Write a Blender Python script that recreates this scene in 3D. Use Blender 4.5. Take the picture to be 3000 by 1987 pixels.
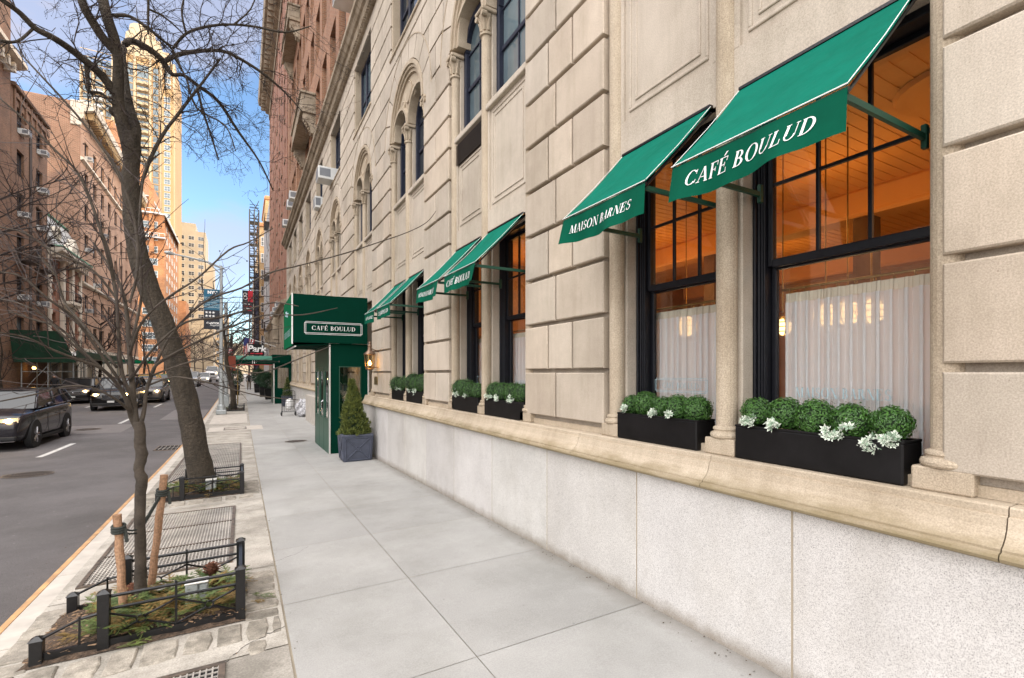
import bpy, math, random
from mathutils import Vector, Matrix, noise
R = math.radians
for o in list(bpy.data.objects): bpy.data.objects.remove(o)
SC = bpy.context.scene
COL = SC.collection
rnd = random.Random(7)

# ------------------------------------------------------------------ camera
YAW = math.atan2(791, 1422)
cam_d = bpy.data.cameras.new('camera'); cam = bpy.data.objects.new('camera', cam_d); COL.objects.link(cam)
cam.location = (0, 0, 1.7)
cam.rotation_euler = (R(90), 0, -YAW)
cam_d.sensor_width = 36; cam_d.lens = 36 * 1422 / 3000
cam_d.shift_y = (1094 - 993.5) / 3000
cam_d.clip_start = .05; cam_d.clip_end = 2500
SC.camera = cam

# ------------------------------------------------------------------ light
SUN_EL, SUN_AZ = R(17), R(148)            # azimuth clockwise from +Y : behind the camera, to the right
sun_d = bpy.data.lights.new('sun', 'SUN'); sun = bpy.data.objects.new('sun', sun_d); COL.objects.link(sun)
sun_d.energy = 2.1; sun_d.angle = R(.6); sun_d.color = (1, .74, .46)
sv = Vector((math.sin(SUN_AZ) * math.cos(SUN_EL), math.cos(SUN_AZ) * math.cos(SUN_EL), math.sin(SUN_EL)))
sun.rotation_euler = sv.to_track_quat('Z', 'Y').to_euler()
wd = bpy.data.worlds.new('World'); SC.world = wd; wd.use_nodes = True
nt = wd.node_tree; nt.nodes.clear()
def N(t, ty, **k):
    n = t.nodes.new(ty)
    for a, b in k.items(): setattr(n, a, b)
    return n
def world():
    out = N(nt, 'ShaderNodeOutputWorld'); bg = N(nt, 'ShaderNodeBackground'); bg.inputs[1].default_value = .13
    sky = N(nt, 'ShaderNodeTexSky', sky_type='NISHITA'); sky.sun_disc = False
    sky.sun_elevation = SUN_EL; sky.sun_rotation = SUN_AZ; sky.air_density = 1.0; sky.dust_density = .4; sky.ozone_density = 2.0
    tc = N(nt, 'ShaderNodeTexCoord')
    # scattered clouds
    mp = N(nt, 'ShaderNodeMapping'); mp.inputs['Scale'].default_value = (1.0, 1.0, 2.6); mp.inputs['Location'].default_value = (.35, .2, .12)
    no = N(nt, 'ShaderNodeTexNoise'); no.inputs['Scale'].default_value = 3.1; no.inputs['Detail'].default_value = 7; no.inputs['Roughness'].default_value = .5
    nt.links.new(tc.outputs['Generated'], mp.inputs[0]); nt.links.new(mp.outputs[0], no.inputs['Vector'])
    r1 = N(nt, 'ShaderNodeMapRange', interpolation_type='SMOOTHSTEP'); r1.inputs[1].default_value = .50; r1.inputs[2].default_value = .66; r1.inputs[4].default_value = .9
    nt.links.new(no.outputs[0], r1.inputs[0])
    cl = r1.outputs[0]
    for (px, py, ra) in ((500, 575, .10), (300, 560, .06), (90, 20, .10), (470, 20, .10), (610, 705, .05)):
        a_ = (px - 1183.5) / 1121.9; b_ = -(py - 863.2) / 1121.9; c_, s_ = math.cos(YAW), math.sin(YAW)
        dv = N(nt, 'ShaderNodeVectorMath', operation='DISTANCE'); dv.inputs[1].default_value = Vector((s_ + a_ * c_, c_ - a_ * s_, b_)).normalized(); nt.links.new(tc.outputs['Generated'], dv.inputs[0])
        m_ = N(nt, 'ShaderNodeMath', operation='MULTIPLY_ADD'); m_.inputs[1].default_value = -.30 * (1 + ra); nt.links.new(no.outputs[0], m_.inputs[0]); nt.links.new(dv.outputs['Value'], m_.inputs[2])
        q_ = N(nt, 'ShaderNodeMapRange', interpolation_type='SMOOTHSTEP'); q_.inputs[1].default_value = ra - .14; q_.inputs[2].default_value = ra - .22; q_.inputs[4].default_value = .6; nt.links.new(m_.outputs[0], q_.inputs[0])
        x_ = N(nt, 'ShaderNodeMath', operation='MAXIMUM'); nt.links.new(cl, x_.inputs[0]); nt.links.new(q_.outputs[0], x_.inputs[1]); cl = x_.outputs[0]
    # unseen bright cloud bank added behind and above the street to light it
    dp = N(nt, 'ShaderNodeVectorMath', operation='DOT_PRODUCT'); dp.inputs[1].default_value = Vector((-.15, .93, .33)).normalized()
    nt.links.new(tc.outputs['Generated'], dp.inputs[0])
    ad = N(nt, 'ShaderNodeMath', operation='MULTIPLY_ADD'); ad.inputs[1].default_value = .35
    nt.links.new(no.outputs[0], ad.inputs[0]); nt.links.new(dp.outputs['Value'], ad.inputs[2])
    r2 = N(nt, 'ShaderNodeMapRange', interpolation_type='SMOOTHSTEP'); r2.inputs[1].default_value = 1.02; r2.inputs[2].default_value = .72
    r2.inputs[3].default_value = 0; r2.inputs[4].default_value = 1
    nt.links.new(ad.outputs[0], r2.inputs[0])
    m1 = N(nt, 'ShaderNodeMix', data_type='RGBA'); m1.inputs['B'].default_value = (5.6, 5.5, 6.6, 1)
    boost = N(nt, 'ShaderNodeMix', data_type='RGBA', blend_type='MULTIPLY'); boost.inputs[0].default_value = 1; boost.inputs['B'].default_value = SKYT
    nt.links.new(sky.outputs[0], boost.inputs['A'])
    nt.links.new(cl, m1.inputs[0]); nt.links.new(boost.outputs[2], m1.inputs['A'])
    m2 = N(nt, 'ShaderNodeMix', data_type='RGBA'); m2.inputs['B'].default_value = FILL_BANK
    sz_ = N(nt, 'ShaderNodeSeparateXYZ'); nt.links.new(tc.outputs['Generated'], sz_.inputs[0])
    mz = N(nt, 'ShaderNodeMapRange'); mz.inputs[1].default_value = 0; mz.inputs[2].default_value = 1; mz.inputs[3].default_value = .62; mz.inputs[4].default_value = 1.45; nt.links.new(sz_.outputs[2], mz.inputs[0])
    bk = N(nt, 'ShaderNodeVectorMath', operation='SCALE'); bk.inputs[0].default_value = FILL_BANK[:3]; nt.links.new(mz.outputs[0], bk.inputs['Scale']); nt.links.new(bk.outputs[0], m2.inputs['B'])
    nt.links.new(r2.outputs[0], m2.inputs[0]); nt.links.new(m1.outputs[2], m2.inputs['A'])
    nt.links.new(m2.outputs[2], bg.inputs[0]); nt.links.new(bg.outputs[0], out.inputs[0])
SKYT = (1.75, 1.9, 2.05, 1)
FILL_BANK = (28.4, 27.6, 27.3, 1)
world()
SC.view_settings.view_transform = 'Standard'; SC.view_settings.look = 'None'
SC.view_settings.exposure = 0; SC.view_settings.gamma = 1
SC.cycles.max_bounces = 8; SC.cycles.transparent_max_bounces = 24; SC.cycles.use_denoising = True
SC.cycles.sample_clamp_indirect = 6; SC.cycles.caustics_reflective = False; SC.cycles.caustics_refractive = False

# ------------------------------------------------------------------ picture -> place (pixels of a 2367 wide copy)
cY, sY = math.cos(YAW), math.sin(YAW); FP = 1422 * .789; CX = 1183.5; V0 = 863.2
def PY(x, y, Y):
    a = (x - CX) / FP; b = -(y - V0) / FP
    r = (sY + a * cY, cY - a * sY, b); t = Y / r[1]
    return Vector((r[0] * t, Y, 1.7 + r[2] * t))
def depth(X, Y): return X * sY + Y * cY

# ------------------------------------------------------------------ ground profile
KN = [(-60, 1.36), (0, 0), (13, -.295), (18, -.37), (23, -.38), (30, -.31), (45, -.10), (75, .25), (100, .72), (160, 1.35), (600, 1.4)]
def prof(Y):
    Y = max(-60, min(600, Y))
    for (a, za), (b, zb) in zip(KN, KN[1:]):
        if Y <= b: return za + (zb - za) * (Y - a) / (b - a)
    return KN[-1][1]
CURB = -1.55; LCURB = -11.3; LWALL = -15.0
def gz(X, Y):
    if X > CURB: return prof(Y) + (min(X, 2.7) - 2.7) * .012
    if X > LCURB:
        return prof(Y) - .205 + .06 * (1 - ((X + 6.4) / 4.9) ** 2)
    return prof(Y) - .05

# ------------------------------------------------------------------ materials
MATS = {}
def mk(name):
    m = bpy.data.materials.new(name); m.use_nodes = True; MATS[name] = m
    t = m.node_tree; return m, t, t.nodes['Principled BSDF']
def ramp(t, a, b, p0=.35, p1=.65):
    r = N(t, 'ShaderNodeValToRGB'); r.color_ramp.elements[0].position = p0; r.color_ramp.elements[1].position = p1
    r.color_ramp.elements[0].color = (*a, 1); r.color_ramp.elements[1].color = (*b, 1); return r
def nz(t, co, sc, det=4, ro=.55, st=(1, 1, 1)):
    mp = N(t, 'ShaderNodeMapping'); mp.inputs['Scale'].default_value = st
    n = N(t, 'ShaderNodeTexNoise'); n.inputs['Scale'].default_value = sc; n.inputs['Detail'].default_value = det; n.inputs['Roughness'].default_value = ro
    t.links.new(co, mp.inputs[0]); t.links.new(mp.outputs[0], n.inputs['Vector']); return n.outputs[0]
def mixc(t, f, A, B, bt='MIX'):
    m = N(t, 'ShaderNodeMix', data_type='RGBA', blend_type=bt)
    for s, v in ((0, f), ('A', A), ('B', B)):
        if hasattr(v, 'links') or isinstance(v, bpy.types.NodeSocket): t.links.new(v, m.inputs[s])
        elif isinstance(v, (int, float)): m.inputs[s].default_value = v
        else: m.inputs[s].default_value = (*v, 1)
    return m.outputs[2]
def bumpn(t, h, bs, st, dist=.01):
    b = N(t, 'ShaderNodeBump'); b.inputs['Strength'].default_value = st; b.inputs['Distance'].default_value = dist
    t.links.new(h, b.inputs['Height']); t.links.new(b.outputs[0], bs.inputs['Normal'])
def pmat(name, c, rough=.6, metal=0, var=.12, sc=3, bump=0, bsc=60, spec=.5, c2=None, fine=.0, fsc=200, st=(1, 1, 1), tone=False, coat=0, dist=.01):
    m, t, b = mk(name)
    b.inputs['Roughness'].default_value = rough; b.inputs['Metallic'].default_value = metal; b.inputs['Specular IOR Level'].default_value = spec
    if coat: b.inputs['Coat Weight'].default_value = coat; b.inputs['Coat Roughness'].default_value = .03
    tc = N(t, 'ShaderNodeNewGeometry').outputs['Position'] if not tone == 'obj' else N(t, 'ShaderNodeTexCoord').outputs['Object']
    n = nz(t, tc, sc, 5, .6, st)
    lo = tuple(x * (1 - var) for x in c) if c2 is None else c2
    r = ramp(t, lo, tuple(min(1, x * (1 + var)) for x in c), .3, .7); t.links.new(n, r.inputs[0]); col = r.outputs[0]
    if fine:
        n2 = nz(t, tc, fsc, 2, .5)
        r2 = ramp(t, (1 - fine,) * 3, (1 + fine * .6,) * 3, .35, .65); t.links.new(n2, r2.inputs[0]); col = mixc(t, 1, col, r2.outputs[0], 'MULTIPLY')
    if tone is True:
        at = N(t, 'ShaderNodeAttribute', attribute_name='tone'); col = mixc(t, 1, col, at.outputs['Color'], 'MULTIPLY')
    t.links.new(col, b.inputs['Base Color'])
    if bump: bumpn(t, nz(t, tc, bsc, 4, .6), b, bump, dist)
    return m
def emat(name, c, s):
    m, t, b = mk(name); b.inputs['Base Color'].default_value = (*c, 1); b.inputs['Emission Color'].default_value = (*c, 1); b.inputs['Emission Strength'].default_value = s
    return m
def brick(name, c1, c2, mortar, bw=.22, bh=.075, ms=.012, rough=.85, var=None, bump=.4):
    m, t, b = mk(name); b.inputs['Roughness'].default_value = rough
    geo = N(t, 'ShaderNodeNewGeometry').outputs['Position']
    sp = N(t, 'ShaderNodeSeparateXYZ'); t.links.new(geo, sp.inputs[0])
    a = N(t, 'ShaderNodeMath', operation='ADD'); t.links.new(sp.outputs[0], a.inputs[0]); t.links.new(sp.outputs[1], a.inputs[1])
    cb = N(t, 'ShaderNodeCombineXYZ'); t.links.new(a.outputs[0], cb.inputs[0]); t.links.new(sp.outputs[2], cb.inputs[1])
    br = N(t, 'ShaderNodeTexBrick'); t.links.new(cb.outputs[0], br.inputs['Vector'])
    br.inputs['Scale'].default_value = 1; br.inputs['Brick Width'].default_value = bw; br.inputs['Row Height'].default_value = bh; br.inputs['Mortar Size'].default_value = ms
    br.inputs['Color1'].default_value = (*c1, 1); br.inputs['Color2'].default_value = (*c2, 1); br.inputs['Mortar'].default_value = (*mortar, 1); br.inputs['Bias'].default_value = -.1
    n = nz(t, geo, .6, 5, .6); r = ramp(t, (.72,) * 3, (1.15,) * 3, .3, .7); t.links.new(n, r.inputs[0])
    t.links.new(mixc(t, 1, br.outputs[0], r.outputs[0], 'MULTIPLY'), b.inputs['Base Color'])
    return m
def granite():
    m, t, b = mk('pale_granite'); b.inputs['Roughness'].default_value = .55
    geo = N(t, 'ShaderNodeNewGeometry').outputs['Position']
    n1 = nz(t, geo, 2.2, 4); r1 = ramp(t, (.55, .545, .53), (.635, .63, .612), .3, .7); t.links.new(n1, r1.inputs[0])
    v = N(t, 'ShaderNodeTexVoronoi'); v.inputs['Scale'].default_value = 300; t.links.new(geo, v.inputs['Vector'])
    sp = N(t, 'ShaderNodeSeparateColor'); t.links.new(v.outputs['Color'], sp.inputs[0])
    r2 = ramp(t, (.56, .54, .54), (1.06, 1.05, 1.04), .1, .5); t.links.new(sp.outputs[0], r2.inputs[0])
    col = mixc(t, .75, r1.outputs[0], r2.outputs[0], 'MULTIPLY')
    v2 = N(t, 'ShaderNodeTexVoronoi'); v2.inputs['Scale'].default_value = 170; t.links.new(geo, v2.inputs['Vector'])
    sp2 = N(t, 'ShaderNodeSeparateColor'); t.links.new(v2.outputs['Color'], sp2.inputs[0])
    g = N(t, 'ShaderNodeMath', operation='GREATER_THAN'); g.inputs[1].default_value = .90; t.links.new(sp2.outputs[1], g.inputs[0])
    d = N(t, 'ShaderNodeMath', operation='LESS_THAN'); d.inputs[1].default_value = .33; t.links.new(v2.outputs['Distance'], d.inputs[0])
    mu = N(t, 'ShaderNodeMath', operation='MULTIPLY'); t.links.new(g.outputs[0], mu.inputs[0]); t.links.new(d.outputs[0], mu.inputs[1])
    mu2 = N(t, 'ShaderNodeMath', operation='MULTIPLY'); mu2.inputs[1].default_value = .8; t.links.new(mu.outputs[0], mu2.inputs[0])
    col = mixc(t, mu2.outputs[0], col, (.09, .08, .09))
    n5 = nz(t, geo, 1.3, 6, .7, (1, 1, .6)); r5 = ramp(t, (.88, .87, .85), (1.02, 1.02, 1.02), .33, .55); t.links.new(n5, r5.inputs[0])
    col = mixc(t, 1, col, r5.outputs[0], 'MULTIPLY')
    # dirt splashed along the foot of the wall (height above the falling pavement)
    s = N(t, 'ShaderNodeSeparateXYZ'); t.links.new(geo, s.inputs[0])
    hh = N(t, 'ShaderNodeMath', operation='MULTIPLY_ADD'); hh.inputs[1].default_value = .0227; t.links.new(s.outputs[1], hh.inputs[0]); t.links.new(s.outputs[2], hh.inputs[2])
    h2 = N(t, 'ShaderNodeMath', operation='MULTIPLY_ADD'); h2.inputs[1].default_value = -.16; t.links.new(nz(t, geo, 7, 5, .7), h2.inputs[0]); t.links.new(hh.outputs[0], h2.inputs[2])
    rr = N(t, 'ShaderNodeMapRange'); rr.inputs[1].default_value = -.08; rr.inputs[2].default_value = .03; rr.inputs[3].default_value = .75; rr.inputs[4].default_value = 0
    t.links.new(h2.outputs[0], rr.inputs[0])
    col = mixc(t, rr.outputs[0], col, (.22, .185, .14))
    t.links.new(col, b.inputs['Base Color'])
    at = N(t, 'ShaderNodeAttribute', attribute_name='tone'); t.links.new(mixc(t, 1, b.inputs['Base Color'].links[0].from_socket, at.outputs['Color'], 'MULTIPLY'), b.inputs['Base Color'])
    bumpn(t, nz(t, geo, 160, 2), b, .25, .002)
    return m
def stone(name, c, c2, ss=1.2, streak=.5, fine=.16, bump=.35, tone=True):
    m, t, b = mk(name); b.inputs['Roughness'].default_value = .88; b.inputs['Specular IOR Level'].default_value = .3
    geo = N(t, 'ShaderNodeNewGeometry').outputs['Position']
    n = nz(t, geo, ss, 6, .6); r = ramp(t, c2, c, .3, .68); t.links.new(n, r.inputs[0]); col = r.outputs[0]
    n3 = nz(t, geo, 3.0, 5, .65, (1, 3.5, .35)); r3 = ramp(t, (1 - streak * .38, 1 - streak * .42, 1 - streak * .5), (1.04,) * 3, .30, .56); t.links.new(n3, r3.inputs[0])
    col = mixc(t, 1, col, r3.outputs[0], 'MULTIPLY')
    n2 = nz(t, geo, 130, 3, .7); r2 = ramp(t, (1 - fine,) * 3, (1 + fine * .5,) * 3, .36, .64); t.links.new(n2, r2.inputs[0])
    col = mixc(t, 1, col, r2.outputs[0], 'MULTIPLY')
    v = N(t, 'ShaderNodeTexVoronoi'); v.inputs['Scale'].default_value = 14; t.links.new(geo, v.inputs['Vector'])
    l = N(t, 'ShaderNodeMath', operation='LESS_THAN'); l.inputs[1].default_value = .045; t.links.new(v.outputs['Distance'], l.inputs[0])
    l2 = N(t, 'ShaderNodeMath', operation='MULTIPLY'); l2.inputs[1].default_value = .55; t.links.new(l.outputs[0], l2.inputs[0])
    col = mixc(t, l2.outputs[0], col, (.2, .16, .12))
    if tone:
        at = N(t, 'ShaderNodeAttribute', attribute_name='tone'); col = mixc(t, 1, col, at.outputs['Color'], 'MULTIPLY')
    t.links.new(col, b.inputs['Base Color'])
    if bump: bumpn(t, nz(t, geo, 110, 3, .7), b, bump, .004)
    return m
def glass_pane(name, tint=(.96, .97, .96), refl=.075, k=.9):
    m = bpy.data.materials.new(name); m.use_nodes = True; MATS[name] = m; t = m.node_tree; t.nodes.clear()
    o = N(t, 'ShaderNodeOutputMaterial'); mx = N(t, 'ShaderNodeMixShader'); tr = N(t, 'ShaderNodeBsdfTransparent'); gl = N(t, 'ShaderNodeBsdfGlossy')
    tr.inputs[0].default_value = (*tint, 1); gl.inputs['Roughness'].default_value = .01; gl.inputs[0].default_value = (k, k, k, 1)
    f = N(t, 'ShaderNodeLayerWeight'); f.inputs[0].default_value = .5
    pw = N(t, 'ShaderNodeMath', operation='POWER'); pw.inputs[1].default_value = 5; t.links.new(f.outputs['Facing'], pw.inputs[0])
    a = N(t, 'ShaderNodeMath', operation='MULTIPLY_ADD'); a.use_clamp = True; a.inputs[1].default_value = .9; a.inputs[2].default_value = refl
    t.links.new(pw.outputs[0], a.inputs[0]); t.links.new(a.outputs[0], mx.inputs[0]); t.links.new(tr.outputs[0], mx.inputs[1]); t.links.new(gl.outputs[0], mx.inputs[2]); t.links.new(mx.outputs[0], o.inputs[0])
    return m
def sheer(name, c, op=.6):
    m = bpy.data.materials.new(name); m.use_nodes = True; MATS[name] = m; t = m.node_tree; t.nodes.clear()
    o = N(t, 'ShaderNodeOutputMaterial'); mx = N(t, 'ShaderNodeMixShader'); tr = N(t, 'ShaderNodeBsdfTransparent')
    d = N(t, 'ShaderNodeBsdfDiffuse'); d.inputs[0].default_value = (*c, 1); tl = N(t, 'ShaderNodeBsdfTranslucent'); tl.inputs[0].default_value = (*c, 1)
    m2 = N(t, 'ShaderNodeMixShader'); m2.inputs[0].default_value = .28; t.links.new(d.outputs[0], m2.inputs[1]); t.links.new(tl.outputs[0], m2.inputs[2])
    lw_ = N(t, 'ShaderNodeLayerWeight'); lw_.inputs[0].default_value = .5; mr = N(t, 'ShaderNodeMapRange'); mr.inputs[1].default_value = .15; mr.inputs[2].default_value = .75; mr.inputs[3].default_value = op; mr.inputs[4].default_value = .9; t.links.new(lw_.outputs['Facing'], mr.inputs[0]); t.links.new(mr.outputs[0], mx.inputs[0]); t.links.new(tr.outputs[0], mx.inputs[1]); t.links.new(m2.outputs[0], mx.inputs[2]); t.links.new(mx.outputs[0], o.inputs[0])
    return m

M_LIME = stone('limestone', (.56, .492, .41), (.45, .388, .32), streak=.18, fine=.2)
M_LEDGE = stone('sandy_ledge_stone', (.54, .455, .35), (.42, .345, .255), 1.6, .22, .2)
M_COLS = stone('column_stone', (.50, .42, .32), (.40, .325, .24), 2.5, .4, .3, .5)
M_GRAN = granite()
M_MORT = pmat('joint_mortar', (.34, .29, .22), .95, var=.2)
M_CORN = stone('weathered_cornice_stone', (.44, .365, .28), (.24, .195, .145), 1.0, 1.1, .2)
M_BRK = brick('pink_brown_brick', (.33, .145, .075), (.21, .09, .048), (.30, .2, .13))
M_BRKR = brick('red_brick', (.36, .145, .08), (.25, .09, .05), (.30, .2, .15))
M_BRKB = brick('brown_brick', (.26, .125, .07), (.15, .07, .04), (.22, .16, .11), .24, .085, .014)
M_BRKP = brick('salmon_brick', (.42, .235, .155), (.32, .175, .11), (.40, .29, .21))
M_BRKD = brick('dark_party_wall_brick', (.30, .15, .095), (.20, .095, .06), (.36, .26, .19), .3, .11, .02)
M_BRKO = brick('orange_brick', (.46, .20, .075), (.35, .135, .05), (.5, .3, .18), .5, .2, .02)
M_BRKY = brick('tan_brick', (.48, .31, .14), (.38, .24, .10), (.5, .38, .25), .5, .2, .02)
M_TWR = pmat('tower_tan_cladding', (.43, .27, .12), .7, var=.08, sc=.1)
M_TWRL = pmat('tower_cream_cladding', (.52, .41, .26), .7, var=.06, sc=.1)
M_BEIG = pmat('beige_masonry', (.46, .38, .27), .85, var=.15, sc=.2)
M_GREYM = pmat('grey_painted_masonry', (.42, .42, .43), .85, var=.15, sc=.3)
M_FRAME = pmat('black_blue_painted_wood', (.007, .0075, .011), .45, spec=.25, var=.25, sc=20, bump=.15, bsc=90)
M_FRAME2 = pmat('dark_blue_painted_wood', (.018, .022, .04), .45, spec=.3, var=.25, sc=20)
M_PANE = glass_pane('window_glass')
M_DGL = pmat('dark_window_glass', (.035, .04, .045), .06, var=.4, sc=.7, spec=.8)
M_DGLB = pmat('painted_sky_window_glass', (.10, .14, .16), .05, var=.5, sc=.5, spec=1)  # paler copy of the glass with sky light put into its colour
M_WHT = pmat('white_paint', (.68, .68, .66), .6, var=.06)
M_CREAM = pmat('cream_trim', (.62, .56, .47), .8, var=.12, sc=2)
M_LETT = pmat('white_lettering', (.85, .85, .84), .6, var=.02)
M_ETCH = pmat('pale_etched_lettering', (.36, .50, .55), .6, var=.02)
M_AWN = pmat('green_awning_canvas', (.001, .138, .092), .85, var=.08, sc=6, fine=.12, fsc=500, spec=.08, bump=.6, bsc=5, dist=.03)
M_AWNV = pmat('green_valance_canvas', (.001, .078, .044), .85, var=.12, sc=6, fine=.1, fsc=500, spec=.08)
M_CAN = pmat('dark_green_canopy_canvas', (.001, .030, .018), .9, var=.08, sc=3, spec=.05, fine=.08, fsc=400)
M_CANS = pmat('bright_green_canopy_canvas', (.002, .11, .045), .9, var=.08, sc=3, spec=.05)
M_GRNP = pmat('green_painted_panel', (.001, .06, .034), .4, var=.12, sc=4)
M_GRNM = pmat('green_painted_metal', (.002, .045, .025), .5, var=.1)
M_ALU = pmat('pale_aluminium', (.62, .60, .57), .4, metal=.3, var=.08)
M_BLK = pmat('black_resin', (.006, .0055, .006), .5, spec=.22, var=.4, sc=8, bump=.08, bsc=30)
M_IRON = pmat('black_painted_iron', (.006, .006, .007), .3, spec=.55, var=.4, sc=30, bump=.2, bsc=80)
M_SLATE = pmat('blue_grey_fibre_planter', (.055, .063, .092), .6, var=.2, sc=9, fine=.1)
M_SOIL = pmat('dark_soil_mulch', (.09, .06, .04), .95, var=.5, sc=25, bump=1, bsc=60, c2=(.03, .02, .013), dist=.02)
M_LEAF = pmat('boxwood_leaf', (.055, .14, .022), .4, var=.4, sc=35, spec=.5, c2=(.02, .07, .012))
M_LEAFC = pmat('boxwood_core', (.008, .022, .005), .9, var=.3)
M_FLW = pmat('white_variegated_leaf', (.78, .82, .72), .5, var=.06, sc=60)
M_FLG = pmat('grey_green_leaf', (.25, .36, .25), .5, var=.2, sc=60)
M_CONI = pmat('olive_conifer_needles', (.12, .135, .025), .6, var=.4, sc=14, c2=(.035, .06, .015))
M_CONG = pmat('dark_green_needles', (.02, .06, .025), .6, var=.4, sc=14)
M_BOUG = pmat('evergreen_bough_needles', (.14, .17, .04), .6, var=.3, sc=7, c2=(.04, .085, .03))
M_BOUB = pmat('browned_bough_needles', (.23, .15, .045), .7, var=.3, sc=12)
M_BARK = pmat('dark_tree_bark', (.050, .038, .026), .9, var=.3, sc=9, bump=1, bsc=22, c2=(.024, .018, .011), st=(1, 1, .3), fine=.3, fsc=60, dist=.04)
M_TWIG = pmat('dark_twig_bark', (.028, .018, .015), .8, var=.2)
M_BRK2 = pmat('grey_young_bark', (.060, .046, .034), .85, var=.25, sc=12, bump=.6, bsc=70, c2=(.028, .021, .014), fine=.15, fsc=150)
M_TWG2 = pmat('brown_young_twig', (.030, .019, .016), .7, var=.3, sc=6, c2=(.025, .015, .012))
M_WOOD = pmat('lodgepole_wood', (.29, .17, .10), .85, var=.3, sc=14, st=(1, 1, .12), c2=(.20, .105, .055), fine=.25, fsc=60, bump=.5, bsc=60)
M_STRP = pmat('dark_webbing', (.03, .035, .03), .8)
M_ASPH = pmat('asphalt', (.125, .115, .115), .8, var=.18, sc=.8, fine=.4, fsc=160, bump=.6, bsc=180, dist=.006)
M_ASPL = pmat('smooth_asphalt_patch', (.17, .155, .15), .7, var=.15, sc=2, fine=.2, fsc=140)
M_CONC = pmat('grey_pavement_concrete', (.352, .345, .33), .78, var=.10, sc=1.1, fine=.10, fsc=120, bump=.2, bsc=150, tone=True, dist=.003)
M_STRIPC = pmat('rough_pale_concrete', (.415, .385, .34), .9, var=.25, sc=2.5, fine=.18, fsc=90, bump=.5, bsc=70, tone=True, c2=(.32, .29, .25), dist=.006)
M_COBB = pmat('worn_cobblestone', (.34, .305, .255), .85, var=.25, sc=12, fine=.2, fsc=140, bump=.6, bsc=50, tone=True, dist=.01)
M_CURB = pmat('rusty_curb_nosing', (.50, .29, .13), .7, var=.3, sc=8, c2=(.33, .2, .11))
M_CURBG = pmat('pale_curb_stone', (.48, .44, .39), .8, var=.15, sc=5)
M_GRATE = pmat('galvanised_grating', (.52, .48, .43), .45, metal=.2, var=.3, sc=3)
M_VOID = pmat('void_shade', (.012, .011, .011), .95)  # near-black stands for the shade inside pits, slots, cracks and rooms
M_PAINTW = pmat('white_road_paint', (.62, .61, .58), .7, var=.2, sc=14, c2=(.35, .34, .33))
M_CAST = pmat('worn_cast_iron', (.17, .13, .10), .5, metal=.5, var=.4, sc=15, c2=(.08, .07, .06))
M_GALV = pmat('galvanised_pole', (.36, .385, .39), .5, metal=.4, var=.15, sc=8)
M_TYRE = pmat('black_tyre', (.014, .014, .015), .8)
M_RIM = pmat('alloy_rim', (.45, .45, .47), .25, metal=.9, var=.05)
M_CHR = pmat('chrome', (.7, .7, .72), .12, metal=1, var=.02)
M_CARG = pmat('car_window_glass', (.012, .014, .016), .04, var=0, spec=.45)
M_HEAD = emat('lit_headlamp', (1, .66, .28), 45)
M_LENS = pmat('headlamp_lens', (.5, .42, .3), .1, var=.1, spec=1)
M_RED = pmat('red_sign', (.42, .02, .03), .5, var=.1)
M_BLUEG = pmat('dark_poster_panel', (.012, .016, .026), .6)
M_TEAL = pmat('teal_poster_panel', (.006, .11, .20), .6, var=.1)
M_BRASS = pmat('brass', (.35, .24, .09), .3, metal=.9, var=.3, sc=8)
M_COPP = pmat('aged_copper_lantern', (.20, .13, .09), .4, metal=.8, var=.3, sc=12)
M_FLAME = emat('warm_flame', (1, .55, .16), 42)
M_GLOBE = emat('lit_globe', (1, .62, .25), 4.5)
M_AMB = glass_pane('amber_lantern_glass', (1, .86, .6), .06)
M_SHEER = sheer('sheer_white_curtain', (.95, .96, 1.0), .80)
M_HEM = pmat('cream_curtain_hem', (.72, .66, .56), .9)
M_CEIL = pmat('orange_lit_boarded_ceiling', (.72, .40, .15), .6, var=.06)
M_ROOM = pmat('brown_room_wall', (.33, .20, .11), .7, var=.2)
M_WIN_IN = pmat('pale_inner_jamb', (.30, .24, .19), .6)
M_MANS = pmat('mansard_slate', (.36, .36, .35), .6, var=.2, sc=3)
M_VERD = pmat('verdigris_copper', (.10, .25, .17), .6, var=.2)
M_ACW = pmat('white_ac_casing', (.60, .61, .60), .5, var=.08)
M_ACD = pmat('grey_ac_louvre', (.17, .18, .20), .6)
M_SKIN = pmat('skin', (.5, .3, .22), .6)
M_COATK = pmat('black_coat', (.012, .012, .015), .9)
M_BROWNC = pmat('brown_trousers', (.12, .09, .06), .9)
M_RUG = pmat('grey_soft_cloth', (.3, .3, .31), .9)
M_ORBK = pmat('bare_soil', (.12, .085, .06), .95, var=.5, sc=30, c2=(.05, .035, .025), bump=1, bsc=50, dist=.02)

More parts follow.
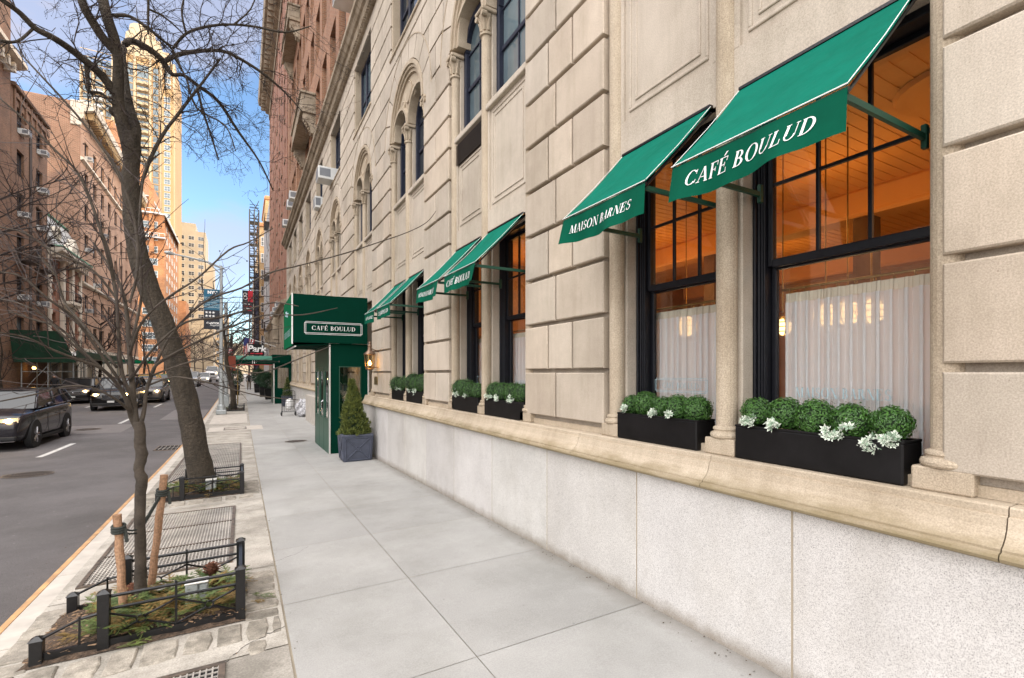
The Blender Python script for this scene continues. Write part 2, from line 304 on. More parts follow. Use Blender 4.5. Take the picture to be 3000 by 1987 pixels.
def spots(m, sc, r, st, c, blotch=None):
    t = m.node_tree; b = t.nodes['Principled BSDF']; src = b.inputs['Base Color'].links[0].from_socket
    geo = N(t, 'ShaderNodeNewGeometry').outputs['Position']
    v = N(t, 'ShaderNodeTexVoronoi'); v.inputs['Scale'].default_value = sc; t.links.new(geo, v.inputs['Vector'])
    mr = N(t, 'ShaderNodeMapRange'); mr.inputs[1].default_value = r; mr.inputs[2].default_value = r * .6; mr.inputs[3].default_value = 0; mr.inputs[4].default_value = st; t.links.new(v.outputs['Distance'], mr.inputs[0])
    sp = N(t, 'ShaderNodeSeparateColor'); t.links.new(v.outputs['Color'], sp.inputs[0]); g = N(t, 'ShaderNodeMath', operation='GREATER_THAN'); g.inputs[1].default_value = .45; t.links.new(sp.outputs[0], g.inputs[0])
    mu = N(t, 'ShaderNodeMath', operation='MULTIPLY'); t.links.new(mr.outputs[0], mu.inputs[0]); t.links.new(g.outputs[0], mu.inputs[1])
    col = mixc(t, mu.outputs[0], src, c)
    if blotch:
        bs, lo, p0, p1 = blotch; r_ = ramp(t, (lo, lo, lo * .98), (1, 1, 1), p0, p1); t.links.new(nz(t, geo, bs, 8, .72), r_.inputs[0]); col = mixc(t, 1, col, r_.outputs[0], 'MULTIPLY')
    t.links.new(col, b.inputs['Base Color'])
spots(M_CONC, 4.2, .055, .42, (.15, .14, .135), (.9, .86, .36, .55))
def wall_grime(m, x0, x1, c, st):
    t = m.node_tree; b = t.nodes['Principled BSDF']; src = b.inputs['Base Color'].links[0].from_socket
    geo = N(t, 'ShaderNodeNewGeometry').outputs['Position']; s_ = N(t, 'ShaderNodeSeparateXYZ'); t.links.new(geo, s_.inputs[0])
    a = N(t, 'ShaderNodeMath', operation='MULTIPLY_ADD'); a.inputs[1].default_value = .22; t.links.new(nz(t, geo, 5, 6, .75), a.inputs[0]); t.links.new(s_.outputs[0], a.inputs[2])
    r = N(t, 'ShaderNodeMapRange'); r.inputs[1].default_value = x0 + .11; r.inputs[2].default_value = x1 + .11; r.inputs[3].default_value = 0; r.inputs[4].default_value = st; t.links.new(a.outputs[0], r.inputs[0])
    t.links.new(mixc(t, r.outputs[0], src, c), b.inputs['Base Color'])
wall_grime(M_CONC, 2.50, 2.74, (.14, .12, .095), .7)
spots(M_STRIPC, 5.5, .09, .5, (.17, .14, .11), (1.7, .66, .38, .56))
spots(M_ASPH, 6, .10, .5, (.30, .29, .28), (.35, .72, .38, .58))
spots(M_COBB, 9, .1, .4, (.12, .10, .08), (3, .7, .38, .55))
spots(M_GRAN, 1.7, .05, .35, (.25, .23, .22))

def foot_stain(m, z0, z1, c, st, sc=9):
    t = m.node_tree; b = t.nodes['Principled BSDF']; src = b.inputs['Base Color'].links[0].from_socket
    geo = N(t, 'ShaderNodeNewGeometry').outputs['Position']; s_ = N(t, 'ShaderNodeSeparateXYZ'); t.links.new(geo, s_.inputs[0])
    a = N(t, 'ShaderNodeMath', operation='MULTIPLY_ADD'); a.inputs[1].default_value = -(z1 - z0) * 2.2; t.links.new(nz(t, geo, sc, 6, .7, (1, .35, 1)), a.inputs[0]); t.links.new(s_.outputs[2], a.inputs[2])
    r = N(t, 'ShaderNodeMapRange'); r.inputs[1].default_value = z0 - (z1 - z0) * 1.1; r.inputs[2].default_value = z1 - (z1 - z0) * 1.1; r.inputs[3].default_value = st; r.inputs[4].default_value = 0; t.links.new(a.outputs[0], r.inputs[0])
    t.links.new(mixc(t, r.outputs[0], src, c), b.inputs['Base Color'])
foot_stain(M_LEDGE, .955, 1.05, (.20, .155, .075), .75)
spots(M_LIME, 20, .06, .5, (.2, .16, .12), (.8, .86, .40, .56))
spots(M_AWN, 7, .02, .5, (.12, .30, .22), (1.4, .88, .40, .56))

# ------------------------------------------------------------------ mesh builder
class MB:
    def __init__(s): s.v = []; s.f = []; s.m = []; s.t = []; s.cm = 0; s.tone = 1.0
    def add(s, vs, fs):
        k = len(s.v); s.v.extend(vs)
        for f in fs: s.f.append(tuple(i + k for i in f)); s.m.append(s.cm); s.t.append(s.tone)
        return s
    def box(s, x0, x1, y0, y1, z0, z1):
        return s.add([(x0, y0, z0), (x1, y0, z0), (x1, y1, z0), (x0, y1, z0), (x0, y0, z1), (x1, y0, z1), (x1, y1, z1), (x0, y1, z1)],
                     [(0, 3, 2, 1), (4, 5, 6, 7), (0, 1, 5, 4), (1, 2, 6, 5), (2, 3, 7, 6), (3, 0, 4, 7)])
    def hexa(s, p): return s.add(p, [(0, 3, 2, 1), (4, 5, 6, 7), (0, 1, 5, 4), (1, 2, 6, 5), (2, 3, 7, 6), (3, 0, 4, 7)])
    def cbox(s, x0, x1, y0, y1, z0, z1, c=.01):
        "box with chamfered edges all round"
        c = min(c, (x1 - x0) * .4, (y1 - y0) * .4, (z1 - z0) * .4)
        def ring(z, i): return [(x0 + i, y0 + c, z), (x0 + c, y0 + i, z), (x1 - c, y0 + i, z), (x1 - i, y0 + c, z), (x1 - i, y1 - c, z), (x1 - c, y1 - i, z), (x0 + c, y1 - i, z), (x0 + i, y1 - c, z)]
        vs = []
        for z, i in ((z0, c), (z0 + c, 0), (z1 - c, 0), (z1, c)): vs += ring(z, i * .7)
        fs = [tuple(reversed(range(8))), tuple(range(24, 32))]
        for r in range(3):
            for k in range(8): fs.append((r * 8 + k, r * 8 + (k + 1) % 8, r * 8 + 8 + (k + 1) % 8, r * 8 + 8 + k))
        return s.add(vs, fs)
    def blk(s, y0, y1, z0, z1, xf=2.80, xb=2.88, ch=.009):
        "stone block on a wall that faces -X, arrises knocked off"
        a = [(xb, y0, z0), (xb, y1, z0), (xb, y1, z1), (xb, y0, z1)]
        b = [(xf + ch, y0, z0), (xf + ch, y1, z0), (xf + ch, y1, z1), (xf + ch, y0, z1)]
        d = [(xf, y0 + ch, z0 + ch), (xf, y1 - ch, z0 + ch), (xf, y1 - ch, z1 - ch), (xf, y0 + ch, z1 - ch)]
        fs = [(8, 9, 10, 11)]
        for k in range(4):
            j = (k + 1) % 4; fs += [(k, j, 4 + j, 4 + k), (4 + k, 4 + j, 8 + j, 8 + k)]
        return s.add(a + b + d, fs)
    def poly(s, pts, d):
        "planar polygon pulled out along vector d"
        n = len(pts); d = Vector(d)
        vs = [tuple(p) for p in pts] + [tuple(Vector(p) + d) for p in pts]
        return s.add(vs, [tuple(range(n)), tuple(reversed(range(n, 2 * n)))] + [(i, i + n, (i + 1) % n + n, (i + 1) % n) for i in range(n)])
    def flat(s, pts): return s.add([tuple(p) for p in pts], [tuple(range(len(pts)))])
    def tube(s, path, rad, n=8, cap=True):
        P = [Vector(p) for p in path]; k = len(s.v); m = len(P)
        if not isinstance(rad, (list, tuple)): rad = [rad] * m
        up = Vector((.12, .31, .94)); vs = []
        for i, p in enumerate(P):
            t = (P[min(i + 1, m - 1)] - P[max(i - 1, 0)])
            if t.length < 1e-9: t = Vector((0, 0, 1))
            t.normalize(); a = t.cross(up)
            if a.length < .05: a = t.cross(Vector((1, 0, 0)))
            a.normalize(); b = t.cross(a)
            for j in range(n):
                w = 2 * math.pi * j / n; vs.append(tuple(p + (a * math.cos(w) + b * math.sin(w)) * rad[i]))
        fs = [(i * n + j, i * n + (j + 1) % n, i * n + n + (j + 1) % n, i * n + n + j) for i in range(m - 1) for j in range(n)]
        if cap: fs += [tuple(reversed(range(n))), tuple(range((m - 1) * n, m * n))]
        return s.add(vs, fs)
    def lathe(s, x, y, prof_, n=16, ax='z'):
        vs = []
        for r, z in prof_:
            for j in range(n):
                w = 2 * math.pi * j / n; p = (r * math.cos(w), r * math.sin(w))
                vs.append((x + p[0], y + p[1], z) if ax == 'z' else ((x + z, y[0] + p[0], y[1] + p[1]) if ax == 'x' else (x[0] + p[0], y + z, x[1] + p[1])))
        m = len(prof_)
        fs = [(i * n + j, i * n + (j + 1) % n, i * n + n + (j + 1) % n, i * n + n + j) for i in range(m - 1) for j in range(n)]
        return s.add(vs, fs + [tuple(reversed(range(n))), tuple(range((m - 1) * n, m * n))])
    def extr(s, pf, y0, y1):
        "profile of (x,z) pulled along y"
        return s.poly([(x, y0, z) for x, z in pf], (0, y1 - y0, 0))
    def ball(s, c, r, n=8, m=6, sz=1, jit=0, rn=None):
        vs = [(c[0], c[1], c[2] - r * sz)]
        for i in range(1, m):
            a = -math.pi / 2 + math.pi * i / m
            for j in range(n):
                w = 2 * math.pi * j / n; q = 1 + (rn.uniform(-jit, jit) if jit else 0)
                vs.append((c[0] + r * q * math.cos(a) * math.cos(w), c[1] + r * q * math.cos(a) * math.sin(w), c[2] + r * q * sz * math.sin(a)))
        vs.append((c[0], c[1], c[2] + r * sz)); L = len(vs) - 1
        fs = [(0, 1 + (j + 1) % n, 1 + j) for j in range(n)] + [(L, L - n + j, L - n + (j + 1) % n) for j in range(n)]
        fs += [(1 + (i - 1) * n + j, 1 + (i - 1) * n + (j + 1) % n, 1 + i * n + (j + 1) % n, 1 + i * n + j) for i in range(1, m - 1) for j in range(n)]
        return s.add(vs, fs)
    def build(s, name, mats, parent=None, smooth=False, local=False, **kw):
        me = bpy.data.meshes.new(name)
        off = Vector((0, 0, 0))
        if parent is not None and not local:
            q = parent
            while q is not None: off = off + q.location; q = q.parent
        if off.length: vs = [(a - off[0], b - off[1], c - off[2]) for a, b, c in s.v]
        else: vs = s.v
        me.from_pydata(vs, [], s.f)
        if not isinstance(mats, (list, tuple)): mats = [mats]
        for m in mats: me.materials.append(m)
        if len(mats) > 1: me.polygons.foreach_set('material_index', s.m)
        if any(t != 1.0 for t in s.t):
            ca = me.color_attributes.new('tone', 'FLOAT_COLOR', 'CORNER'); buf = []
            for p, t in zip(me.polygons, s.t): buf += [t, t, t, 1] * p.loop_total if not isinstance(t, tuple) else [*t, 1] * p.loop_total
            ca.data.foreach_set('color', buf)
        elif any(m.name in ('limestone', 'sandy_ledge_stone', 'column_stone', 'weathered_cornice_stone', 'grey_pavement_concrete', 'rough_pale_concrete', 'worn_cobblestone') for m in mats):
            ca = me.color_attributes.new('tone', 'FLOAT_COLOR', 'CORNER'); ca.data.foreach_set('color', [1.0] * (4 * len(me.loops)))
        if smooth: me.polygons.foreach_set('use_smooth', [True] * len(me.polygons))
        me.update()
        o = bpy.data.objects.new(name, me); COL.objects.link(o)
        if parent is not None: o.parent = parent
        for a, b in kw.items(): o[a] = b
        return o
def thing(name, label, cat, loc=(0, 0, 0), group=None, rz=0):
    o = bpy.data.objects.new(name, None); COL.objects.link(o); o.empty_display_size = .2
    o.location = loc; o.rotation_euler = (0, 0, rz); o['label'] = label; o['category'] = cat
    if group: o['group'] = group
    return o
def tag(o, label, cat, group=None):
    o['label'] = label; o['category'] = cat
    if group: o['group'] = group
    return o
def S(o): o['kind'] = 'structure'; return o
def dup(root, loc, label=None, rz=None, group=None):
    def cp(o, par):
        c = o.copy(); COL.objects.link(c); c.parent = par
        for ch in [q for q in SRC if q[0] is o]: cp(ch[1], c)
        return c
    SRC = [(o.parent, o) for o in bpy.data.objects if o.parent is not None]
    r = cp(root, None); r.location = loc
    if rz is not None: r.rotation_euler = (0, 0, rz)
    if label: r['label'] = label
    if group: r['group'] = group
    return r

# ------------------------------------------------------------------ a high-contrast serif alphabet (cap height 1)
T_, h_ = .17, .045
def q4(a, b, w):  # stroke a->b with horizontal width w
    return [(a[0], a[1]), (a[0] + w, a[1]), (b[0] + w, b[1]), (b[0], b[1])]
def sf(x, y, w=.15): return [(x - w, y), (x + w, y), (x + w, y + h_), (x - w, y + h_)] if y < .5 else [(x - w, y - h_), (x + w, y - h_), (x + w, y), (x - w, y)]
def arc(cx, cy, rx, ry, a0, a1, tx, ty, n=14):
    out = []
    for i in range(n):
        a = math.radians(a0 + (a1 - a0) * i / n); b = math.radians(a0 + (a1 - a0) * (i + 1) / n)
        out.append([(cx + rx * math.cos(a), cy + ry * math.sin(a)), (cx + rx * math.cos(b), cy + ry * math.sin(b)),
                    (cx + (rx - tx) * math.cos(b), cy + (ry - ty) * math.sin(b)), (cx + (rx - tx) * math.cos(a), cy + (ry - ty) * math.sin(a))])
    return out
def stem(x): return [q4((x, 0), (x, 1), T_), sf(x + T_ / 2, 0), sf(x + T_ / 2, 1)]
def glyph(ch):
    if ch == ' ': return [], .38
    if ch in 'EÉ':
        g = stem(.1) + [q4((.1, 1 - h_), (.1, 1), .58), q4((.1, 0), (.1, h_), .62), q4((.2, .5), (.2, .5 + h_), .34), q4((.64, .72), (.67, 1), h_), q4((.7, 0), (.66, .3), h_), q4((.5, .38), (.5, .66), h_)]
        if ch == 'É': g.append([(.34, 1.08), (.42, 1.08), (.62, 1.32), (.48, 1.32)])
        return g, .82
    if ch == 'F': return stem(.1) + [q4((.1, 1 - h_), (.1, 1), .56), q4((.2, .5), (.2, .5 + h_), .32), q4((.62, .72), (.65, 1), h_), q4((.48, .38), (.48, .66), h_)], .74
    if ch == 'L': return stem(.1) + [q4((.1, 0), (.1, h_), .58), q4((.66, 0), (.63, .32), h_)], .76
    if ch == 'I': return stem(.1), .40
    if ch == 'C': return arc(.5, .5, .45, .52, 42, 322, .18, .04, 20) + [q4((.80, .68), (.82, .98), h_), q4((.80, .08), (.84, .30), h_)], .94
    if ch == 'O': return arc(.5, .5, .47, .52, 0, 360, .18, .04, 26), 1.02
    if ch == 'D': return stem(.1) + arc(.3, .5, .58, .5, -90, 90, .18, .045, 16) + [q4((.1, 1 - h_), (.1, 1), .25), q4((.1, 0), (.1, h_), .25)], .98
    if ch == 'B': return stem(.1) + arc(.32, .745, .30, .255, -90, 90, .15, .045) + arc(.32, .265, .38, .265, -90, 90, .17, .045) + [q4((.1, 1 - h_), (.1, 1), .25), q4((.1, 0), (.1, h_), .25), q4((.2, .49), (.2, .49 + h_), .15)], .80
    if ch == 'R': return stem(.1) + arc(.32, .745, .32, .255, -90, 90, .16, .045) + [q4((.1, 1 - h_), (.1, 1), .25), q4((.2, .49), (.2, .49 + h_), .15), q4((.62, 0), (.36, .5), T_), sf(.74, 0, .12)], .88
    if ch == 'U': return [q4((.1, .32), (.1, 1), T_), sf(.185, 1), q4((.71, .32), (.71, 1), h_), sf(.73, 1, .12)] + arc(.43, .34, .33, .36, 180, 360, .10, .05) , .92
    if ch == 'A': return [q4((.62, 0), (.36, 1), T_), q4((.1, 0), (.40, 1), h_), q4((.22, .32), (.22, .32 + h_), .42), sf(.12, 0, .12), sf(.70, 0, .14)], .90
    if ch == 'M': return [q4((.12, 0), (.12, 1), h_), q4((.46, 0), (.12, 1), T_), q4((.50, 0), (.82, 1), h_), q4((.82, 0), (.82, 1), T_), sf(.14, 0, .12), sf(.91, 0, .15), sf(.12, 1, .1), sf(.94, 1, .12)], 1.1
    if ch == 'N': return [q4((.14, 0), (.14, 1), h_), q4((.70, 0), (.12, 1), T_), q4((.82, 0), (.82, 1), h_), sf(.16, 0, .13), sf(.12, 1, .1), sf(.84, 1, .13)], .96
    if ch == 'S': return arc(.38, .745, .27, .265, 40, 270, .12, .05, 12) + arc(.38, .27, .29, .28, -150, 90, .13, .055, 14) + [q4((.56, .74), (.57, .97), h_), q4((.10, .05), (.12, .3), h_)], .72
    return [], .5
def lettering(mb, s, o, u, v, h, track=.06, slant=0.0, centre=True, cond=1.0):
    u = Vector(u).normalized() * cond; v = Vector(v).normalized(); o = Vector(o)
    tot = sum(glyph(c)[1] + track for c in s) - track
    x = -tot * h / 2 if centre else 0
    for c in s:
        g, w = glyph(c)
        for poly in g: mb.flat([o + u * (x + (px + slant * py) * h) + v * (py * h) for px, py in poly])
        x += (w + track) * h
    return tot * h
def frame_lines(mb, o, u, v, w, h, t):
    u = Vector(u); v = Vector(v); o = Vector(o)
    for a, b, c, d in ((-w / 2, w / 2, -h / 2, -h / 2 + t), (-w / 2, w / 2, h / 2 - t, h / 2), (-w / 2, -w / 2 + t, -h / 2 + t, h / 2 - t), (w / 2 - t, w / 2, -h / 2 + t, h / 2 - t)):
        mb.flat([o + u * a + v * c, o + u * b + v * c, o + u * b + v * d, o + u * a + v * d])
def sans(name, s, size, o, u, v, mat, parent, bold=0, shear=0):
    cu = bpy.data.curves.new('lettering', 'FONT'); cu.body = s; cu.size = size; cu.align_x = 'CENTER'; cu.offset = bold; cu.shear = shear
    t = bpy.data.objects.new('lettering', cu); COL.objects.link(t)
    me = bpy.data.meshes.new_from_object(t.evaluated_get(bpy.context.evaluated_depsgraph_get()))
    bpy.data.objects.remove(t)
    u = Vector(u).normalized(); v = Vector(v).normalized(); mb = MB()
    mb.add([tuple(Vector(o) + u * p.co.x + v * p.co.y) for p in me.vertices], [tuple(p.vertices) for p in me.polygons])
    return mb.build(name, mat, parent)

# ================================================================== SETTING
def sheet(name, mat, xs, y0, y1, step, dz=0.0, fn=gz):
    mb = MB(); n = max(1, int((y1 - y0) / step)); vs = []
    for i in range(n + 1):
        Y = y0 + (y1 - y0) * i / n
        for X in xs: vs.append((X, Y, fn(X, Y) + dz))
    k = len(xs)
    mb.add(vs, [(i * k + j, i * k + j + 1, i * k + k + j + 1, i * k + k + j) for i in range(n) for j in range(k - 1)])
    return mb.build(name, mat, smooth=False)
S(sheet('ground', M_ASPL, (-600, -60, -15.2, 2.9, 60, 600), -60, 1500, 8, 0, lambda X, Y: prof(Y) - .5))
S(sheet('road', M_ASPH, [LCURB + i * (CURB - LCURB) / 14 for i in range(15)], -40, 600, 1.5))
S(sheet('sidewalk_bed', M_MORT, (CURB + .1, 2.75), -30, 600, 1.5, -.012))
mb = MB(); YJ = [-8.0 + .69 + 1.44 * i for i in range(-3, 60)]; rr = random.Random(3)
for Ya, Yb in zip(YJ, YJ[1:]):
    for xa, xb in ((.285, 1.287), (1.292, 2.72)):
        mb.tone = rr.uniform(.93, 1.05); n = 2; vs = []
        for i in range(n + 1):
            Y = Ya + .0025 + (Yb - Ya - .005) * i / n
            vs += [(xa, Y, gz(xa, Y)), (xb, Y, gz(xb, Y))]
        mb.add(vs, [(0, 1, 3, 2), (2, 3, 5, 4)])
S(mb.build('sidewalk', M_CONC))
S(sheet('sidewalk_far', M_CONC, (.285, 2.72), YJ[-1], 600, 4, 0))
# pale rough strip along the kerb, poured in bays
mb = MB(); y = -8.0; cuts = [-8, -5, -2.0, .6, 2.3, 3.56, 5.2, 8.3, 10.05, 13.3, 16.9, 19.8, 23.5, 27, 30.5, 34, 38, 42, 46, 50, 55, 60, 66, 72, 80, 90, 100]
for Ya, Yb in zip(cuts, cuts[1:]):
    mb.tone = rr.uniform(.88, 1.06) if Yb > 4 else .82
    n = max(2, int((Yb - Ya) / .8)); vs = []
    for i in range(n + 1):
        Y = Ya + .006 + (Yb - Ya - .012) * i / n; vs += [(CURB + .19, Y, gz(-1.36, Y)), (.27, Y, gz(.27, Y))]
    mb.add(vs, [(2 * i, 2 * i + 1, 2 * i + 3, 2 * i + 2) for i in range(n)])
S(mb.build('pavement_strip', M_STRIPC))
mb = MB(); mc = MB()
for i in range(-20, 90):
    Ya, Yb = i * 1.5, i * 1.5 + 1.49; zt = [gz(-1.54, Ya), gz(-1.54, Yb)]
    for m_, xa, xb, d in ((mb, CURB, CURB + .045, .004), (mc, CURB + .047, CURB + .188, .0)):
        m_.tone = rr.uniform(.85, 1.1)
        m_.hexa([(xa, Ya, zt[0] - .3), (xb, Ya, zt[0] - .3), (xb, Yb, zt[1] - .3), (xa, Yb, zt[1] - .3), (xa, Ya, zt[0] + d), (xb, Ya, zt[0] + d), (xb, Yb, zt[1] + d), (xa, Yb, zt[1] + d)])
mb.t = [1.0] * len(mb.t); mc.t = [1.0] * len(mc.t)
S(mb.build('curb_nosing', M_CURB)); S(mc.build('curb', M_CURBG))
mb = MB()
for i in range(-10, 60):
    Ya, Yb = i * 3.0, i * 3 + 3.0; za, zb = gz(-12, Ya), gz(-12, Yb)
    mb.hexa([(LCURB - .2, Ya, za - .3), (LCURB, Ya, za - .3), (LCURB, Yb, zb - .3), (LCURB - .2, Yb, zb - .3), (LCURB - .2, Ya, za), (LCURB, Ya, za), (LCURB, Yb, zb), (LCURB - .2, Yb, zb)])
S(mb.build('far_curb', M_CURBG)); S(sheet('far_sidewalk', M_STRIPC, (LWALL - .3, LCURB - .2), -30, 600, 3, 0))
# lane paint
def strip(mb, xa, xb, ya, yb, dz, sk=0):
    n = max(1, int((yb - ya) / .6)); vs = []
    for i in range(n + 1):
        Y = ya + (yb - ya) * i / n; vs += [(xa, Y, gz(xa, Y) + dz), (xb, Y, gz(xb, Y) + dz)]
    mb.add(vs, [(2 * i, 2 * i + 1, 2 * i + 3, 2 * i + 2) for i in range(n)])
mb = MB()
for k in range(-1, 12): strip(mb, -4.74, -4.60, 16.6 + k * 9.6 + .6, 19.6 + k * 9.6 + .6, .005)
for k in range(0, 10): strip(mb, -8.25, -8.12, 18.6 + k * 9.6, 21.6 + k * 9.6, .005)
S(mb.build('lane_markings', M_PAINTW))
mb = MB(); strip(mb, -6.3, -4.0, 23.2, 26.4, .004); strip(mb, -7.4, -5.1, 39, 42.0, .004); strip(mb, -3.4, -1.7, 28, 34, .004); S(mb.build('asphalt_patch', M_ASPL))
# pale slabs let into the pavement
mb = MB(); strip(mb, -1.1, .7, 20.6, 22.2, .004); strip(mb, -1.2, .2, 23.6, 28.0, .0045); S(mb.build('pale_slab', M_CURBG))
# cobbles round the tree pits
mb = MB()
def cobble(x0, x1, y0, y1):
    j = lambda: rr.uniform(-.012, .012); z = gz((x0 + x1) / 2, (y0 + y1) / 2); hh = rr.uniform(.004, .016)
    k = Vector(((x0 + x1) / 2, (y0 + y1) / 2, 0)); mb.tone = rr.uniform(.72, 1.12); vs = []
    ring = [(x0, y0), ((x0 + x1) / 2, y0 - .008), (x1, y0), (x1 + .006, (y0 + y1) / 2), (x1, y1), ((x0 + x1) / 2, y1 + .008), (x0, y1), (x0 - .006, (y0 + y1) / 2)]
    ring = [(a + j(), b + j()) for a, b in ring]
    for sc, zz in ((1, -.01), (.97, hh * .5), (.86, hh)):
        vs += [(k.x + (a - k.x) * sc, k.y + (b - k.y) * sc, z + zz) for a, b in ring]
    fs = [tuple(range(16, 24))] + [(r * 8 + i, r * 8 + (i + 1) % 8, r * 8 + 8 + (i + 1) % 8, r * 8 + 8 + i) for r in range(2) for i in range(8)]
    mb.add(vs, fs)
for (ya, yb, side) in ((4.06, 4.94, 1), (8.84, 9.86, 1)):
    x = -1.34
    while x < .2:
        w = rr.uniform(.15, .24); cobble(x, min(x + w - .03, .24), ya - rr.uniform(.30, .34) + .02, ya - .03)
        if ya < 5: cobble(x, min(x + w - .05, .24), ya - .52, ya - .36) if rr.random() < .25 else None
        x += w + .012
    y = ya
    while y < yb + .1:
        w = rr.uniform(.12, .19); cobble(.03, .25, y, y + w - .025); cobble(-1.36, -1.17, y, y + w - .025); y += w + .01
S(mb.build('cobblestone_border', M_COBB))

# ------------------------------------------------------------------ street ironwork let into the ground
def grate(x0, x1, y0, y1, label, dx=.03, dy=.055, panels=3):
    xm, ym = (x0 + x1) / 2, (y0 + y1) / 2; t = thing('vault_grating', label, 'grating', (xm, ym, gz(xm, ym)), 'steel gratings in the pavement')
    mb = MB(); strip(mb, x0, x1, y0, y1, .003); mb.build('pit_shade_sheet', M_VOID, t)  # flat dark sheet laid on the pavement, standing for the shaded vault below
    mb = MB()
    def bar(xa, xb, ya, yb, h=.012, lo=.0035):
        z = [gz(xa, ya), gz(xb, ya), gz(xb, yb), gz(xa, yb)]
        mb.hexa([(xa, ya, z[0] + lo), (xb, ya, z[1] + lo), (xb, yb, z[2] + lo), (xa, yb, z[3] + lo), (xa, ya, z[0] + h), (xb, ya, z[1] + h), (xb, yb, z[2] + h), (xa, yb, z[3] + h)])
    n = int((x1 - x0) / dx)
    for i in range(1, n): X = x0 + (x1 - x0) * i / n; bar(X - .0045, X + .0045, y0 + .03, y1 - .03)
    n = int((y1 - y0) / dy)
    for i in range(1, n): Y = y0 + (y1 - y0) * i / n; bar(x0 + .03, x1 - .03, Y - .004, Y + .004, .011)
    mb.build('bars', M_GRATE, t)
    mb = MB(); w = .035
    bar(x0, x1, y0, y0 + w, .016, .002); bar(x0, x1, y1 - w, y1, .016, .002); bar(x0, x0 + w, y0 + w, y1 - w, .0165, .002); bar(x1 - w, x1, y0 + w, y1 - w, .0165, .002)
    for i in range(1, panels): Y = y0 + (y1 - y0) * i / panels; bar(x0 + w, x1 - w, Y - .012, Y + .012, .0155, .002)
    mb.build('frame', M_CAST, t)
grate(-1.26, -.08, 5.5, 8.05, 'wide steel vault grating between the near and the second tree pit', .03, .05)
grate(-1.24, -.02, 10.35, 16.6, 'long steel vault grating beyond the big leaning tree', .035, .07, 5)
grate(-.42, -.09, 1.9, 3.53, 'narrow steel grating in front of the nearest tree pit', .03, .05, 2)
grate(-.6, .15, 20.9, 21.8, 'small pale grating in the concrete slab before the lamp post', .04, .08, 1)
grate(-2.25, -1.62, 17.3, 18.4, 'street drain grating in the asphalt against the kerb', .09, .4, 1)
def manhole(x, y, r, label, mat=M_CAST):
    t = thing('manhole_cover', label, 'manhole cover', (x, y, gz(x, y)), 'round manhole covers')
    def disc(mb, ra, rb, h, n=28):
        vs = []
        for i in range(n):
            w = 2 * math.pi * i / n
            for q in (ra, rb): X, Y = x + q * math.cos(w), y + q * math.sin(w); vs.append((X, Y, gz(X, Y) + h))
        mb.add(vs, [(2 * i, 2 * i + 1, 2 * ((i + 1) % n) + 1, 2 * ((i + 1) % n)) for i in range(n)])
    mb = MB(); disc(mb, .0, r * .86, .006); disc(mb, r * .9, r, .010); mb.build('lid', mat, t)
    mb = MB()
    for i in range(-6, 7):
        X = x + i * r * .13; L = math.sqrt(max(0, (r * .82) ** 2 - (i * r * .13) ** 2))
        if L > .03:
            for s0 in (-L, .02): strip(mb, X - r * .035, X + r * .035, y + s0, y + s0 + L - .02, .009)
    mb.build('slots', M_VOID, t)
manhole(1.42, 16.0, .30, 'round iron manhole cover in the grey pavement by the green vestibule')
manhole(-4.0, 14.1, .42, 'large round manhole cover in the road at the left edge')
manhole(-5.3, 24.8, .40, 'round manhole cover in the smooth patch behind the near car')

# ================================================================== HOTEL (right hand side)
HOT = thing('limestone_hotel', 'long pale limestone and brick hotel filling the right side of the street', 'building', (2.9, 0, 0))
ZC = [1.23 + .496 * k for k in range(20)]           # joints between courses
G = .021                                             # half width of a joint
BAYS = [(.985, 3.37), (4.73, 7.06), (8.24, 10.5), (12.15, 14.45), (16.45, 18.75), (20.45, 22.75), (24.25, 26.55), (27.75, 30.05), (31.05, 33.35), (34.25, 36.55)]
YEND = 38.4
# plinth
mb = MB(); js = [-3.3, -2.06, -.82, .40, 1.62, 2.85, 4.13, 5.37, 6.6, 7.84, 9.08, 10.3, 11.3, 12.3] + [13.5 + 1.25 * i for i in range(20)]
rg = random.Random(9)
for a, b in zip(js, js[1:]):
    q = rg.uniform(.91, 1.03); mb.tone = (q, q * rg.uniform(.98, 1), q * rg.uniform(.965, 1))
    zb = min(gz(2.7, a), gz(2.7, b)) - .1; mb.cbox(2.70, 2.95, a + .004, b - .004, zb, .935, .006)
mb.build('granite_plinth', M_GRAN, HOT)
mb = MB(); mb.box(2.7035, 2.9, -3.3, YEND, -.6, .93); mb.build('plinth_joint', M_MORT, HOT)
# moulded ledge
mb = MB(); pf = [(3.02, .937), (2.662, .937), (2.645, .945), (2.640, .958), (2.645, .972), (2.660, .978), (2.668, .980), (2.668, .990), (2.690, 1.005), (2.712, 1.03), (2.728, 1.06), (2.736, 1.095), (2.738, 1.108), (2.752, 1.110), (2.752, 1.142), (2.76, 1.150), (3.02, 1.152)]
rr = random.Random(11); y = -3.3
while y < YEND:
    w = rr.choice((1.15, 1.3, 1.45)) if y > -2 else 1.3; y1 = min(y + w, YEND)
    mb.tone = rr.uniform(.92, 1.05); mb.extr(pf, y + .0025, y1 - .0025); y = y1
mb.build('moulded_ledge', M_LEDGE, HOT)
mb = MB(); mb.box(2.85, 3.02, -3.3, YEND, 1.152, 1.205); mb.box(3.02, 3.3, -3.3, YEND, -.5, 1.16); mb.build('ledge_backing', M_LEDGE, HOT)

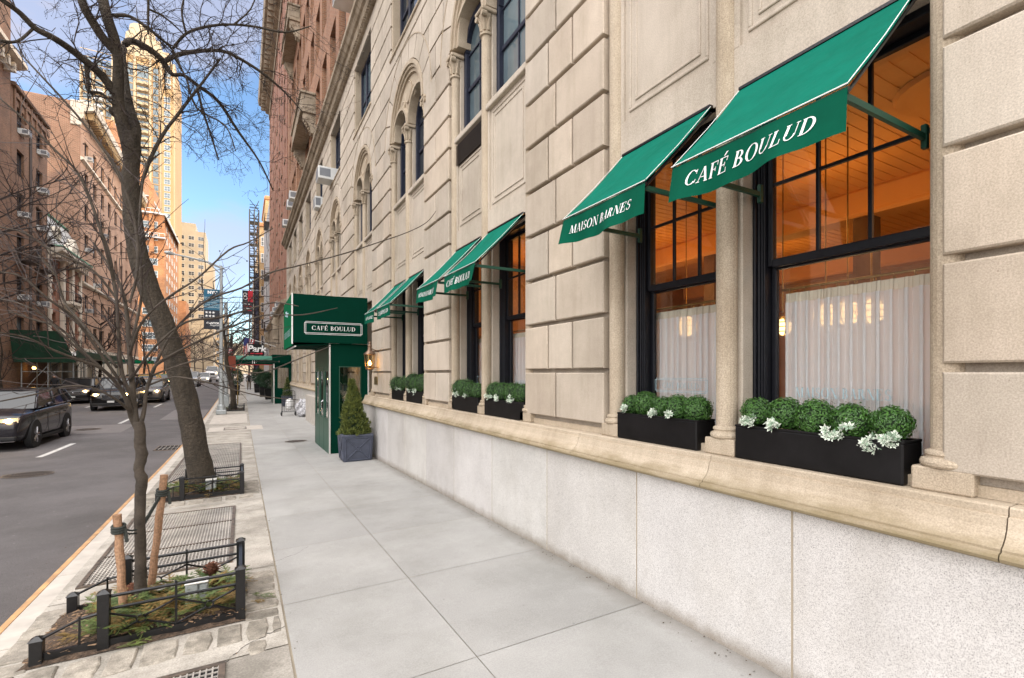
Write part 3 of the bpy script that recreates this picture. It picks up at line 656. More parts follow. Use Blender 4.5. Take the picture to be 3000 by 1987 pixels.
def arch_low(y, yc, r, z):                            # top of circle at y
    d = r * r - (y - yc) ** 2
    return z + math.sqrt(d) if d > 0 else None
ARCZ, RIN, ROUT = 6.64, 1.06, 1.50
W3 = (8.43, 10.33, 1.03)
def wall_block(mb, y0, y1, z0, z1, bays):
    "one ashlar block, cut round the arch rings and the upper windows"
    for a, b in bays:
        yc = (a + b) / 2
        # window rectangle
        if z1 > W3[0] and z0 < W3[1] and y1 > yc - W3[2] and y0 < yc + W3[2]:
            wz0, wz1, wa, wb = W3[0], W3[1], yc - W3[2], yc + W3[2]
            if y0 < wa - .05: wall_block(mb, y0, wa, z0, z1, [])
            if y1 > wb + .05: wall_block(mb, wb, y1, z0, z1, [])
            m0, m1 = max(y0, wa), min(y1, wb)
            if z0 < wz0 - .04: wall_block(mb, m0 + .0, m1, z0, wz0, [])
            if z1 > wz1 + .04: wall_block(mb, m0, m1, wz1, z1, [])
            return
        if z0 < ARCZ + ROUT and z1 > ARCZ - .02 and y1 > yc - ROUT - .02 and y0 < yc + ROUT + .02:
            n = max(2, int((y1 - y0) / .05)); run = []
            def flush(run):
                if len(run) > 1:
                    pts = [(2.802, p[0], p[1]) for p in run] + [(2.802, run[-1][0], z1), (2.802, run[0][0], z1)]
                    mb.poly(pts, (.075, 0, 0))
            for i in range(n + 1):
                y = y0 + (y1 - y0) * i / n; L = arch_low(y, yc, ROUT + .02, ARCZ); lo = max(z0, L) if L else z0
                if L is None and abs(y - yc) < ROUT: lo = z1
                if lo < z1 - .012: run.append((y, lo))
                else: flush(run); run = []
            flush(run); return
    mb.blk(y0, y1, z0, z1)
def pier(y0, y1, idx, pat):
    "the run of wall between two bays"
    mb = MB(); rr = random.Random(idx + 50); w = y1 - y0
    for k in range(11):
        z0, z1 = ZC[k] + G, ZC[k + 1] - G
        if k == 10: z1 = ARCZ - .36 - 0 * G if False else ZC[k + 1] - G
        if z0 > 6.3: break
        cuts = pat[k % 2]
        ys = [y0] + [y0 + w * c for c in cuts] + [y1]
        for a, b in zip(ys, ys[1:]):
            mb.tone = (lambda q, w: (q, q * (1 - w * .5), q * (1 - w)))(rr.uniform(.86, 1.07), rr.uniform(-.02, .08))
            mb.blk(a + (0 if a == y0 else .014), b - (0 if b == y1 else .014), z0, z1)
    mb.build('rusticated_pier', M_LIME, HOT)
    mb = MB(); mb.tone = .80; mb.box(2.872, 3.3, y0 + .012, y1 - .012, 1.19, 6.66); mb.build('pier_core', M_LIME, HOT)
ED = [-3.3] + [v for b in BAYS for v in b] + [YEND]
piers = [(ED[i], ED[i + 1]) for i in range(0, len(ED), 2)]
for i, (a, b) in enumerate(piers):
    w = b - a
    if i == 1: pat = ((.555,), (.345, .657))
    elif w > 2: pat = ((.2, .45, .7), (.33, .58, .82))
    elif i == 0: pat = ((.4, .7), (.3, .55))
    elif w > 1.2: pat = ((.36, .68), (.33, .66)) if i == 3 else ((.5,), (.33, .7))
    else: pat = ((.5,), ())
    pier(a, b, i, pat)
# the wall above the springing of the arches
mb = MB(); rr = random.Random(5)
for k in range(11, 19):
    z0, z1 = ZC[k] + G, min(ZC[k + 1] - G, 10.62); y = -3.3 + (.3 if k % 2 else 0)
    cuts = [-3.3]
    for (a, b), (c, d) in zip([(-6, -3.5)] + BAYS, BAYS + [(YEND - .2, YEND)]):
        m0, m1 = b, c
        ys = ([m0 - .78, m0 - .12, (m0 + m1) / 2, m1 + .12, m1 + .78] if k % 2 else [m0 - .45, m0 + (m1 - m0) * .2, m0 + (m1 - m0) * .8, m1 + .45, (c + d) / 2])
        cuts += [v for v in ys if cuts[-1] + .25 < v < YEND - .2]
    cuts.append(YEND)
    for a, b in zip(cuts, cuts[1:]):
        mb.tone = rr.uniform(.86, 1.07); wall_block(mb, a + .012, b - .012, z0, z1, BAYS)
mb.build('ashlar_wall', M_LIME, HOT)
mb = MB(); mb.tone = .92
prev = -3.3
for a, b in BAYS:
    yc = (a + b) / 2
    # core behind: solid apart from arch and window openings, laid as strips
    n = 30
    for i in range(n):
        ya = yc - ROUT + 2 * ROUT * i / n; yb = ya + 2 * ROUT / n
        L = arch_low((ya + yb) / 2, yc, RIN, ARCZ) or 6.66
        if (ya + yb) / 2 < a or (ya + yb) / 2 > b: pass
        inw = abs((ya + yb) / 2 - yc) < W3[2]
        if inw:
            mb.box(2.868, 3.2, ya, yb, L, W3[0] - .004); mb.box(2.868, 3.2, ya, yb, W3[1], 10.65)
        else: mb.box(2.868, 3.2, ya, yb, L, 10.65)
    mb.box(2.868, 3.2, prev, yc - ROUT, 6.66, 10.65); prev = yc + ROUT
mb.box(2.868, 3.2, prev, YEND, 6.66, 10.65)
mb.build('wall_core', M_LIME, HOT)

def capital(mb, y, r, zt=6.57, x=2.88):
    mb.lathe(x, y, [(r * .98, 6.23), (r * 1.3, 6.235), (r * 1.3, 6.262), (r * .95, 6.27), (r * .98, 6.33), (r * 1.12, 6.42), (r * 1.45, 6.49), (r * 1.5, 6.50)], 14)
    for k in range(8):                                 # leaves
        w = 2 * math.pi * k / 8; dx, dy = math.cos(w), math.sin(w)
        mb.tube([(x + dx * r * 1.02, y + dy * r * 1.02, 6.29), (x + dx * r * 1.2, y + dy * r * 1.2, 6.38), (x + dx * r * 1.62, y + dy * r * 1.62, 6.43)], [.018, .02, .008], 5)
    for sy in (-1, 1): mb.lathe(x - r * 1.35, (y + sy * r * 1.3, 6.485), [(.036, -.02), (.036, .05)], 10, 'x')
    mb.cbox(x - r * 1.75, x + r * 1.6, y - r * 1.75, y + r * 1.75, 6.52, zt, .012)
def column(y, r, name='column'):
    mb = MB(); mb.tone = 1.0
    mb.cbox(2.80, 2.98, y - .115, y + .115, 1.152, 1.262, .008)
    mb.lathe(2.885, y, [(.094, 1.262), (.104, 1.272), (.106, 1.286), (.10, 1.300), (.084, 1.306), (.082, 1.314), (.088, 1.322), (.086, 1.334), (r, 1.345), (r, 1.37), (r, 3.40), (r, 3.402), (r, 6.23)], 20)
    capital(mb, y, r)
    return mb.build(name, M_COLS, HOT)
def sash_window(y0, y1, z0, zm, z1, xo, xi, par, mat, cols=3, rows=2, pane=M_PANE, low=True, cur=False):
    "double-hung window in an opening that faces -X"
    W = bpy.data.objects.new('window', None); COL.objects.link(W); W.parent = par; W.location = Vector((xo, (y0 + y1) / 2, z0)) - par.location
    f = MB(); t = .046
    for (p, q) in ((y0, y0 + .02), (y1 - .02, y1)): f.cbox(3.035, xo + .05, p, q, z0, z1, .006)
    for (p, q) in ((y0 + .02, y0 + .034), (y1 - .034, y1 - .02)): f.cbox(3.06, xo + .05, p, q, z0, z1, .005)
    f.cbox(xo - .04, xo + .09, y0 + .034, y0 + t, z0, z1, .004); f.cbox(xo - .04, xo + .09, y1 - t, y1 - .034, z0, z1, .004); f.cbox(xo - .12, xo + .07, y0 + .03, y1 - .03, z1 - t, z1, .006)
    f.cbox(xo - .03, xi + .06, y0 + t, y0 + t + .012, z0, z1 - t, .003); f.cbox(xo - .03, xi + .06, y1 - t - .012, y1 - t, z0, z1, .003)
    f.cbox(3.02, xi + .06, y0, y1, z0 - .03, z0 + .03, .005)
    f.build('frame', mat, W)
    a, b = y0 + t + .012, y1 - t - .012; s = .034
    u = MB(); u.cbox(xo, xo + .04, a, a + s, zm, z1 - t, .005); u.cbox(xo, xo + .04, b - s, b, zm, z1 - t, .005); u.cbox(xo, xo + .04, a + s, b - s, z1 - t - s, z1 - t, .005); u.cbox(xo - .004, xo + .04, a + s, b - s, zm - .01, zm + .045, .006)
    for c in range(1, cols): y = a + s + (b - a - 2 * s) * c / cols; u.cbox(xo + .006, xo + .034, y - .011, y + .011, zm + .045, z1 - t - s, .004)
    for r in range(1, rows): z = zm + .045 + (z1 - t - s - zm - .045) * r / rows; u.cbox(xo + .008, xo + .032, a + s, b - s, z - .011, z + .011, .004)
    u.build('upper_sash', mat, W)
    u = MB(); u.cbox(xi, xi + .04, a, a + s, z0 + .03, zm + .02, .005); u.cbox(xi, xi + .04, b - s, b, z0 + .03, zm + .02, .005); u.cbox(xi, xi + .04, a + s, b - s, zm - .02, zm + .02, .005); u.cbox(xi, xi + .04, a + s, b - s, z0 + .03, z0 + .10, .005)
    u.build('lower_sash', mat, W)
    p = MB(); p.box(xo + .018, xo + .022, a + s, b - s, zm + .045, z1 - t - s); p.box(xi + .018, xi + .022, a + s, b - s, z0 + .1, zm - .02); p.build('pane', pane, W)
    return W
def bay(i, y0, y1):
    yc = (y0 + y1) / 2; near = i < 3
    column(yc, .068); 
    for y in (y0 + .005, y1 - .085): column(y, .066)
    # jambs and lintels
    mb = MB(); mb.tone = .94
    mb.cbox(2.93, 3.21, yc - .085, yc + .085, 1.15, 6.6, .008); mb.cbox(2.93, 3.21, y0 - .02, y0 + .06, 1.15, 6.6, .008); mb.cbox(2.93, 3.21, y1 - .16, y1, 1.15, 6.6, .008)
    mb.build('window_jamb', M_LIME, HOT)
    ops = [(y0 + .06, yc - .085), (yc + .085, y1 - .16)]
    if i != 3:
        for k, (a, b) in enumerate(ops): sash_window(a, b, 1.16, 2.42, 3.55, 3.115, 3.158, HOT, M_FRAME, pane=M_PANE if near else M_DGL)
    # spandrels with a sunk panel
    for k, (a, b) in enumerate(ops):
        mb = MB(); mb.tone = rnd.uniform(.95, 1.03)
        A, B = a - .03, b + .03
        mb.box(2.872, 3.28, A, B, 3.55, 3.86)
        mb.box(2.90, 3.2, A, B, 3.86, 5.22); mb.cbox(2.872, 2.93, A, A + .05, 3.862, 5.2, .004); mb.cbox(2.872, 2.93, B - .05, B, 3.862, 5.2, .004)
        gr = (i == 1 and k == 1)
        zt = 4.84 if gr else 5.16
        for (p, q, s, u) in ((A + .10, B - .10, 3.93, 3.955), (A + .10, B - .10, zt - .025, zt), (A + .10, A + .125, 3.955, zt - .025), (B - .125, B - .10, 3.955, zt - .025)): mb.cbox(2.887, 2.915, p, q, s, u, .006)
        for (p, q, s, u) in ((A + .17, B - .17, 4.00, 4.02), (A + .17, B - .17, zt - .09, zt - .07), (A + .17, A + .19, 4.02, zt - .09), (B - .19, B - .17, 4.02, zt - .09)): mb.cbox(2.889, 2.915, p, q, s, u, .005)
        mb.cbox(2.84, 3.2, A, B, 5.21, 5.29, .01)
        mb.build('spandrel_panel', M_LIME, HOT)
        if gr:
            g = MB(); g.box(2.893, 2.90, A + .02, B - .02, 4.86, 5.19); z = 4.87
            while z < 5.18: g.poly([(2.862, A + .02, z), (2.892, A + .02, z + .012), (2.892, A + .02, z + .018), (2.862, A + .02, z + .006)], (0, B - A - .04, 0)); z += .024
            g.build('vent_grille', pmat('brown_vent_metal', (.085, .07, .06), .5, var=.2, metal=.3), HOT)
        # first-floor window with rounded head
        cy = (a + b) / 2; r = (b - a) / 2 - .01
        W = bpy.data.objects.new('window', None); COL.objects.link(W); W.parent = HOT; W.location = Vector((3.05, cy, 5.29)) - HOT.location
        f = MB(); t = .075
        f.cbox(2.99, 3.12, a, a + t, 5.29, 6.6, .006); f.cbox(2.99, 3.12, b - t, b, 5.29, 6.6, .006); f.cbox(3.0, 3.14, a + t, b - t, 5.29, 5.37, .006); f.cbox(3.03, 3.10, a + t, b - t, 6.0, 6.06, .006)
        n = 12
        for q in range(n):
            w0, w1 = math.pi * q / n, math.pi * (q + 1) / n; P = []
            for x in (2.99, 3.12):
                for ra, ww in ((r, w0), (r, w1), (r - t, w1), (r - t, w0)): P.append((x, cy + ra * math.cos(ww), 6.6 + ra * math.sin(ww)))
            f.hexa(P)
        f.cbox(3.04, 3.08, cy - .012, cy + .012, 5.37, 6.6 + r - t, .004); f.cbox(3.04, 3.08, a + t, b - t, 6.55, 6.575, .004)
        f.build('frame', M_FRAME2, W)
        p = MB(); p.poly([(3.06, a + t, 5.37), (3.06, b - t, 5.37)] + [(3.06, cy + (r - t) * math.cos(math.pi * q / 12), 6.6 + (r - t) * math.sin(math.pi * q / 12)) for q in range(13)], (.004, 0, 0)); p.build('pane', M_DGLB if i == 1 else M_DGL, W)
    # arch: rings, tympanum, voussoirs
    mb = MB(); mb.tone = .98
    def ring(r0, r1, x0, x1, w0=0, w1=math.pi, n=22, z=ARCZ, c=yc):
        for q in range(n):
            a, b = w0 + (w1 - w0) * q / n, w0 + (w1 - w0) * (q + 1) / n; P = []
            for x in (x0, x1):
                for ra, ww in ((r1, a), (r1, b), (r0, b), (r0, a)): P.append((x, c + ra * math.cos(ww), z + ra * math.sin(ww)))
            mb.hexa(P)
    ring(1.02, RIN + .03, 2.785, 3.1); ring(.965, 1.02, 2.815, 3.1); ring(.90, .965, 2.85, 3.1)
    r = (ops[0][1] - ops[0][0]) / 2 - .01
    for a, b in ops:
        cy = (a + b) / 2; ring(r - .0, r + .055, 2.83, 3.05, z=6.60, c=cy); 
    n = 36; R0 = .93
    for q in range(n):                                  # tympanum between sub-arches and the big arch
        ya, yb = yc - R0 + 2 * R0 * q / n, yc - R0 + 2 * R0 * (q + 1) / n; P = []
        for y in (ya, yb):
            top = arch_low(y, yc, R0, ARCZ) or ARCZ + .005; lo = 6.6
            for a, b in ops:
                L = arch_low(y, (a + b) / 2, r + .02, 6.60)
                if L: lo = max(lo, L)
            P.append((y, min(lo, top - .002), top))
        (y_a, la, ta), (y_b, lb, tb) = P
        mb.hexa([(2.89, y_a, la), (2.89, y_b, lb), (2.98, y_b, lb), (2.98, y_a, la), (2.89, y_a, ta), (2.89, y_b, tb), (2.98, y_b, tb), (2.98, y_a, ta)])
    mb.lathe(2.868, (yc, 7.26), [(.17, 0), (.19, -.012), (.205, 0), (.2, .03)], 18, 'x'); 
    for sy in (-1, 1): mb.lathe(2.872, (yc + sy * .36, 7.12), [(.09, 0), (.10, -.01), (.115, 0), (.11, .03)], 14, 'x')
    mb.build('arch_moulding', M_COLS, HOT)
    mb = MB(); rr = random.Random(i); nv = 9
    for q in range(nv):
        a, b = math.pi * q / nv + .011, math.pi * (q + 1) / nv - .011; mb.tone = rr.uniform(.94, 1.05); pts = []
        for s_ in range(5): w = a + (b - a) * s_ / 4; pts.append((2.803, yc + ROUT * math.cos(w), ARCZ + ROUT * math.sin(w)))
        for s_ in range(5): w = b + (a - b) * s_ / 4; pts.append((2.803, yc + (RIN + .05) * math.cos(w), ARCZ + (RIN + .05) * math.sin(w)))
        mb.poly(pts, (.07, 0, 0))
    mb.build('voussoirs', M_LIME, HOT)
    mb = MB(); ring(ROUT + .002, ROUT + .02, 2.795, 2.84); mb.build('arch_bead', M_COLS, HOT) if i < 4 else None
    # third-floor window
    W = bpy.data.objects.new('window', None); COL.objects.link(W); W.parent = HOT; W.location = Vector((3.05, yc, W3[0])) - HOT.location
    f = MB(); f.cbox(2.99, 3.1, yc - 1.0, yc - .92, 8.46, 10.3, .006); f.cbox(2.99, 3.1, yc + .92, yc + 1.0, 8.46, 10.3, .006); f.cbox(2.99, 3.1, yc - .92, yc + .92, 10.22, 10.3, .006)
    for yy in (-.38, .38): f.cbox(3.0, 3.1, yc + yy - .045, yc + yy + .045, 8.5, 10.22, .006)
    f.cbox(3.02, 3.09, yc - .92, yc + .92, 9.3, 9.36, .006); f.cbox(2.98, 3.1, yc - 1.0, yc + 1.0, 8.44, 8.5, .006); f.build('frame', M_FRAME2, W)
    p = MB(); p.box(3.05, 3.055, yc - .95, yc + .95, 8.46, 10.25); p.build('pane', M_DGLB if i % 2 else M_DGL, W)
    mb = MB(); mb.cbox(2.77, 3.2, yc - 1.08, yc + 1.08, 8.385, 8.44, .01)
    for yy in (-1.03, .985): mb.cbox(2.83, 3.0, yc + yy, yc + yy + .045, 8.44, 10.33, .006)
    mb.build('window_surround', M_COLS, HOT)
for i, (a, b) in enumerate(BAYS): bay(i, a, b)
# cornice
mb = MB(); pf = [(2.84, 10.60), (2.72, 10.60), (2.70, 10.66), (2.70, 10.70), (2.66, 10.715), (2.64, 10.80), (2.58, 10.82), (2.52, 10.90), (2.46, 10.93), (2.45, 11.02), (2.49, 11.05), (2.86, 11.10)]
mb.extr(pf, -3.3, YEND + .05)
y = -3.2
while y < YEND: mb.cbox(2.655, 2.73, y, y + .055, 10.62, 10.69, .004); y += .10
mb.build('cornice', M_CORN, HOT)
# brick storeys above
def openwall(mb, x, y0, y1, z0, z1, ops, dep=.16, sgn=1, nx=None):
    "wall sheet facing -X (sgn 1) or +X (sgn -1) with reveals; ops = (ya, yb, za, zb)"
    ys = sorted({y0, y1, *[v for o in ops for v in (o[0], o[1])]}); zs = sorted({z0, z1, *[v for o in ops for v in (o[2], o[3])]})
    ops_s = [(round(o[0], 4), round(o[1], 4), round(o[2], 4), round(o[3], 4)) for o in ops]
    for a, b in zip(ys, ys[1:]):
        run = None
        for c, d in zip(zs, zs[1:]):
            my, mz = (a + b) / 2, (c + d) / 2
            hole = any(o[0] < my < o[1] and o[2] < mz < o[3] for o in ops)
            if not hole:
                if run: run[1] = d
                else: run = [c, d]
            if hole or d == zs[-1]:
                if run: mb.flat([(x, a, run[0]), (x, b, run[0]), (x, b, run[1]), (x, a, run[1])]); run = None
    xd = x + dep * sgn
    for a, b, c, d in ops:
        mb.flat([(x, a, c), (xd, a, c), (xd, a, d), (x, a, d)]); mb.flat([(x, b, c), (xd, b, c), (xd, b, d), (x, b, d)])
        mb.flat([(x, a, d), (xd, a, d), (xd, b, d), (x, b, d)]); mb.flat([(x, a, c), (xd, a, c), (xd, b, c), (x, b, c)])
PROTO = {}
def small_window(par, loc, w, h, style, rz=0, glass=None, sill=True):
    "window part: frame, pane, sill as sub-parts; local frame faces -Y, then turned"
    key = (round(w, 2), round(h, 2), style, glass.name if glass else '')
    if key not in PROTO:
        f = MB(); t = .06; fm = {'dark': M_FRAME2, 'white': M_WHT, 'cream': M_CREAM}[style]
        f.box(-w / 2, -w / 2 + t, -.03, .05, 0, h); f.box(w / 2 - t, w / 2, -.03, .05, 0, h); f.box(-w / 2 + t, w / 2 - t, -.03, .05, h - t, h); f.box(-w / 2 + t, w / 2 - t, -.03, .05, 0, t); f.box(-w / 2 + t, w / 2 - t, -.02, .04, h * .49, h * .49 + .06)
        if w > 1.5:
            for q in (-w * .22, w * .22): f.box(q - .03, q + .03, -.02, .04, t, h - t)
        p = MB(); p.box(-w / 2 + t, w / 2 - t, .01, .02, t, h - t)
        s = MB(); s.box(-w / 2 - .05, w / 2 + .05, -.22, -.03, -.08, -.005)
        PROTO[key] = [f.build('frame', fm, None).data, p.build('pane', glass or M_DGL, None).data, s.build('sill', M_CORN, None).data]
        for o in list(bpy.data.objects):
            if o.parent is None and o.name.split('.')[0] in ('frame', 'pane', 'sill') and o.type == 'MESH': bpy.data.objects.remove(o)
    W = bpy.data.objects.new('window', None); COL.objects.link(W); W.parent = par; W.location = Vector(loc) - par.location; W.rotation_euler = (0, 0, rz)
    for nm, me in zip(('frame', 'pane', 'sill'), PROTO[key]):
        if nm == 'sill' and not sill: continue
        o = bpy.data.objects.new(nm, me); COL.objects.link(o); o.parent = W
    return W
def slab_window(par, loc, w, h, mat_f, rz=0, glass=None, div=2):
    "far window: one mesh, frame and glass as two materials"
    key = ('s', round(w, 2), round(h, 2), mat_f.name, glass.name if glass else '', div)
    if key not in PROTO:
        f = MB(); t = .09; f.box(-w / 2, -w / 2 + t, -.05, .05, 0, h); f.box(w / 2 - t, w / 2, -.05, .05, 0, h); f.box(-w / 2 + t, w / 2 - t, -.05, .05, h - t, h); f.box(-w / 2 + t, w / 2 - t, -.05, .05, 0, t)
        for d in range(1, div): q = -w / 2 + w * d / div; f.box(q - .035, q + .035, -.04, .04, t, h - t)
        f.box(-w / 2 + t, w / 2 - t, -.03, .04, h * .5, h * .5 + .07)
        f.cm = 1; f.box(-w / 2 + t, w / 2 - t, .0, .01, t, h - t)
        o = f.build('window', [mat_f, glass or M_DGL]); PROTO[key] = o.data; bpy.data.objects.remove(o)
    o = bpy.data.objects.new('window', PROTO[key]); COL.objects.link(o); o.parent = par; o.location = Vector(loc) - par.location; o.rotation_euler = (0, 0, rz); return o
HTOP = 33.5
ops = []; wl = []
for fl in range(7):
    z = 12.3 + fl * 3.15
    for a, b in BAYS[2:]:
        for s in (-.95, .95):
            y = (a + b) / 2 + s; ops.append((y - .62, y + .62, z, z + 2.0)); wl.append((y, z))
mb = MB(); openwall(mb, 2.88, -3.3, YEND, 11.05, HTOP, ops, .3); mb.box(2.881, 30, -3.3, -3.2, 0, HTOP); mb.box(2.9, 30, YEND - .1, YEND, 6, HTOP); mb.box(2.9, 30, -3.2, YEND - .1, HTOP - .1, HTOP); mb.box(29, 30, -3.2, YEND - .1, 0, HTOP - .1)
mb.build('brick_wall', M_BRK, HOT)
for y, z in wl: small_window(HOT, (3.12, y, z), 1.24, 2.0, 'dark', R(-90), M_DGLB if rnd.random() < .4 else M_DGL)
mb = MB(); mb.box(3.2, 3.4, -3.2, YEND - .15, 6.7, HTOP - .2); mb.box(3.36, 3.6, 8.05, YEND - .15, 1, 3.7); mb.box(3.2, 3.4, -3.2, YEND - .15, 4.0, 6.7); mb.build('dark_interior', M_VOID, HOT)
# great roof cornice
mb = MB(); mb.extr([(2.9, HTOP - 2.2), (2.75, HTOP - 2.2), (2.72, HTOP - 1.6), (2.4, HTOP - 1.5), (2.3, HTOP - 1.0), (1.7, HTOP - .8), (1.6, HTOP - .2), (1.7, HTOP), (2.9, HTOP + .1)], -3.3, YEND + 25)
y = 10
while y < YEND + 25: mb.box(1.9, 2.7, y, y + .25, HTOP - 1.45, HTOP - 1.0); y += .8
mb.build('roof_cornice', M_CORN, HOT)
# stone balconies on scrolled consoles
def balcony(y0, y1, z, x=2.28):
    B = bpy.data.objects.new('balcony', None); COL.objects.link(B); B.parent = HOT; B.location = Vector((2.88, y0, z)) - HOT.location
    mb = MB(); mb.cbox(x - .05, 2.88, y0 - .05, y1 + .05, z, z + .10, .015); mb.cbox(x, 2.88, y0, y1, z + .10, z + .82, .01); mb.cbox(x - .07, 2.88, y0 - .07, y1 + .07, z + .82, z + .93, .02)
    for (a, b, c, d) in ((x + .08, 2.8, z + .22, z + .25), (x + .08, 2.8, z + .67, z + .70)): mb.cbox(a, b, y0 - .02, y0, c, d, .004)
    mb.cbox(x + .08, x + .11, y0 - .02, y0, z + .25, z + .67, .004); mb.cbox(2.77, 2.8, y0 - .02, y0, z + .25, z + .67, .004)
    mb.build('parapet', M_CORN, B)
    for yy in (y0 + .05, y1 - .4):
        mb = MB(); pf = [(2.88, z - .0), (x + .08, z - .0), (x + .05, z - .16), (x + .12, z - .30), (x + .28, z - .42), (x + .38, z - .62), (x + .42, z - .8), (x + .52, z - .9), (2.88, z - .95)]
        mb.extr(pf, yy, yy + .34); mb.lathe((x + .2, z - .17), yy - .03, [(.13, 0), (.13, .40)], 14, 'y'); mb.lathe((x + .2, z - .17), yy - .05, [(.06, 0), (.06, .44)], 10, 'y'); mb.lathe((x + .45, z - .78), yy - .02, [(.07, 0), (.07, .38)], 10, 'y')
        for k in range(6): a = k / 5; mb.ball((x + .14 + .3 * a, yy + .17, z - .3 - .5 * a), .06, 6, 4)
        mb.build('console', M_CORN, B)
balcony(23.2, 27.7, 13.25); balcony(29.9, 34.5, 21.6)
# room behind the two nearest bays
mb = MB(); mb.box(3.30, 9.2, -1.5, -1.4, .2, 4.0); mb.box(3.30, 9.2, 7.9, 8.0, .2, 4.0); mb.box(9.2, 9.3, -1.5, 8.0, .2, 4.0); mb.build('room_wall', M_ROOM, HOT)
mb = MB(); mb.box(3.3, 9.2, -1.5, 8, .1, .2); mb.build('room_floor', M_ROOM, HOT)
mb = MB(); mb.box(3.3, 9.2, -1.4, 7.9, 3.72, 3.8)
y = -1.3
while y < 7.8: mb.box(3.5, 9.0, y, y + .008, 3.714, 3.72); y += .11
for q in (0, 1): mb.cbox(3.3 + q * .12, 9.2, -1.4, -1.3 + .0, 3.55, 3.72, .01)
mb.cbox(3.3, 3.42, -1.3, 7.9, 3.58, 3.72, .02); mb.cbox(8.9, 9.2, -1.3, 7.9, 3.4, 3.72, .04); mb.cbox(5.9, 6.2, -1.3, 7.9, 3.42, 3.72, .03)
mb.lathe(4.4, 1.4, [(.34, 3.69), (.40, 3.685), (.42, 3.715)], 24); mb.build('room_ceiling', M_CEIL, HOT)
mb = MB()
for yy in (-.6, .35, 2.2, 4.2, 6.2): mb.box(9.12, 9.2, yy, yy + .3, .2, 3.4); mb.box(5.95, 6.15, yy + .5, yy + .68, .2, 3.5)
mb.build('room_column', pmat('dark_wood_panel', (.10, .05, .028), .5, var=.3, sc=5), HOT)
mb = MB()
for yy in (1.0, 3.4, 5.6): mb.tube([(4.2, yy, 2.35), (6.5, yy + .4, 2.35)], .012, 6); mb.tube([(4.2, yy - .12, 2.45), (6.5, yy + .28, 2.45)], .01, 6)
mb.build('brass_rail', M_BRASS, HOT)

def lampo(name, x, y, z, p, c=(1, .42, .10), r=.12, par=None):
    d = bpy.data.lights.new(name, 'POINT'); d.energy = p; d.color = c; d.shadow_soft_size = r
    o = bpy.data.objects.new(name, d); COL.objects.link(o); o.location = (x, y, z)
    if par: o.parent = par; o.location = Vector((x, y, z)) - par.location
    return o
def pendant(x, y, z, label, r=.10, p=10):
    t = thing('pendant_lamp', label, 'lamp', (x, y, z), 'caged pendant lamps in the restaurant')
    mb = MB(); mb.ball((x, y, z), r, 14, 10, 1.0); mb.build('globe', M_GLOBE, t, smooth=True)
    mb = MB(); mb.tube([(x, y, z + r), (x, y, 3.7)], .006, 6); mb.lathe(x, y, [(.03, z + r), (.045, z + r + .02), (.02, z + r + .06)], 10)
    for k in range(4):
        w = math.pi * k / 4; mb.tube([(x + (r + .012) * math.cos(a) * math.cos(w), y + (r + .012) * math.cos(a) * math.sin(w), z + (r + .012) * math.sin(a)) for a in [2 * math.pi * q / 16 for q in range(17)]], .004, 4)
    for a in (-.5, 0, .5): mb.tube([(x + (r + .012) * math.cos(a) * math.cos(w), y + (r + .012) * math.cos(a) * math.sin(w), z + (r + .012) * math.sin(a)) for w in [2 * math.pi * q / 16 for q in range(17)]], .004, 4)
    mb.build('cage', M_BRASS, t)
    lampo('bulb', x, y, z, p, (1, .74, .48), par=t, r=.1)
pendant(4.3, 2.29, 2.19, 'left one of three caged globe lamps glowing behind the nearest curtain', .095)
pendant(4.3, 2.12, 2.19, 'middle one of three caged globe lamps glowing behind the nearest curtain', .095)
pendant(4.3, 1.95, 2.185, 'right one of three caged globe lamps glowing behind the nearest curtain', .095)
pendant(4.3, 2.66, 2.12, 'small caged globe lamp at the left edge of the nearest curtain', .075)
pendant(4.3, 3.76, 2.22, 'caged globe lamp glowing through the curtain under the second awning', .11)
for (x, y) in ((4.6, .4), (4.9, 2.6), (5.2, 5.2), (7.4, 1.2), (7.4, 4.6), (6.0, 6.6), (4.2, 7.0)): lampo('ceiling_glow', x, y, 3.0, 20, (1, .42, .10), .3, HOT)
for k, (x, y) in enumerate(((4.55, 1.0), (4.75, 3.2), (4.7, 5.5))):
    mb = MB(); mb.lathe(x, y, [(.085, 3.70), (.085, 3.712)], 20); o = mb.build('ceiling_downlight', emat('downlight', (1, .58, .25), 3.5), None)
    tag(o, ('round lit downlight in the ceiling seen through the nearest window', 'round lit downlight in the ceiling seen through the second window', 'round lit downlight in the ceiling of the farther bay')[k], 'ceiling light', 'downlights in the restaurant ceiling')

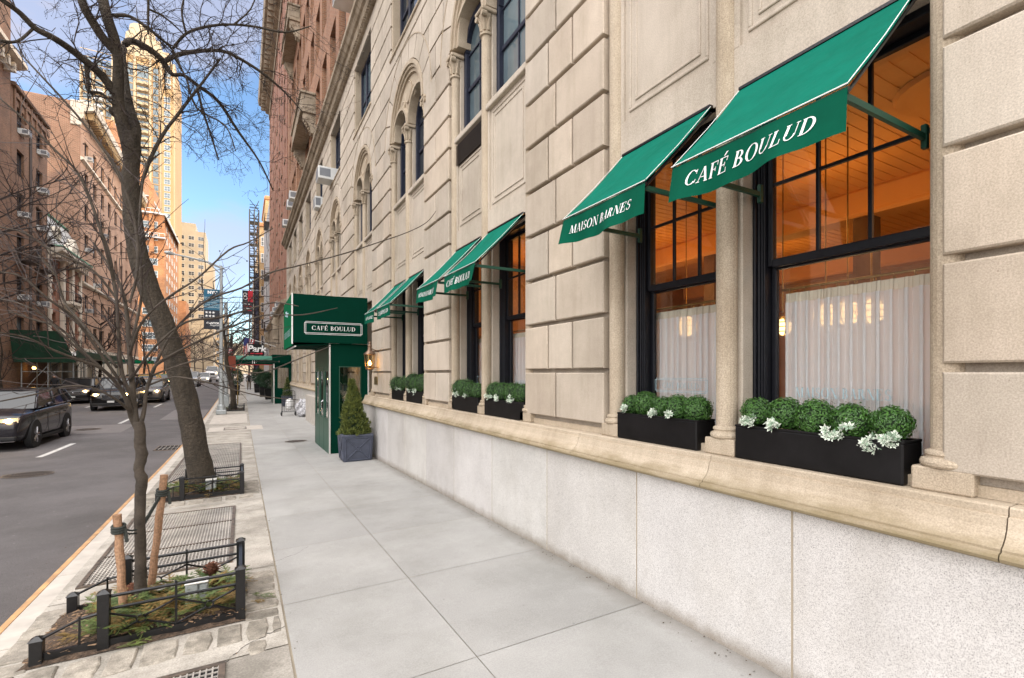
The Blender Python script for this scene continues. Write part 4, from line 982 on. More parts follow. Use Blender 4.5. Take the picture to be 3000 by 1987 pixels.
# curtains
def curtain(y0, y1, z0, z1, x, label, seed):
    rr = random.Random(seed); t = thing('cafe_curtain', label, 'curtain', (x, y0, z0), 'sheer half curtains in the restaurant windows')
    n = int((y1 - y0) / .004); ph = rr.uniform(0, 6); pr = []
    fw = [rr.uniform(.7, 1.3) for _ in range(40)]; acc = 0
    for i in range(n + 1):
        y = y0 + (y1 - y0) * i / n; acc += .5 * fw[int((y - y0) * 14) % 40]
        th_ = acc * .72 + ph; pr.append((x + .018 * math.sin(th_) + .005 * math.sin(acc * .21), y + .020 * math.sin(2 * th_ + .5)))
    def cl(mb, za, zb, amp):
        vs = []
        for z in (za, (za + zb) / 2, zb): vs += [(x + (px - x) * (amp if z < z1 - .05 else .5), py, z) for px, py in pr]
        k = n + 1; mb.add(vs, [(r * k + i, r * k + i + 1, r * k + k + i + 1, r * k + k + i) for r in range(2) for i in range(n)])
    mb = MB(); cl(mb, z0, z1 - .06, 1); mb.build('cloth', M_SHEER, t, smooth=True)
    mb = MB(); cl(mb, z1 - .062, z1, .5); mb.build('hem', M_HEM, t, smooth=True)
    mb = MB(); mb.tube([(x, y0 - .05, z1 + .03), (x, y1 + .03, z1 + .03)], .009, 8); mb.build('rod', M_BRASS, t)
    mb = MB(); y = y0 + .03
    while y < y1: mb.tube([(x + .016 * math.cos(w), y, z1 + .018 + .016 * math.sin(w)) for w in [2 * math.pi * q / 10 for q in range(11)]], .003, 4, False); y += .10
    mb.build('ring', M_BRASS, t)
def opsof(i): a, b = BAYS[i]; c = (a + b) / 2; return [(a + .06, c - .085), (c + .085, b - .16)]
CL = [('sheer white half curtain in the nearest window, behind the lettering MAISON BARNES', 'sheer white half curtain in the second window, behind the framed lettering'),
      ('sheer white half curtain in the third window from the right', 'sheer white half curtain in the fourth window from the right')]
for i in range(2):
    for k, (a, b) in enumerate(opsof(i)):
        curtain(a - .02, b + (-.11 if i + k == 0 else .06), 1.25, 2.24, 3.245, CL[i][k], i * 2 + k)
        W = [o for o in HOT.children if o.name.startswith('window') and abs((o.location + HOT.location).y - (a + b) / 2) < .05 and abs((o.location + HOT.location).z - 1.16) < .05][0]
        mb = MB()
        if k == 0: lettering(mb, 'MAISON BARNES', (3.168, 1.607 + (a + b) / 2 - (opsof(0)[0][0] + opsof(0)[0][1]) / 2, 1.545), (0, -1, 0), (0, 0, 1), .064, .04, cond=.76)
        else:
            lettering(mb, 'CAFÉ BOULUD', (3.168, (a + b) / 2 + .10, 1.575), (0, -1, 0), (0, 0, 1), .046, .06, cond=.85)
            frame_lines(mb, (3.168, (a + b) / 2 + .10, 1.60), (0, 1, 0), (0, 0, 1), .52, .12, .004); frame_lines(mb, (3.167, (a + b) / 2 + .10, 1.60), (0, 1, 0), (0, 0, 1), .55, .095, .004)
        mb.build('window_lettering', M_ETCH, W)

# ================================================================== AWNINGS
def awning(ya, yb, zt, zf, xf, drop, word, label, seed, xt=2.845):
    "near end ya, far end yb"
    t = thing('window_awning', label, 'awning', (xt, (ya + yb) / 2, zt), 'green awnings over the restaurant windows')
    mb = MB(); n = 10; vs = []
    for k in range(2):
        for i in range(n + 1):
            s = i / n; sag = -.02 * math.sin(math.pi * s)
            for y in (ya, yb): vs.append((xt + (xf - xt) * s, y, zt + (zf - zt) * s + sag - .006 * k))
    fs = [(2 * i, 2 * i + 1, 2 * i + 3, 2 * i + 2) for i in range(n)]; o = 2 * (n + 1)
    fs += [(o + 2 * i, o + 2 * i + 2, o + 2 * i + 3, o + 2 * i + 1) for i in range(n)] + [(2 * i, 2 * i + 2, o + 2 * i + 2, o + 2 * i) for i in range(n)] + [(2 * i + 1, o + 2 * i + 1, o + 2 * i + 3, 2 * i + 3) for i in range(n)]
    mb.add(vs, fs); mb.build('canvas', M_AWN, t)
    rr = random.Random(seed); ph = rr.uniform(0, 6)
    def vx(y, d):   # valance surface
        return xf - .004 + (.024 * math.sin(y * 9 + ph) + .012 * math.sin(y * 23 + ph * 2)) * d / drop * (1.0) - .02 * d / drop
    def vz(y, d): return zf - .014 - d * (1 + .05 * math.sin(y * 5 + ph) * 1.0 - .03 * (abs((y - (ya + yb) / 2) / (yb - ya) * 2) ** 2))
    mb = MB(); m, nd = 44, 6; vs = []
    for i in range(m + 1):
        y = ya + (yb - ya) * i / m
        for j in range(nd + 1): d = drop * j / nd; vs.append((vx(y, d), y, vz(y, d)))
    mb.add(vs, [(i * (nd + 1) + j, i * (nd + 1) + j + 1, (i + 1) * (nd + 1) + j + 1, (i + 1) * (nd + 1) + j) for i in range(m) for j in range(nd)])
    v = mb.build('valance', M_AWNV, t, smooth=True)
    mb = MB(); W = yb - ya; s = .090 if word[0] == 'C' else .085
    tot = sum(glyph(c)[1] + .04 for c in word) * s
    if tot > W * .76: s *= W * .76 / tot
    lettering(mb, word, (0, 0, 0), (1, 0, 0), (0, 1, 0), s, .04, .28)
    sub = MB(); pts = []
    for (px, py, _) in mb.v:
        y = (ya + yb) / 2 - px + .01; d = drop * .5 + s * .5 - py; pts.append((vx(y, d) - .004, y, vz(y, d)))
    sub.add(pts, mb.f); sub.build('lettering', M_LETT, v)
    mb = MB(); mb.tube([(xf - .010, ya - .003, zf - .004), (xf - .010, yb + .003, zf - .004)], (.0032), 6)
    for y in (ya, yb): mb.tube([(xt, y, zt + .004), ((xt + xf) / 2, y, (zt + zf) / 2 - .008), (xf, y, zf + .004)], .0022, 5)
    mb.build('piping', M_LETT, t)
    mb = MB(); mb.tube([(xf + .006, ya, zf - .02), (xf + .006, yb, zf - .02)], .011, 8)
    for y in (ya + .012, yb - .012): mb.tube([(xt + .02, y, zt - .03), (xf + .01, y, zf - .035)], .009, 6)
    mb.build('front_bar', M_IRON, t)
    for y in (ya + .03, yb - .03):
        mb = MB(); mb.poly([(xf + .01, y - .010, zf - .05), (xf + .01, y + .010, zf - .05), (xf + .01, y + .010, zf - .02), (xf + .01, y - .010, zf - .02)], (3.03 - xf - .01, 0, .0))
        mb.cbox(3.0, 3.035, y - .013, y + .013, zf - .09, zf + .03, .004); mb.build('arm', M_GRNM, t)
    mb = MB(); mb.box(xt - .01, xt + .08, ya, yb, zt - .0, zt + .018); mb.build('wall_batten', M_IRON, t)
AW = [('CAFÉ BOULUD', 'large green awning reading CAFÉ BOULUD over the nearest window'), ('MAISON BARNES', 'green awning reading MAISON BARNES over the second window, beside the round column'),
      ('CAFÉ BOULUD', 'green awning reading CAFÉ BOULUD over the third window, just beyond the wide stone pier'), ('MAISON BARNES', 'green awning reading MAISON BARNES over the fourth window from the right'),
      ('CAFÉ BOULUD', 'small far green awning reading CAFÉ BOULUD, second from the green canopy'), ('MAISON BARNES', 'smallest green awning reading MAISON BARNES, next to the green canopy')]
for i in range(3):
    for k, (a, b) in enumerate(opsof(i)):
        w, lb = AW[2 * i + k]; awning(a + (.055 if k == 0 else .014), b - .04, 3.55, 2.925, 2.235, .21, w, lb, i * 2 + k)

# ================================================================== WINDOW BOXES
def leafball(mb, c, r, n, rr, sz=.0092, squash=.98):
    for _ in range(n):
        u = rr.uniform(-.8, 1); w = rr.uniform(0, 2 * math.pi); q = math.sqrt(1 - u * u); d = Vector((q * math.cos(w), q * math.sin(w), u * squash))
        p = Vector(c) + d * r * (rr.uniform(.84, 1.07) + (.12 if rr.random() < .04 else 0)); s = sz * rr.uniform(.7, 1.25)
        a = (d.cross(Vector((rr.uniform(-1, 1), rr.uniform(-1, 1), rr.uniform(-1, 1))))).normalized(); b = (d + Vector((rr.uniform(-.9, .9),) * 3) * .8).cross(a).normalized()
        nn = a.cross(b) * s * .25
        mb.add([tuple(p - a * s), tuple(p - b * s * .45 + nn), tuple(p + a * s), tuple(p + b * s * .45 + nn)], [(0, 1, 2, 3)])
def rosette(mw, mg, p, s, rr):
    p = Vector(p); up = Vector((rr.uniform(-1.2, -.3), rr.uniform(-.6, .6), rr.uniform(0, .9))).normalized()
    a = up.cross(Vector((0, .2, 1))).normalized(); b = up.cross(a)
    for k in range(7):
        w = 2 * math.pi * k / 7 + rr.uniform(-.2, .2); d = a * math.cos(w) + b * math.sin(w) + up * rr.uniform(.1, .6); L = s * rr.uniform(.7, 1.15); sd = up.cross(d).normalized() * L * .24
        q = p + d * L * .12; m = mg if rr.random() < .22 else mw
        m.add([tuple(q), tuple(q + d * L * .5 - sd + up * L * .05), tuple(q + d * L), tuple(q + d * L * .5 + sd + up * L * .05)], [(0, 1, 2, 3)])
        if m is mw: mg.add([tuple(q + up * .001), tuple(q + d * L * .4 - sd * .35 + up * (L * .05 + .0015)), tuple(q + d * L * .75 + up * .0015), tuple(q + d * L * .4 + sd * .35 + up * (L * .05 + .0015))], [(0, 1, 2, 3)])
def window_box(ya, yb, label, seed, balls, flowers, x0=2.80, x1=3.005, z0=1.153, h=.215, leaves=1500, rad=None):
    rr = random.Random(seed); t = thing('window_box', label, 'planter', ((x0 + x1) / 2, (ya + yb) / 2, z0), 'black planters of boxwood on the window ledge')
    mb = MB(); mb.cbox(x0, x1, ya, yb, z0, z0 + h - .012, .008); w = .014
    for (a, b, c, d) in ((x0, x0 + w, ya, yb), (x1 - w, x1, ya, yb), (x0 + w, x1 - w, ya, ya + w), (x0 + w, x1 - w, yb - w, yb)): mb.cbox(a, b, c, d, z0 + h - .013, z0 + h, .003)
    mb.build('trough', M_BLK, t)
    n = balls; L = (yb - ya) / n
    for i in range(n):
        r = L * .53 * rr.uniform(.90, 1.18); c = (x0 + .098 + rr.uniform(-.012, .012), ya + L * (i + .5), z0 + h + r * rr.uniform(.62, .85))
        mb = MB(); leafball(mb, c, r, int(leaves * (r / .09) ** 1.5), rr); b = mb.build('boxwood_ball', M_LEAF, t)
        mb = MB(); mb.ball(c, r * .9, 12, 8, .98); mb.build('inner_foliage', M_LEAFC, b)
    for (fy, fz, fr, fn) in flowers:
        mw, mg = MB(), MB(); c = (x0 + .0, ya + (yb - ya) * fy, z0 + h + fz)
        for _ in range(int(fn * 1.6)): rosette(mw, mg, (c[0] + rr.uniform(-.03, .025), c[1] + rr.gauss(0, fr * .5), c[2] + rr.gauss(0, fr * .36)), rr.uniform(.019, .031), rr)
        f = mw.build('pale_leaf_spray', M_FLW, t); mg.build('leaf_centre', M_FLG, f)
window_box(1.135, 2.055, 'long black planter with five boxwood balls and trailing white sprays, in the nearest window', 1, 5, [(.9, .03, .03, 9), (.71, .025, .032, 9), (.345, .0, .04, 12), (.27, .05, .025, 6), (.17, -.03, .04, 10), (.06, .01, .045, 12)])
window_box(2.36, 3.19, 'black planter of boxwood with three small white sprays, left of the round column', 2, 5, [(.88, .035, .025, 7), (.5, .02, .025, 8), (.3, .03, .028, 8)])
B2 = opsof(1); B3 = opsof(2)
window_box(B2[0][0] - .02, B2[0][1] - .02, 'black planter with white sprays in the third window, by the wide pier', 3, 4, [(.85, .03, .05, 12), (.62, .02, .045, 9), (.3, .02, .05, 11)], leaves=600)
window_box(B2[1][0] + .02, B2[1][1] + .03, 'black planter with two thick white sprays in the fourth window from the right', 4, 4, [(.8, .03, .055, 14), (.4, .01, .06, 14)], leaves=600)
window_box(B3[0][0], B3[0][1], 'small far black planter with a white fringe, second from the green vestibule', 5, 3, [(.8, .02, .06, 12), (.45, .0, .06, 12)], leaves=450)
window_box(B3[1][0], B3[1][1], 'farthest black planter with a white fringe, nearest the green vestibule', 6, 3, [(.9, .03, .06, 12), (.5, .0, .06, 12), (.2, .01, .05, 8)], leaves=450)

# ================================================================== VESTIBULE AND CANOPY
VX, VY0, VY1 = 1.88, 12.69, 15.3
t = thing('entrance_vestibule', 'tall dark green boxed entrance vestibule with glazed doors beneath the big canopy', 'vestibule', (2.3, 13.9, gz(2.3, 13.9)))
zb = gz(VX, VY0) - .02; zt = 2.47
mb = MB()
mb.box(VX + .035, 2.13, VY0, VY0 + .04, zb, zt - .035); mb.box(2.64, 2.84, VY0, VY0 + .04, zb, zt - .035); mb.box(2.13, 2.64, VY0, VY0 + .04, zb, .62); mb.box(2.13, 2.64, VY0, VY0 + .04, 1.86, zt - .035)
mb.build('side_panel', M_CAN, t)
mb = MB(); mb.cbox(2.115, 2.655, VY0 - .014, VY0 - .0, .60, .63, .003); mb.cbox(2.115, 2.14, VY0 - .014, VY0, .63, 1.87, .003); mb.cbox(2.63, 2.655, VY0 - .014, VY0, .63, 1.87, .003); mb.cbox(2.115, 2.655, VY0 - .015, VY0, 1.85, 1.875, .003); mb.build('window_frame', M_GRNM, t)
mb = MB(); mb.box(2.14, 2.63, VY0 + .015, VY0 + .02, .62, 1.86); mb.build('side_glass', M_PANE, t)
mb = MB(); mb.box(2.15, 2.62, VY0 - .03, VY0 - .015, .48, .58); mb.build('menu_box', M_IRON, t)
mb = MB(); mb.cbox(VX, VX + .035, VY0 - .02, VY0 + .03, zb, zt, .004); mb.cbox(VX, 2.85, VY0 - .022, VY0 + .03, zt - .032, zt + .0, .004); mb.cbox(VX, VX + .03, VY0 + .03, VY1, zt - .03, zt, .004); mb.cbox(2.82, 2.855, VY0 - .015, VY0 + .03, zb + .3, zt - .03, .004); mb.build('corner_trim', M_ALU, t)
# street side: three leaves with tall panes
for k in range(3):
    a = VY0 + .04 + k * .85; b = a + .82; g0 = gz(VX, b)
    d = MB(); d.cbox(VX, VX + .04, a, b, g0 - .02, .55, .006); d.cbox(VX, VX + .04, a, a + .12, .55, 1.75, .006); d.cbox(VX, VX + .04, b - .12, b, .55, 1.75, .006); d.cbox(VX, VX + .04, a, b, 1.75, 1.86, .006)
    D = d.build('door_leaf', M_GRNP, t)
    p = MB(); p.box(VX + .018, VX + .024, a + .12, b - .12, .55, 1.75); p.build('pane', M_PANE, D)
    if k == 1: h = MB(); h.tube([(VX, a + .06, .66), (VX - .05, a + .06, .70), (VX - .05, a + .06, .95), (VX, a + .06, .99)], .012, 8); h.build('handle', M_CHR, D)
mb = MB(); mb.box(VX + .004, VX + .03, VY0 + .04, VY1, 1.865, zt - .035); mb.build('transom_panel', M_GRNP, t)
mb = MB(); mb.box(VX, 2.84, VY1 - .04, VY1, zb, zt - .04); mb.build('far_panel', M_CAN, t)
mb = MB(); mb.box(VX + .04, 2.84, VY0 + .04, VY1 - .04, 2.36, 2.4); mb.build('ceiling', M_WHT, t)
lampo('vestibule_lamp', 2.35, 13.9, 2.2, 10, (1, .66, .34), .1, t)
t = thing('entrance_canopy', 'big dark green box canopy reading CAFÉ BOULUD projecting over the pavement', 'canopy', (1.9, 13.9, 2.5))
CX0, CX1, CY0, CY1, CZ0, CZ1 = 1.03, 2.795, 12.60, 15.1, 2.46, 3.60
mb = MB(); mb.flat([(CX0 + .03, CY0, CZ0), (CX1, CY0, CZ0), (CX1, CY0, CZ1), (CX0 + .03, CY0, CZ1)]); mb.box(CX0 + .03, CX1, CY0 + .002, CY0 + .02, CZ0 - .02, CZ1); side = mb.build('side_fabric', M_CAN, t)
mb = MB(); mb.hexa([(CX0 + .0, CY0 + .03, CZ0 - .10), (CX0 + .02, CY0 + .03, CZ0 - .10), (CX0 + .02, CY1, CZ0 - .10), (CX0, CY1, CZ0 - .10), (CX0, CY0 + .03, CZ1), (CX0 + .02, CY0 + .03, CZ1), (CX0 + .02, CY1, CZ1), (CX0, CY1, CZ1)]); front = mb.build('front_fabric', M_CANS, t)
mb = MB(); mb.hexa([(CX0 + .02, CY0 + .02, CZ1 - .04), (CX1, CY0 + .02, CZ1 + .0), (CX1, CY1, CZ1 + .0), (CX0 + .02, CY1, CZ1 - .04), (CX0 + .02, CY0 + .02, CZ1 - .02), (CX1, CY0 + .02, CZ1 + .02), (CX1, CY1, CZ1 + .02), (CX0 + .02, CY1, CZ1 - .02)]); mb.box(CX0, CX1, CY1 - .02, CY1, CZ0 - .08, CZ1); mb.build('top_fabric', M_CAN, t)
mb = MB(); mb.hexa([(CX0 + .04, CY0 + .06, CZ0 - .10), (CX1, CY0 + .06, CZ0 + .0), (CX1, CY1 - .03, CZ0), (CX0 + .04, CY1 - .03, CZ0 - .10), (CX0 + .04, CY0 + .06, CZ0 - .08), (CX1, CY0 + .06, CZ0 + .02), (CX1, CY1 - .03, CZ0 + .02), (CX0 + .04, CY1 - .03, CZ0 - .08)]); mb.build('soffit', M_CAN, t)
mb = MB(); mb.cbox(CX0 - .004, CX0 + .026, CY0 - .004, CY0 + .026, CZ0 - .06, CZ1 + .01, .003); mb.cbox(CX0 + .06, CX0 + .10, CY0 + .02, CY1 - .1, CZ0 - .125, CZ0 - .10, .004); mb.build('piping', M_LETT, t)
mb = MB(); lettering(mb, 'CAFÉ BOULUD', (1.985, CY0 - .004, 2.75), (1, 0, 0), (0, 0, 1), .102, .09); mb.build('lettering', M_LETT, side)
mb = MB(); frame_lines(mb, (1.985, CY0 - .004, 2.80), (1, 0, 0), (0, 0, 1), 1.30, .31, .009); frame_lines(mb, (1.985, CY0 - .005, 2.80), (1, 0, 0), (0, 0, 1), 1.36, .25, .009); mb.build('lettering_frame', M_LETT, side)
mb = MB(); lettering(mb, 'MAISON BARNES', (CX0 - .003, (CY0 + CY1) / 2, 2.62), (0, -1, 0), (0, 0, 1), .17, .05); mb.build('lettering', M_ETCH, front)
mb = MB()
for k in range(5): y = (CY0 + CY1) / 2 + .3 - k * .15; mb.ball((CX0 - .004, y, 3.22 + .06 * math.sin(k * 1.5)), .035, 6, 4)
mb.build('crest', M_ETCH, front)
# lantern and plaque on the pier
t = thing('gas_lantern', 'lit copper gas lantern on the stone pier beside the green vestibule', 'lantern', (2.6, 11.48, 1.78))
mb = MB(); x, y = 2.6, 11.48; r0, r1 = .075, .10
cs = [(-1, -1), (1, -1), (1, 1), (-1, 1)]
for (a, b) in cs: mb.tube([(x + a * r0, y + b * r0, 1.80), (x + a * r1, y + b * r1, 2.14)], .008, 4)
for z, r in ((1.80, r0), (2.14, r1)):
    for (a, b), (c, d) in zip(cs, cs[1:] + cs[:1]): mb.tube([(x + a * r, y + b * r, z), (x + c * r, y + d * r, z)], .009, 4)
mb.lathe(x, y, [(.07, 1.775), (.085, 1.80)], 8); mb.lathe(x, y, [(.145, 2.14), (.13, 2.165), (.06, 2.23), (.045, 2.30), (.05, 2.33), (.03, 2.38), (.035, 2.40), (.012, 2.44)], 10)
mb.tube([(x + .03, y, 1.84), (x + .20, y, 1.84)], .011, 6); mb.tube([(x + .03, y, 2.28), (x + .20, y, 2.2)], .011, 6); mb.build('housing', M_COPP, t)
mb = MB()
for (a, b), (c, d) in zip(cs, cs[1:] + cs[:1]): mb.flat([(x + a * r0, y + b * r0, 1.805), (x + c * r0, y + d * r0, 1.805), (x + c * r1, y + d * r1, 2.135), (x + a * r1, y + b * r1, 2.135)])
mb.build('glass', M_AMB, t)
mb = MB(); mb.lathe(x, y, [(.012, 1.885), (.033, 1.91), (.028, 1.945), (.008, 2.0)], 8); mb.build('flame', M_FLAME, t, smooth=True); lampo('flame_light', x - .0, y - .0, 1.95, 9, (1, .6, .25), .03, t)
mb = MB(); mb.cbox(2.785, 2.80, 11.55, 11.85, 1.43, 1.62, .004); tag(mb.build('wall_plaque', M_BRASS), 'small brass plaque on the stone pier below the lantern', 'plaque')

# ---------------- potted conifer
def needle_sprays(mb, pts, L, n, rr, w=.06, droop=0.0):
    for p, d in pts:
        for _ in range(n):
            v = (Vector(d) + Vector((rr.uniform(-.6, .6), rr.uniform(-.6, .6), rr.uniform(-.3, .7)))).normalized(); l = L * rr.uniform(.6, 1.2); v.z -= droop
            s = v.cross(Vector((rr.uniform(-1, 1), rr.uniform(-1, 1), rr.uniform(-1, 1)))).normalized() * l * w
            q = Vector(p) + v * l; m = Vector(p) + v * l * .45
            mb.add([tuple(p), tuple(m - s), tuple(q), tuple(m + s)], [(0, 1, 2, 3)])
def conifer_pot(x, y, label, s=1.0, n=2600, mat=M_CONI, seed=1, lean=-.0, rz=0):
    z0 = gz(x, y); rr = random.Random(seed); t = thing('potted_conifer', label, 'potted plant', (x, y, z0), 'potted cone-shaped conifers', rz)
    mb = MB(); b, u, h = .29 * s, .325 * s, .60 * s
    def lv(r, z): return [(-r, -r, z), (r, -r, z), (r, r, z), (-r, r, z)]
    mb.hexa(lv(b, 0) + lv(u, h - .05 * s)); mb.cbox(-u - .012, u + .012, -u - .012, u + .012, h - .05 * s, h, .008)
    for ax in range(4):                       # raised cross and boss on every face
        c_, s_ = [(1, 0), (0, 1), (-1, 0), (0, -1)][ax]
        def F(a, z, o=.0): r = b + (u - b) * z / h + o; px, py = a, -r; return (px * c_ - py * s_, px * s_ + py * c_, z)
        for (a0, q0, a1, q1) in ((-.24, .06, .26, .52), (.24, .06, -.26, .52), (-.26, .04, .26, .04), (-.28, .53, .28, .53), (-.255, .04, -.28, .53), (.255, .04, .28, .53)):
            mb.tube([F(a0 * s, q0 * s, .004), F(a1 * s, q1 * s, .006)], .018 * s, 6)
        mb.tube([F(.05 * s * math.cos(w), .29 * s + .05 * s * math.sin(w), .012) for w in [2 * math.pi * k / 12 for k in range(13)]], .011 * s, 5, False)
    mb.build('pot', M_SLATE, t, local=True)
    mb = MB(); mb.box(-u + .01, u - .01, -u + .01, u - .01, h - .04, h - .02); mb.build('soil', M_SOIL, t, local=True)
    H = 1.22 * s; pts = []
    for _ in range(n):
        f = rr.random() ** 1.35; w = rr.uniform(0, 2 * math.pi); r = (.30 * s * (1 - f) ** .95 + .018) * rr.uniform(.66, 1.12) * (1 + .14 * math.sin(w * 3 + f * 11) + .08 * math.sin(w * 7 - f * 23))
        pts.append(((r * math.cos(w) + lean * f, r * math.sin(w), h - .03 + f * H), (math.cos(w) * .5, math.sin(w) * .5, .75)))
    mb = MB(); needle_sprays(mb, pts, .075 * s, 4, rr, .13); f = mb.build('foliage', mat, t, local=True)
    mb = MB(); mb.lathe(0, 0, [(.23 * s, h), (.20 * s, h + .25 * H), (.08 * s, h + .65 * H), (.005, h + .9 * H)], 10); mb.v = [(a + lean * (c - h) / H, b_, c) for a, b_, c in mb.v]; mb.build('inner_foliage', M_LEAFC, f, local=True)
    return t
conifer_pot(2.26, 11.42, 'olive cone-shaped conifer in a slate blue square pot beside the near green vestibule', 1.0, 2800, seed=4, lean=-.08)

# ================================================================== FARTHER ALONG THE RIGHT PAVEMENT
V2X, V2Y0, V2Y1 = 1.79, 34.6, 37.2
t = thing('entrance_vestibule', 'smaller far green entrance vestibule joined to the long canopy numbered 116', 'vestibule', (2.4, 35.8, gz(2.4, 35.8))); z0 = gz(2.2, 35) - .1
mb = MB(); mb.box(V2X, 2.8, V2Y0, V2Y0 + .05, z0, .75); mb.box(V2X, V2X + .22, V2Y0, V2Y0 + .05, .75, 2.05); mb.box(2.66, 2.8, V2Y0, V2Y0 + .05, .75, 2.05); mb.box(V2X, 2.8, V2Y0, V2Y0 + .05, 2.05, 2.32); mb.build('side_panel', M_CAN, t)
mb = MB(); mb.box(2.0, 2.67, V2Y0 + .02, V2Y0 + .03, .75, 2.05); mb.build('side_glass', M_PANE, t)
mb = MB(); mb.box(V2X - .03, V2X, V2Y0 + .04, V2Y1, z0, 2.32); mb.build('door_leaf', M_GRNP, t)
mb = MB(); mb.cbox(V2X - .035, V2X + .03, V2Y0 - .03, V2Y0 + .01, z0, 2.32, .005); mb.build('corner_trim', M_ALU, t)
mb = MB(); mb.box(1.70, 2.79, V2Y0 - .1, V2Y1 + .1, 2.33, 2.90); mb.build('roof_box', M_CAN, t)
t = thing('street_canopy', 'long low green canopy numbered 116 reaching from the far vestibule to the kerb', 'canopy', (.3, 35.9, 2.8))
mb = MB(); n = 10; pf = []
X0, X1, YA, YB = -.34, 1.72, 34.75, 37.0
for i in range(n + 1):
    w = math.pi * i / n; pf.append(((YA + YB) / 2 - (YB - YA) / 2 * math.cos(w), 2.56 + .28 * math.sin(w)))
mb.poly([(X0, y, z) for y, z in pf], (X1 - X0, 0, 0)); mb.build('roof_fabric', pmat('grey_green_canopy_canvas', (.03, .16, .10), .6, var=.1), t)
mb = MB(); mb.box(X0, X1, YA - .01, YA + .01, 2.26, 2.56); mb.box(X0 - .02, X0, YA, YB, 2.26, 2.56); v = mb.build('valance', M_CAN, t)
mb = MB(); mb.box(X0, X1, YA - .015, YA + .0, 2.22, 2.26); mb.build('red_trim', M_RED, t)
sans('number', '116', .22, ((X0 + X1) / 2, YA - .02, 2.33), (1, 0, 0), (0, 0, 1), M_LETT, v, .012)
for y in (YA + .1, YB - .1): mb = MB(); mb.tube([(X0 + .1, y, gz(X0, y)), (X0 + .1, y, 2.3)], .03, 8); mb.build('post', M_BRASS, t)
conifer_pot(2.42, 32.6, 'small far conifer in a blue square pot beside the far green vestibule', .95, 700, M_CONI, 8)
def dark_pot(x, y, label, s, seed):
    rr = random.Random(seed); z0 = gz(x, y); t = thing('potted_evergreen', label, 'potted plant', (x, y, z0), 'dark potted evergreens past the far canopy')
    mb = MB(); mb.hexa([(x - .27 * s, y - .27 * s, z0), (x + .27 * s, y - .27 * s, z0), (x + .27 * s, y + .27 * s, z0), (x - .27 * s, y + .27 * s, z0), (x - .33 * s, y - .33 * s, z0 + .75 * s), (x + .33 * s, y - .33 * s, z0 + .75 * s), (x + .33 * s, y + .33 * s, z0 + .75 * s), (x - .33 * s, y + .33 * s, z0 + .75 * s)]); mb.build('pot', M_BLK, t)
    pts = []
    for _ in range(700):
        d = Vector((rr.gauss(0, 1), rr.gauss(0, 1), rr.gauss(0, 1))).normalized(); r = rr.uniform(.6, 1); pts.append(((x + d.x * .5 * s * r, y + d.y * .5 * s * r, z0 + 1.35 * s + d.z * .62 * s * r), tuple(d)))
    mb = MB(); needle_sprays(mb, pts, .13 * s, 4, rr, .16); mb.build('foliage', M_CONG, t)
dark_pot(1.75, 39.5, 'dark potted evergreen just past the far green vestibule', 1.0, 1); dark_pot(1.5, 43, 'second dark potted evergreen past the far vestibule', 1.0, 2); dark_pot(1.3, 50, 'third and farthest dark potted evergreen, by the walking person', 1.1, 3); dark_pot(-.5, 47, 'dark evergreen pot near the kerb beyond the canopy', 1.1, 4)
# cart
x, y = 1.98, 26.0; z = gz(x, y)
t = thing('shopping_cart', 'folding black wire shopping cart with a white bag standing by the wall', 'cart', (x, y, z))
mb = MB(); w, d = .28, .24
for a in (-w, w):
    for b in (-d, d): mb.tube([(x + a, y + b, z + .18), (x + a, y + b, z + .98)], .011, 5)
for zz in (.2, .45, .7, .97):
    mb.tube([(x - w, y - d, z + zz), (x + w, y - d, z + zz), (x + w, y + d, z + zz), (x - w, y + d, z + zz), (x - w, y - d, z + zz)], .008, 5)
for k in range(1, 6):
    for b in (-d, d): q = x - w + 2 * w * k / 6; mb.tube([(q, y + b, z + .2), (q, y + b, z + .97)], .005, 4)
mb.build('basket', M_IRON, t)
mb = MB(); mb.tube([(x - w, y - d, z + .97), (x - w * .9, y - d - .1, z + 1.2), (x, y - d - .14, z + 1.26), (x + w * .9, y - d - .1, z + 1.2), (x + w, y - d, z + .97)], .013, 6); mb.build('handle', M_IRON, t)
for a, b, r in ((-w, -d, .12), (w, -d, .12), (-w, d, .07), (w, d, .07)): mb = MB(); mb.lathe(x + a * 1.1, (y + b, z + r), [(r, -.02), (r, .02)], 16, 'x'); mb.build('wheel', M_TYRE, t)
mb = MB(); mb.ball((x + .04, y, z + .55), .19, 9, 7, 1.5, .14, random.Random(2)); tag(mb.build('shopping_bag', M_LETT), 'crumpled white plastic bag inside the wire shopping cart', 'bag')
mb = MB(); rr = random.Random(4); mb.ball((2.52, 25.2, gz(2.5, 25) + .40), .30, 14, 10, 1.35, .2, rr); tag(mb.build('rubbish_bag', pmat('grey_patterned_bag', (.5, .5, .52), .5, var=.7, sc=18, c2=(.06, .06, .07))), 'grey and black patterned bag slumped against the granite wall behind the cart', 'bag')
# camera and pipe on the wall
mb = MB(); mb.cbox(2.5, 2.72, 17.4, 17.5, 2.06, 2.15, .01); mb.tube([(2.7, 17.45, 2.12), (2.8, 17.45, 2.2)], .02, 6); tag(mb.build('security_camera', M_WHT), 'small white security camera on the limestone wall left of the vestibule', 'camera')
mb = MB(); mb.box(2.5, 2.75, 19.2, 23.6, -.5, .75); tag(mb.build('stoop_wall', M_CURBG), 'low concrete stoop block against the hotel wall behind the cart', 'wall')

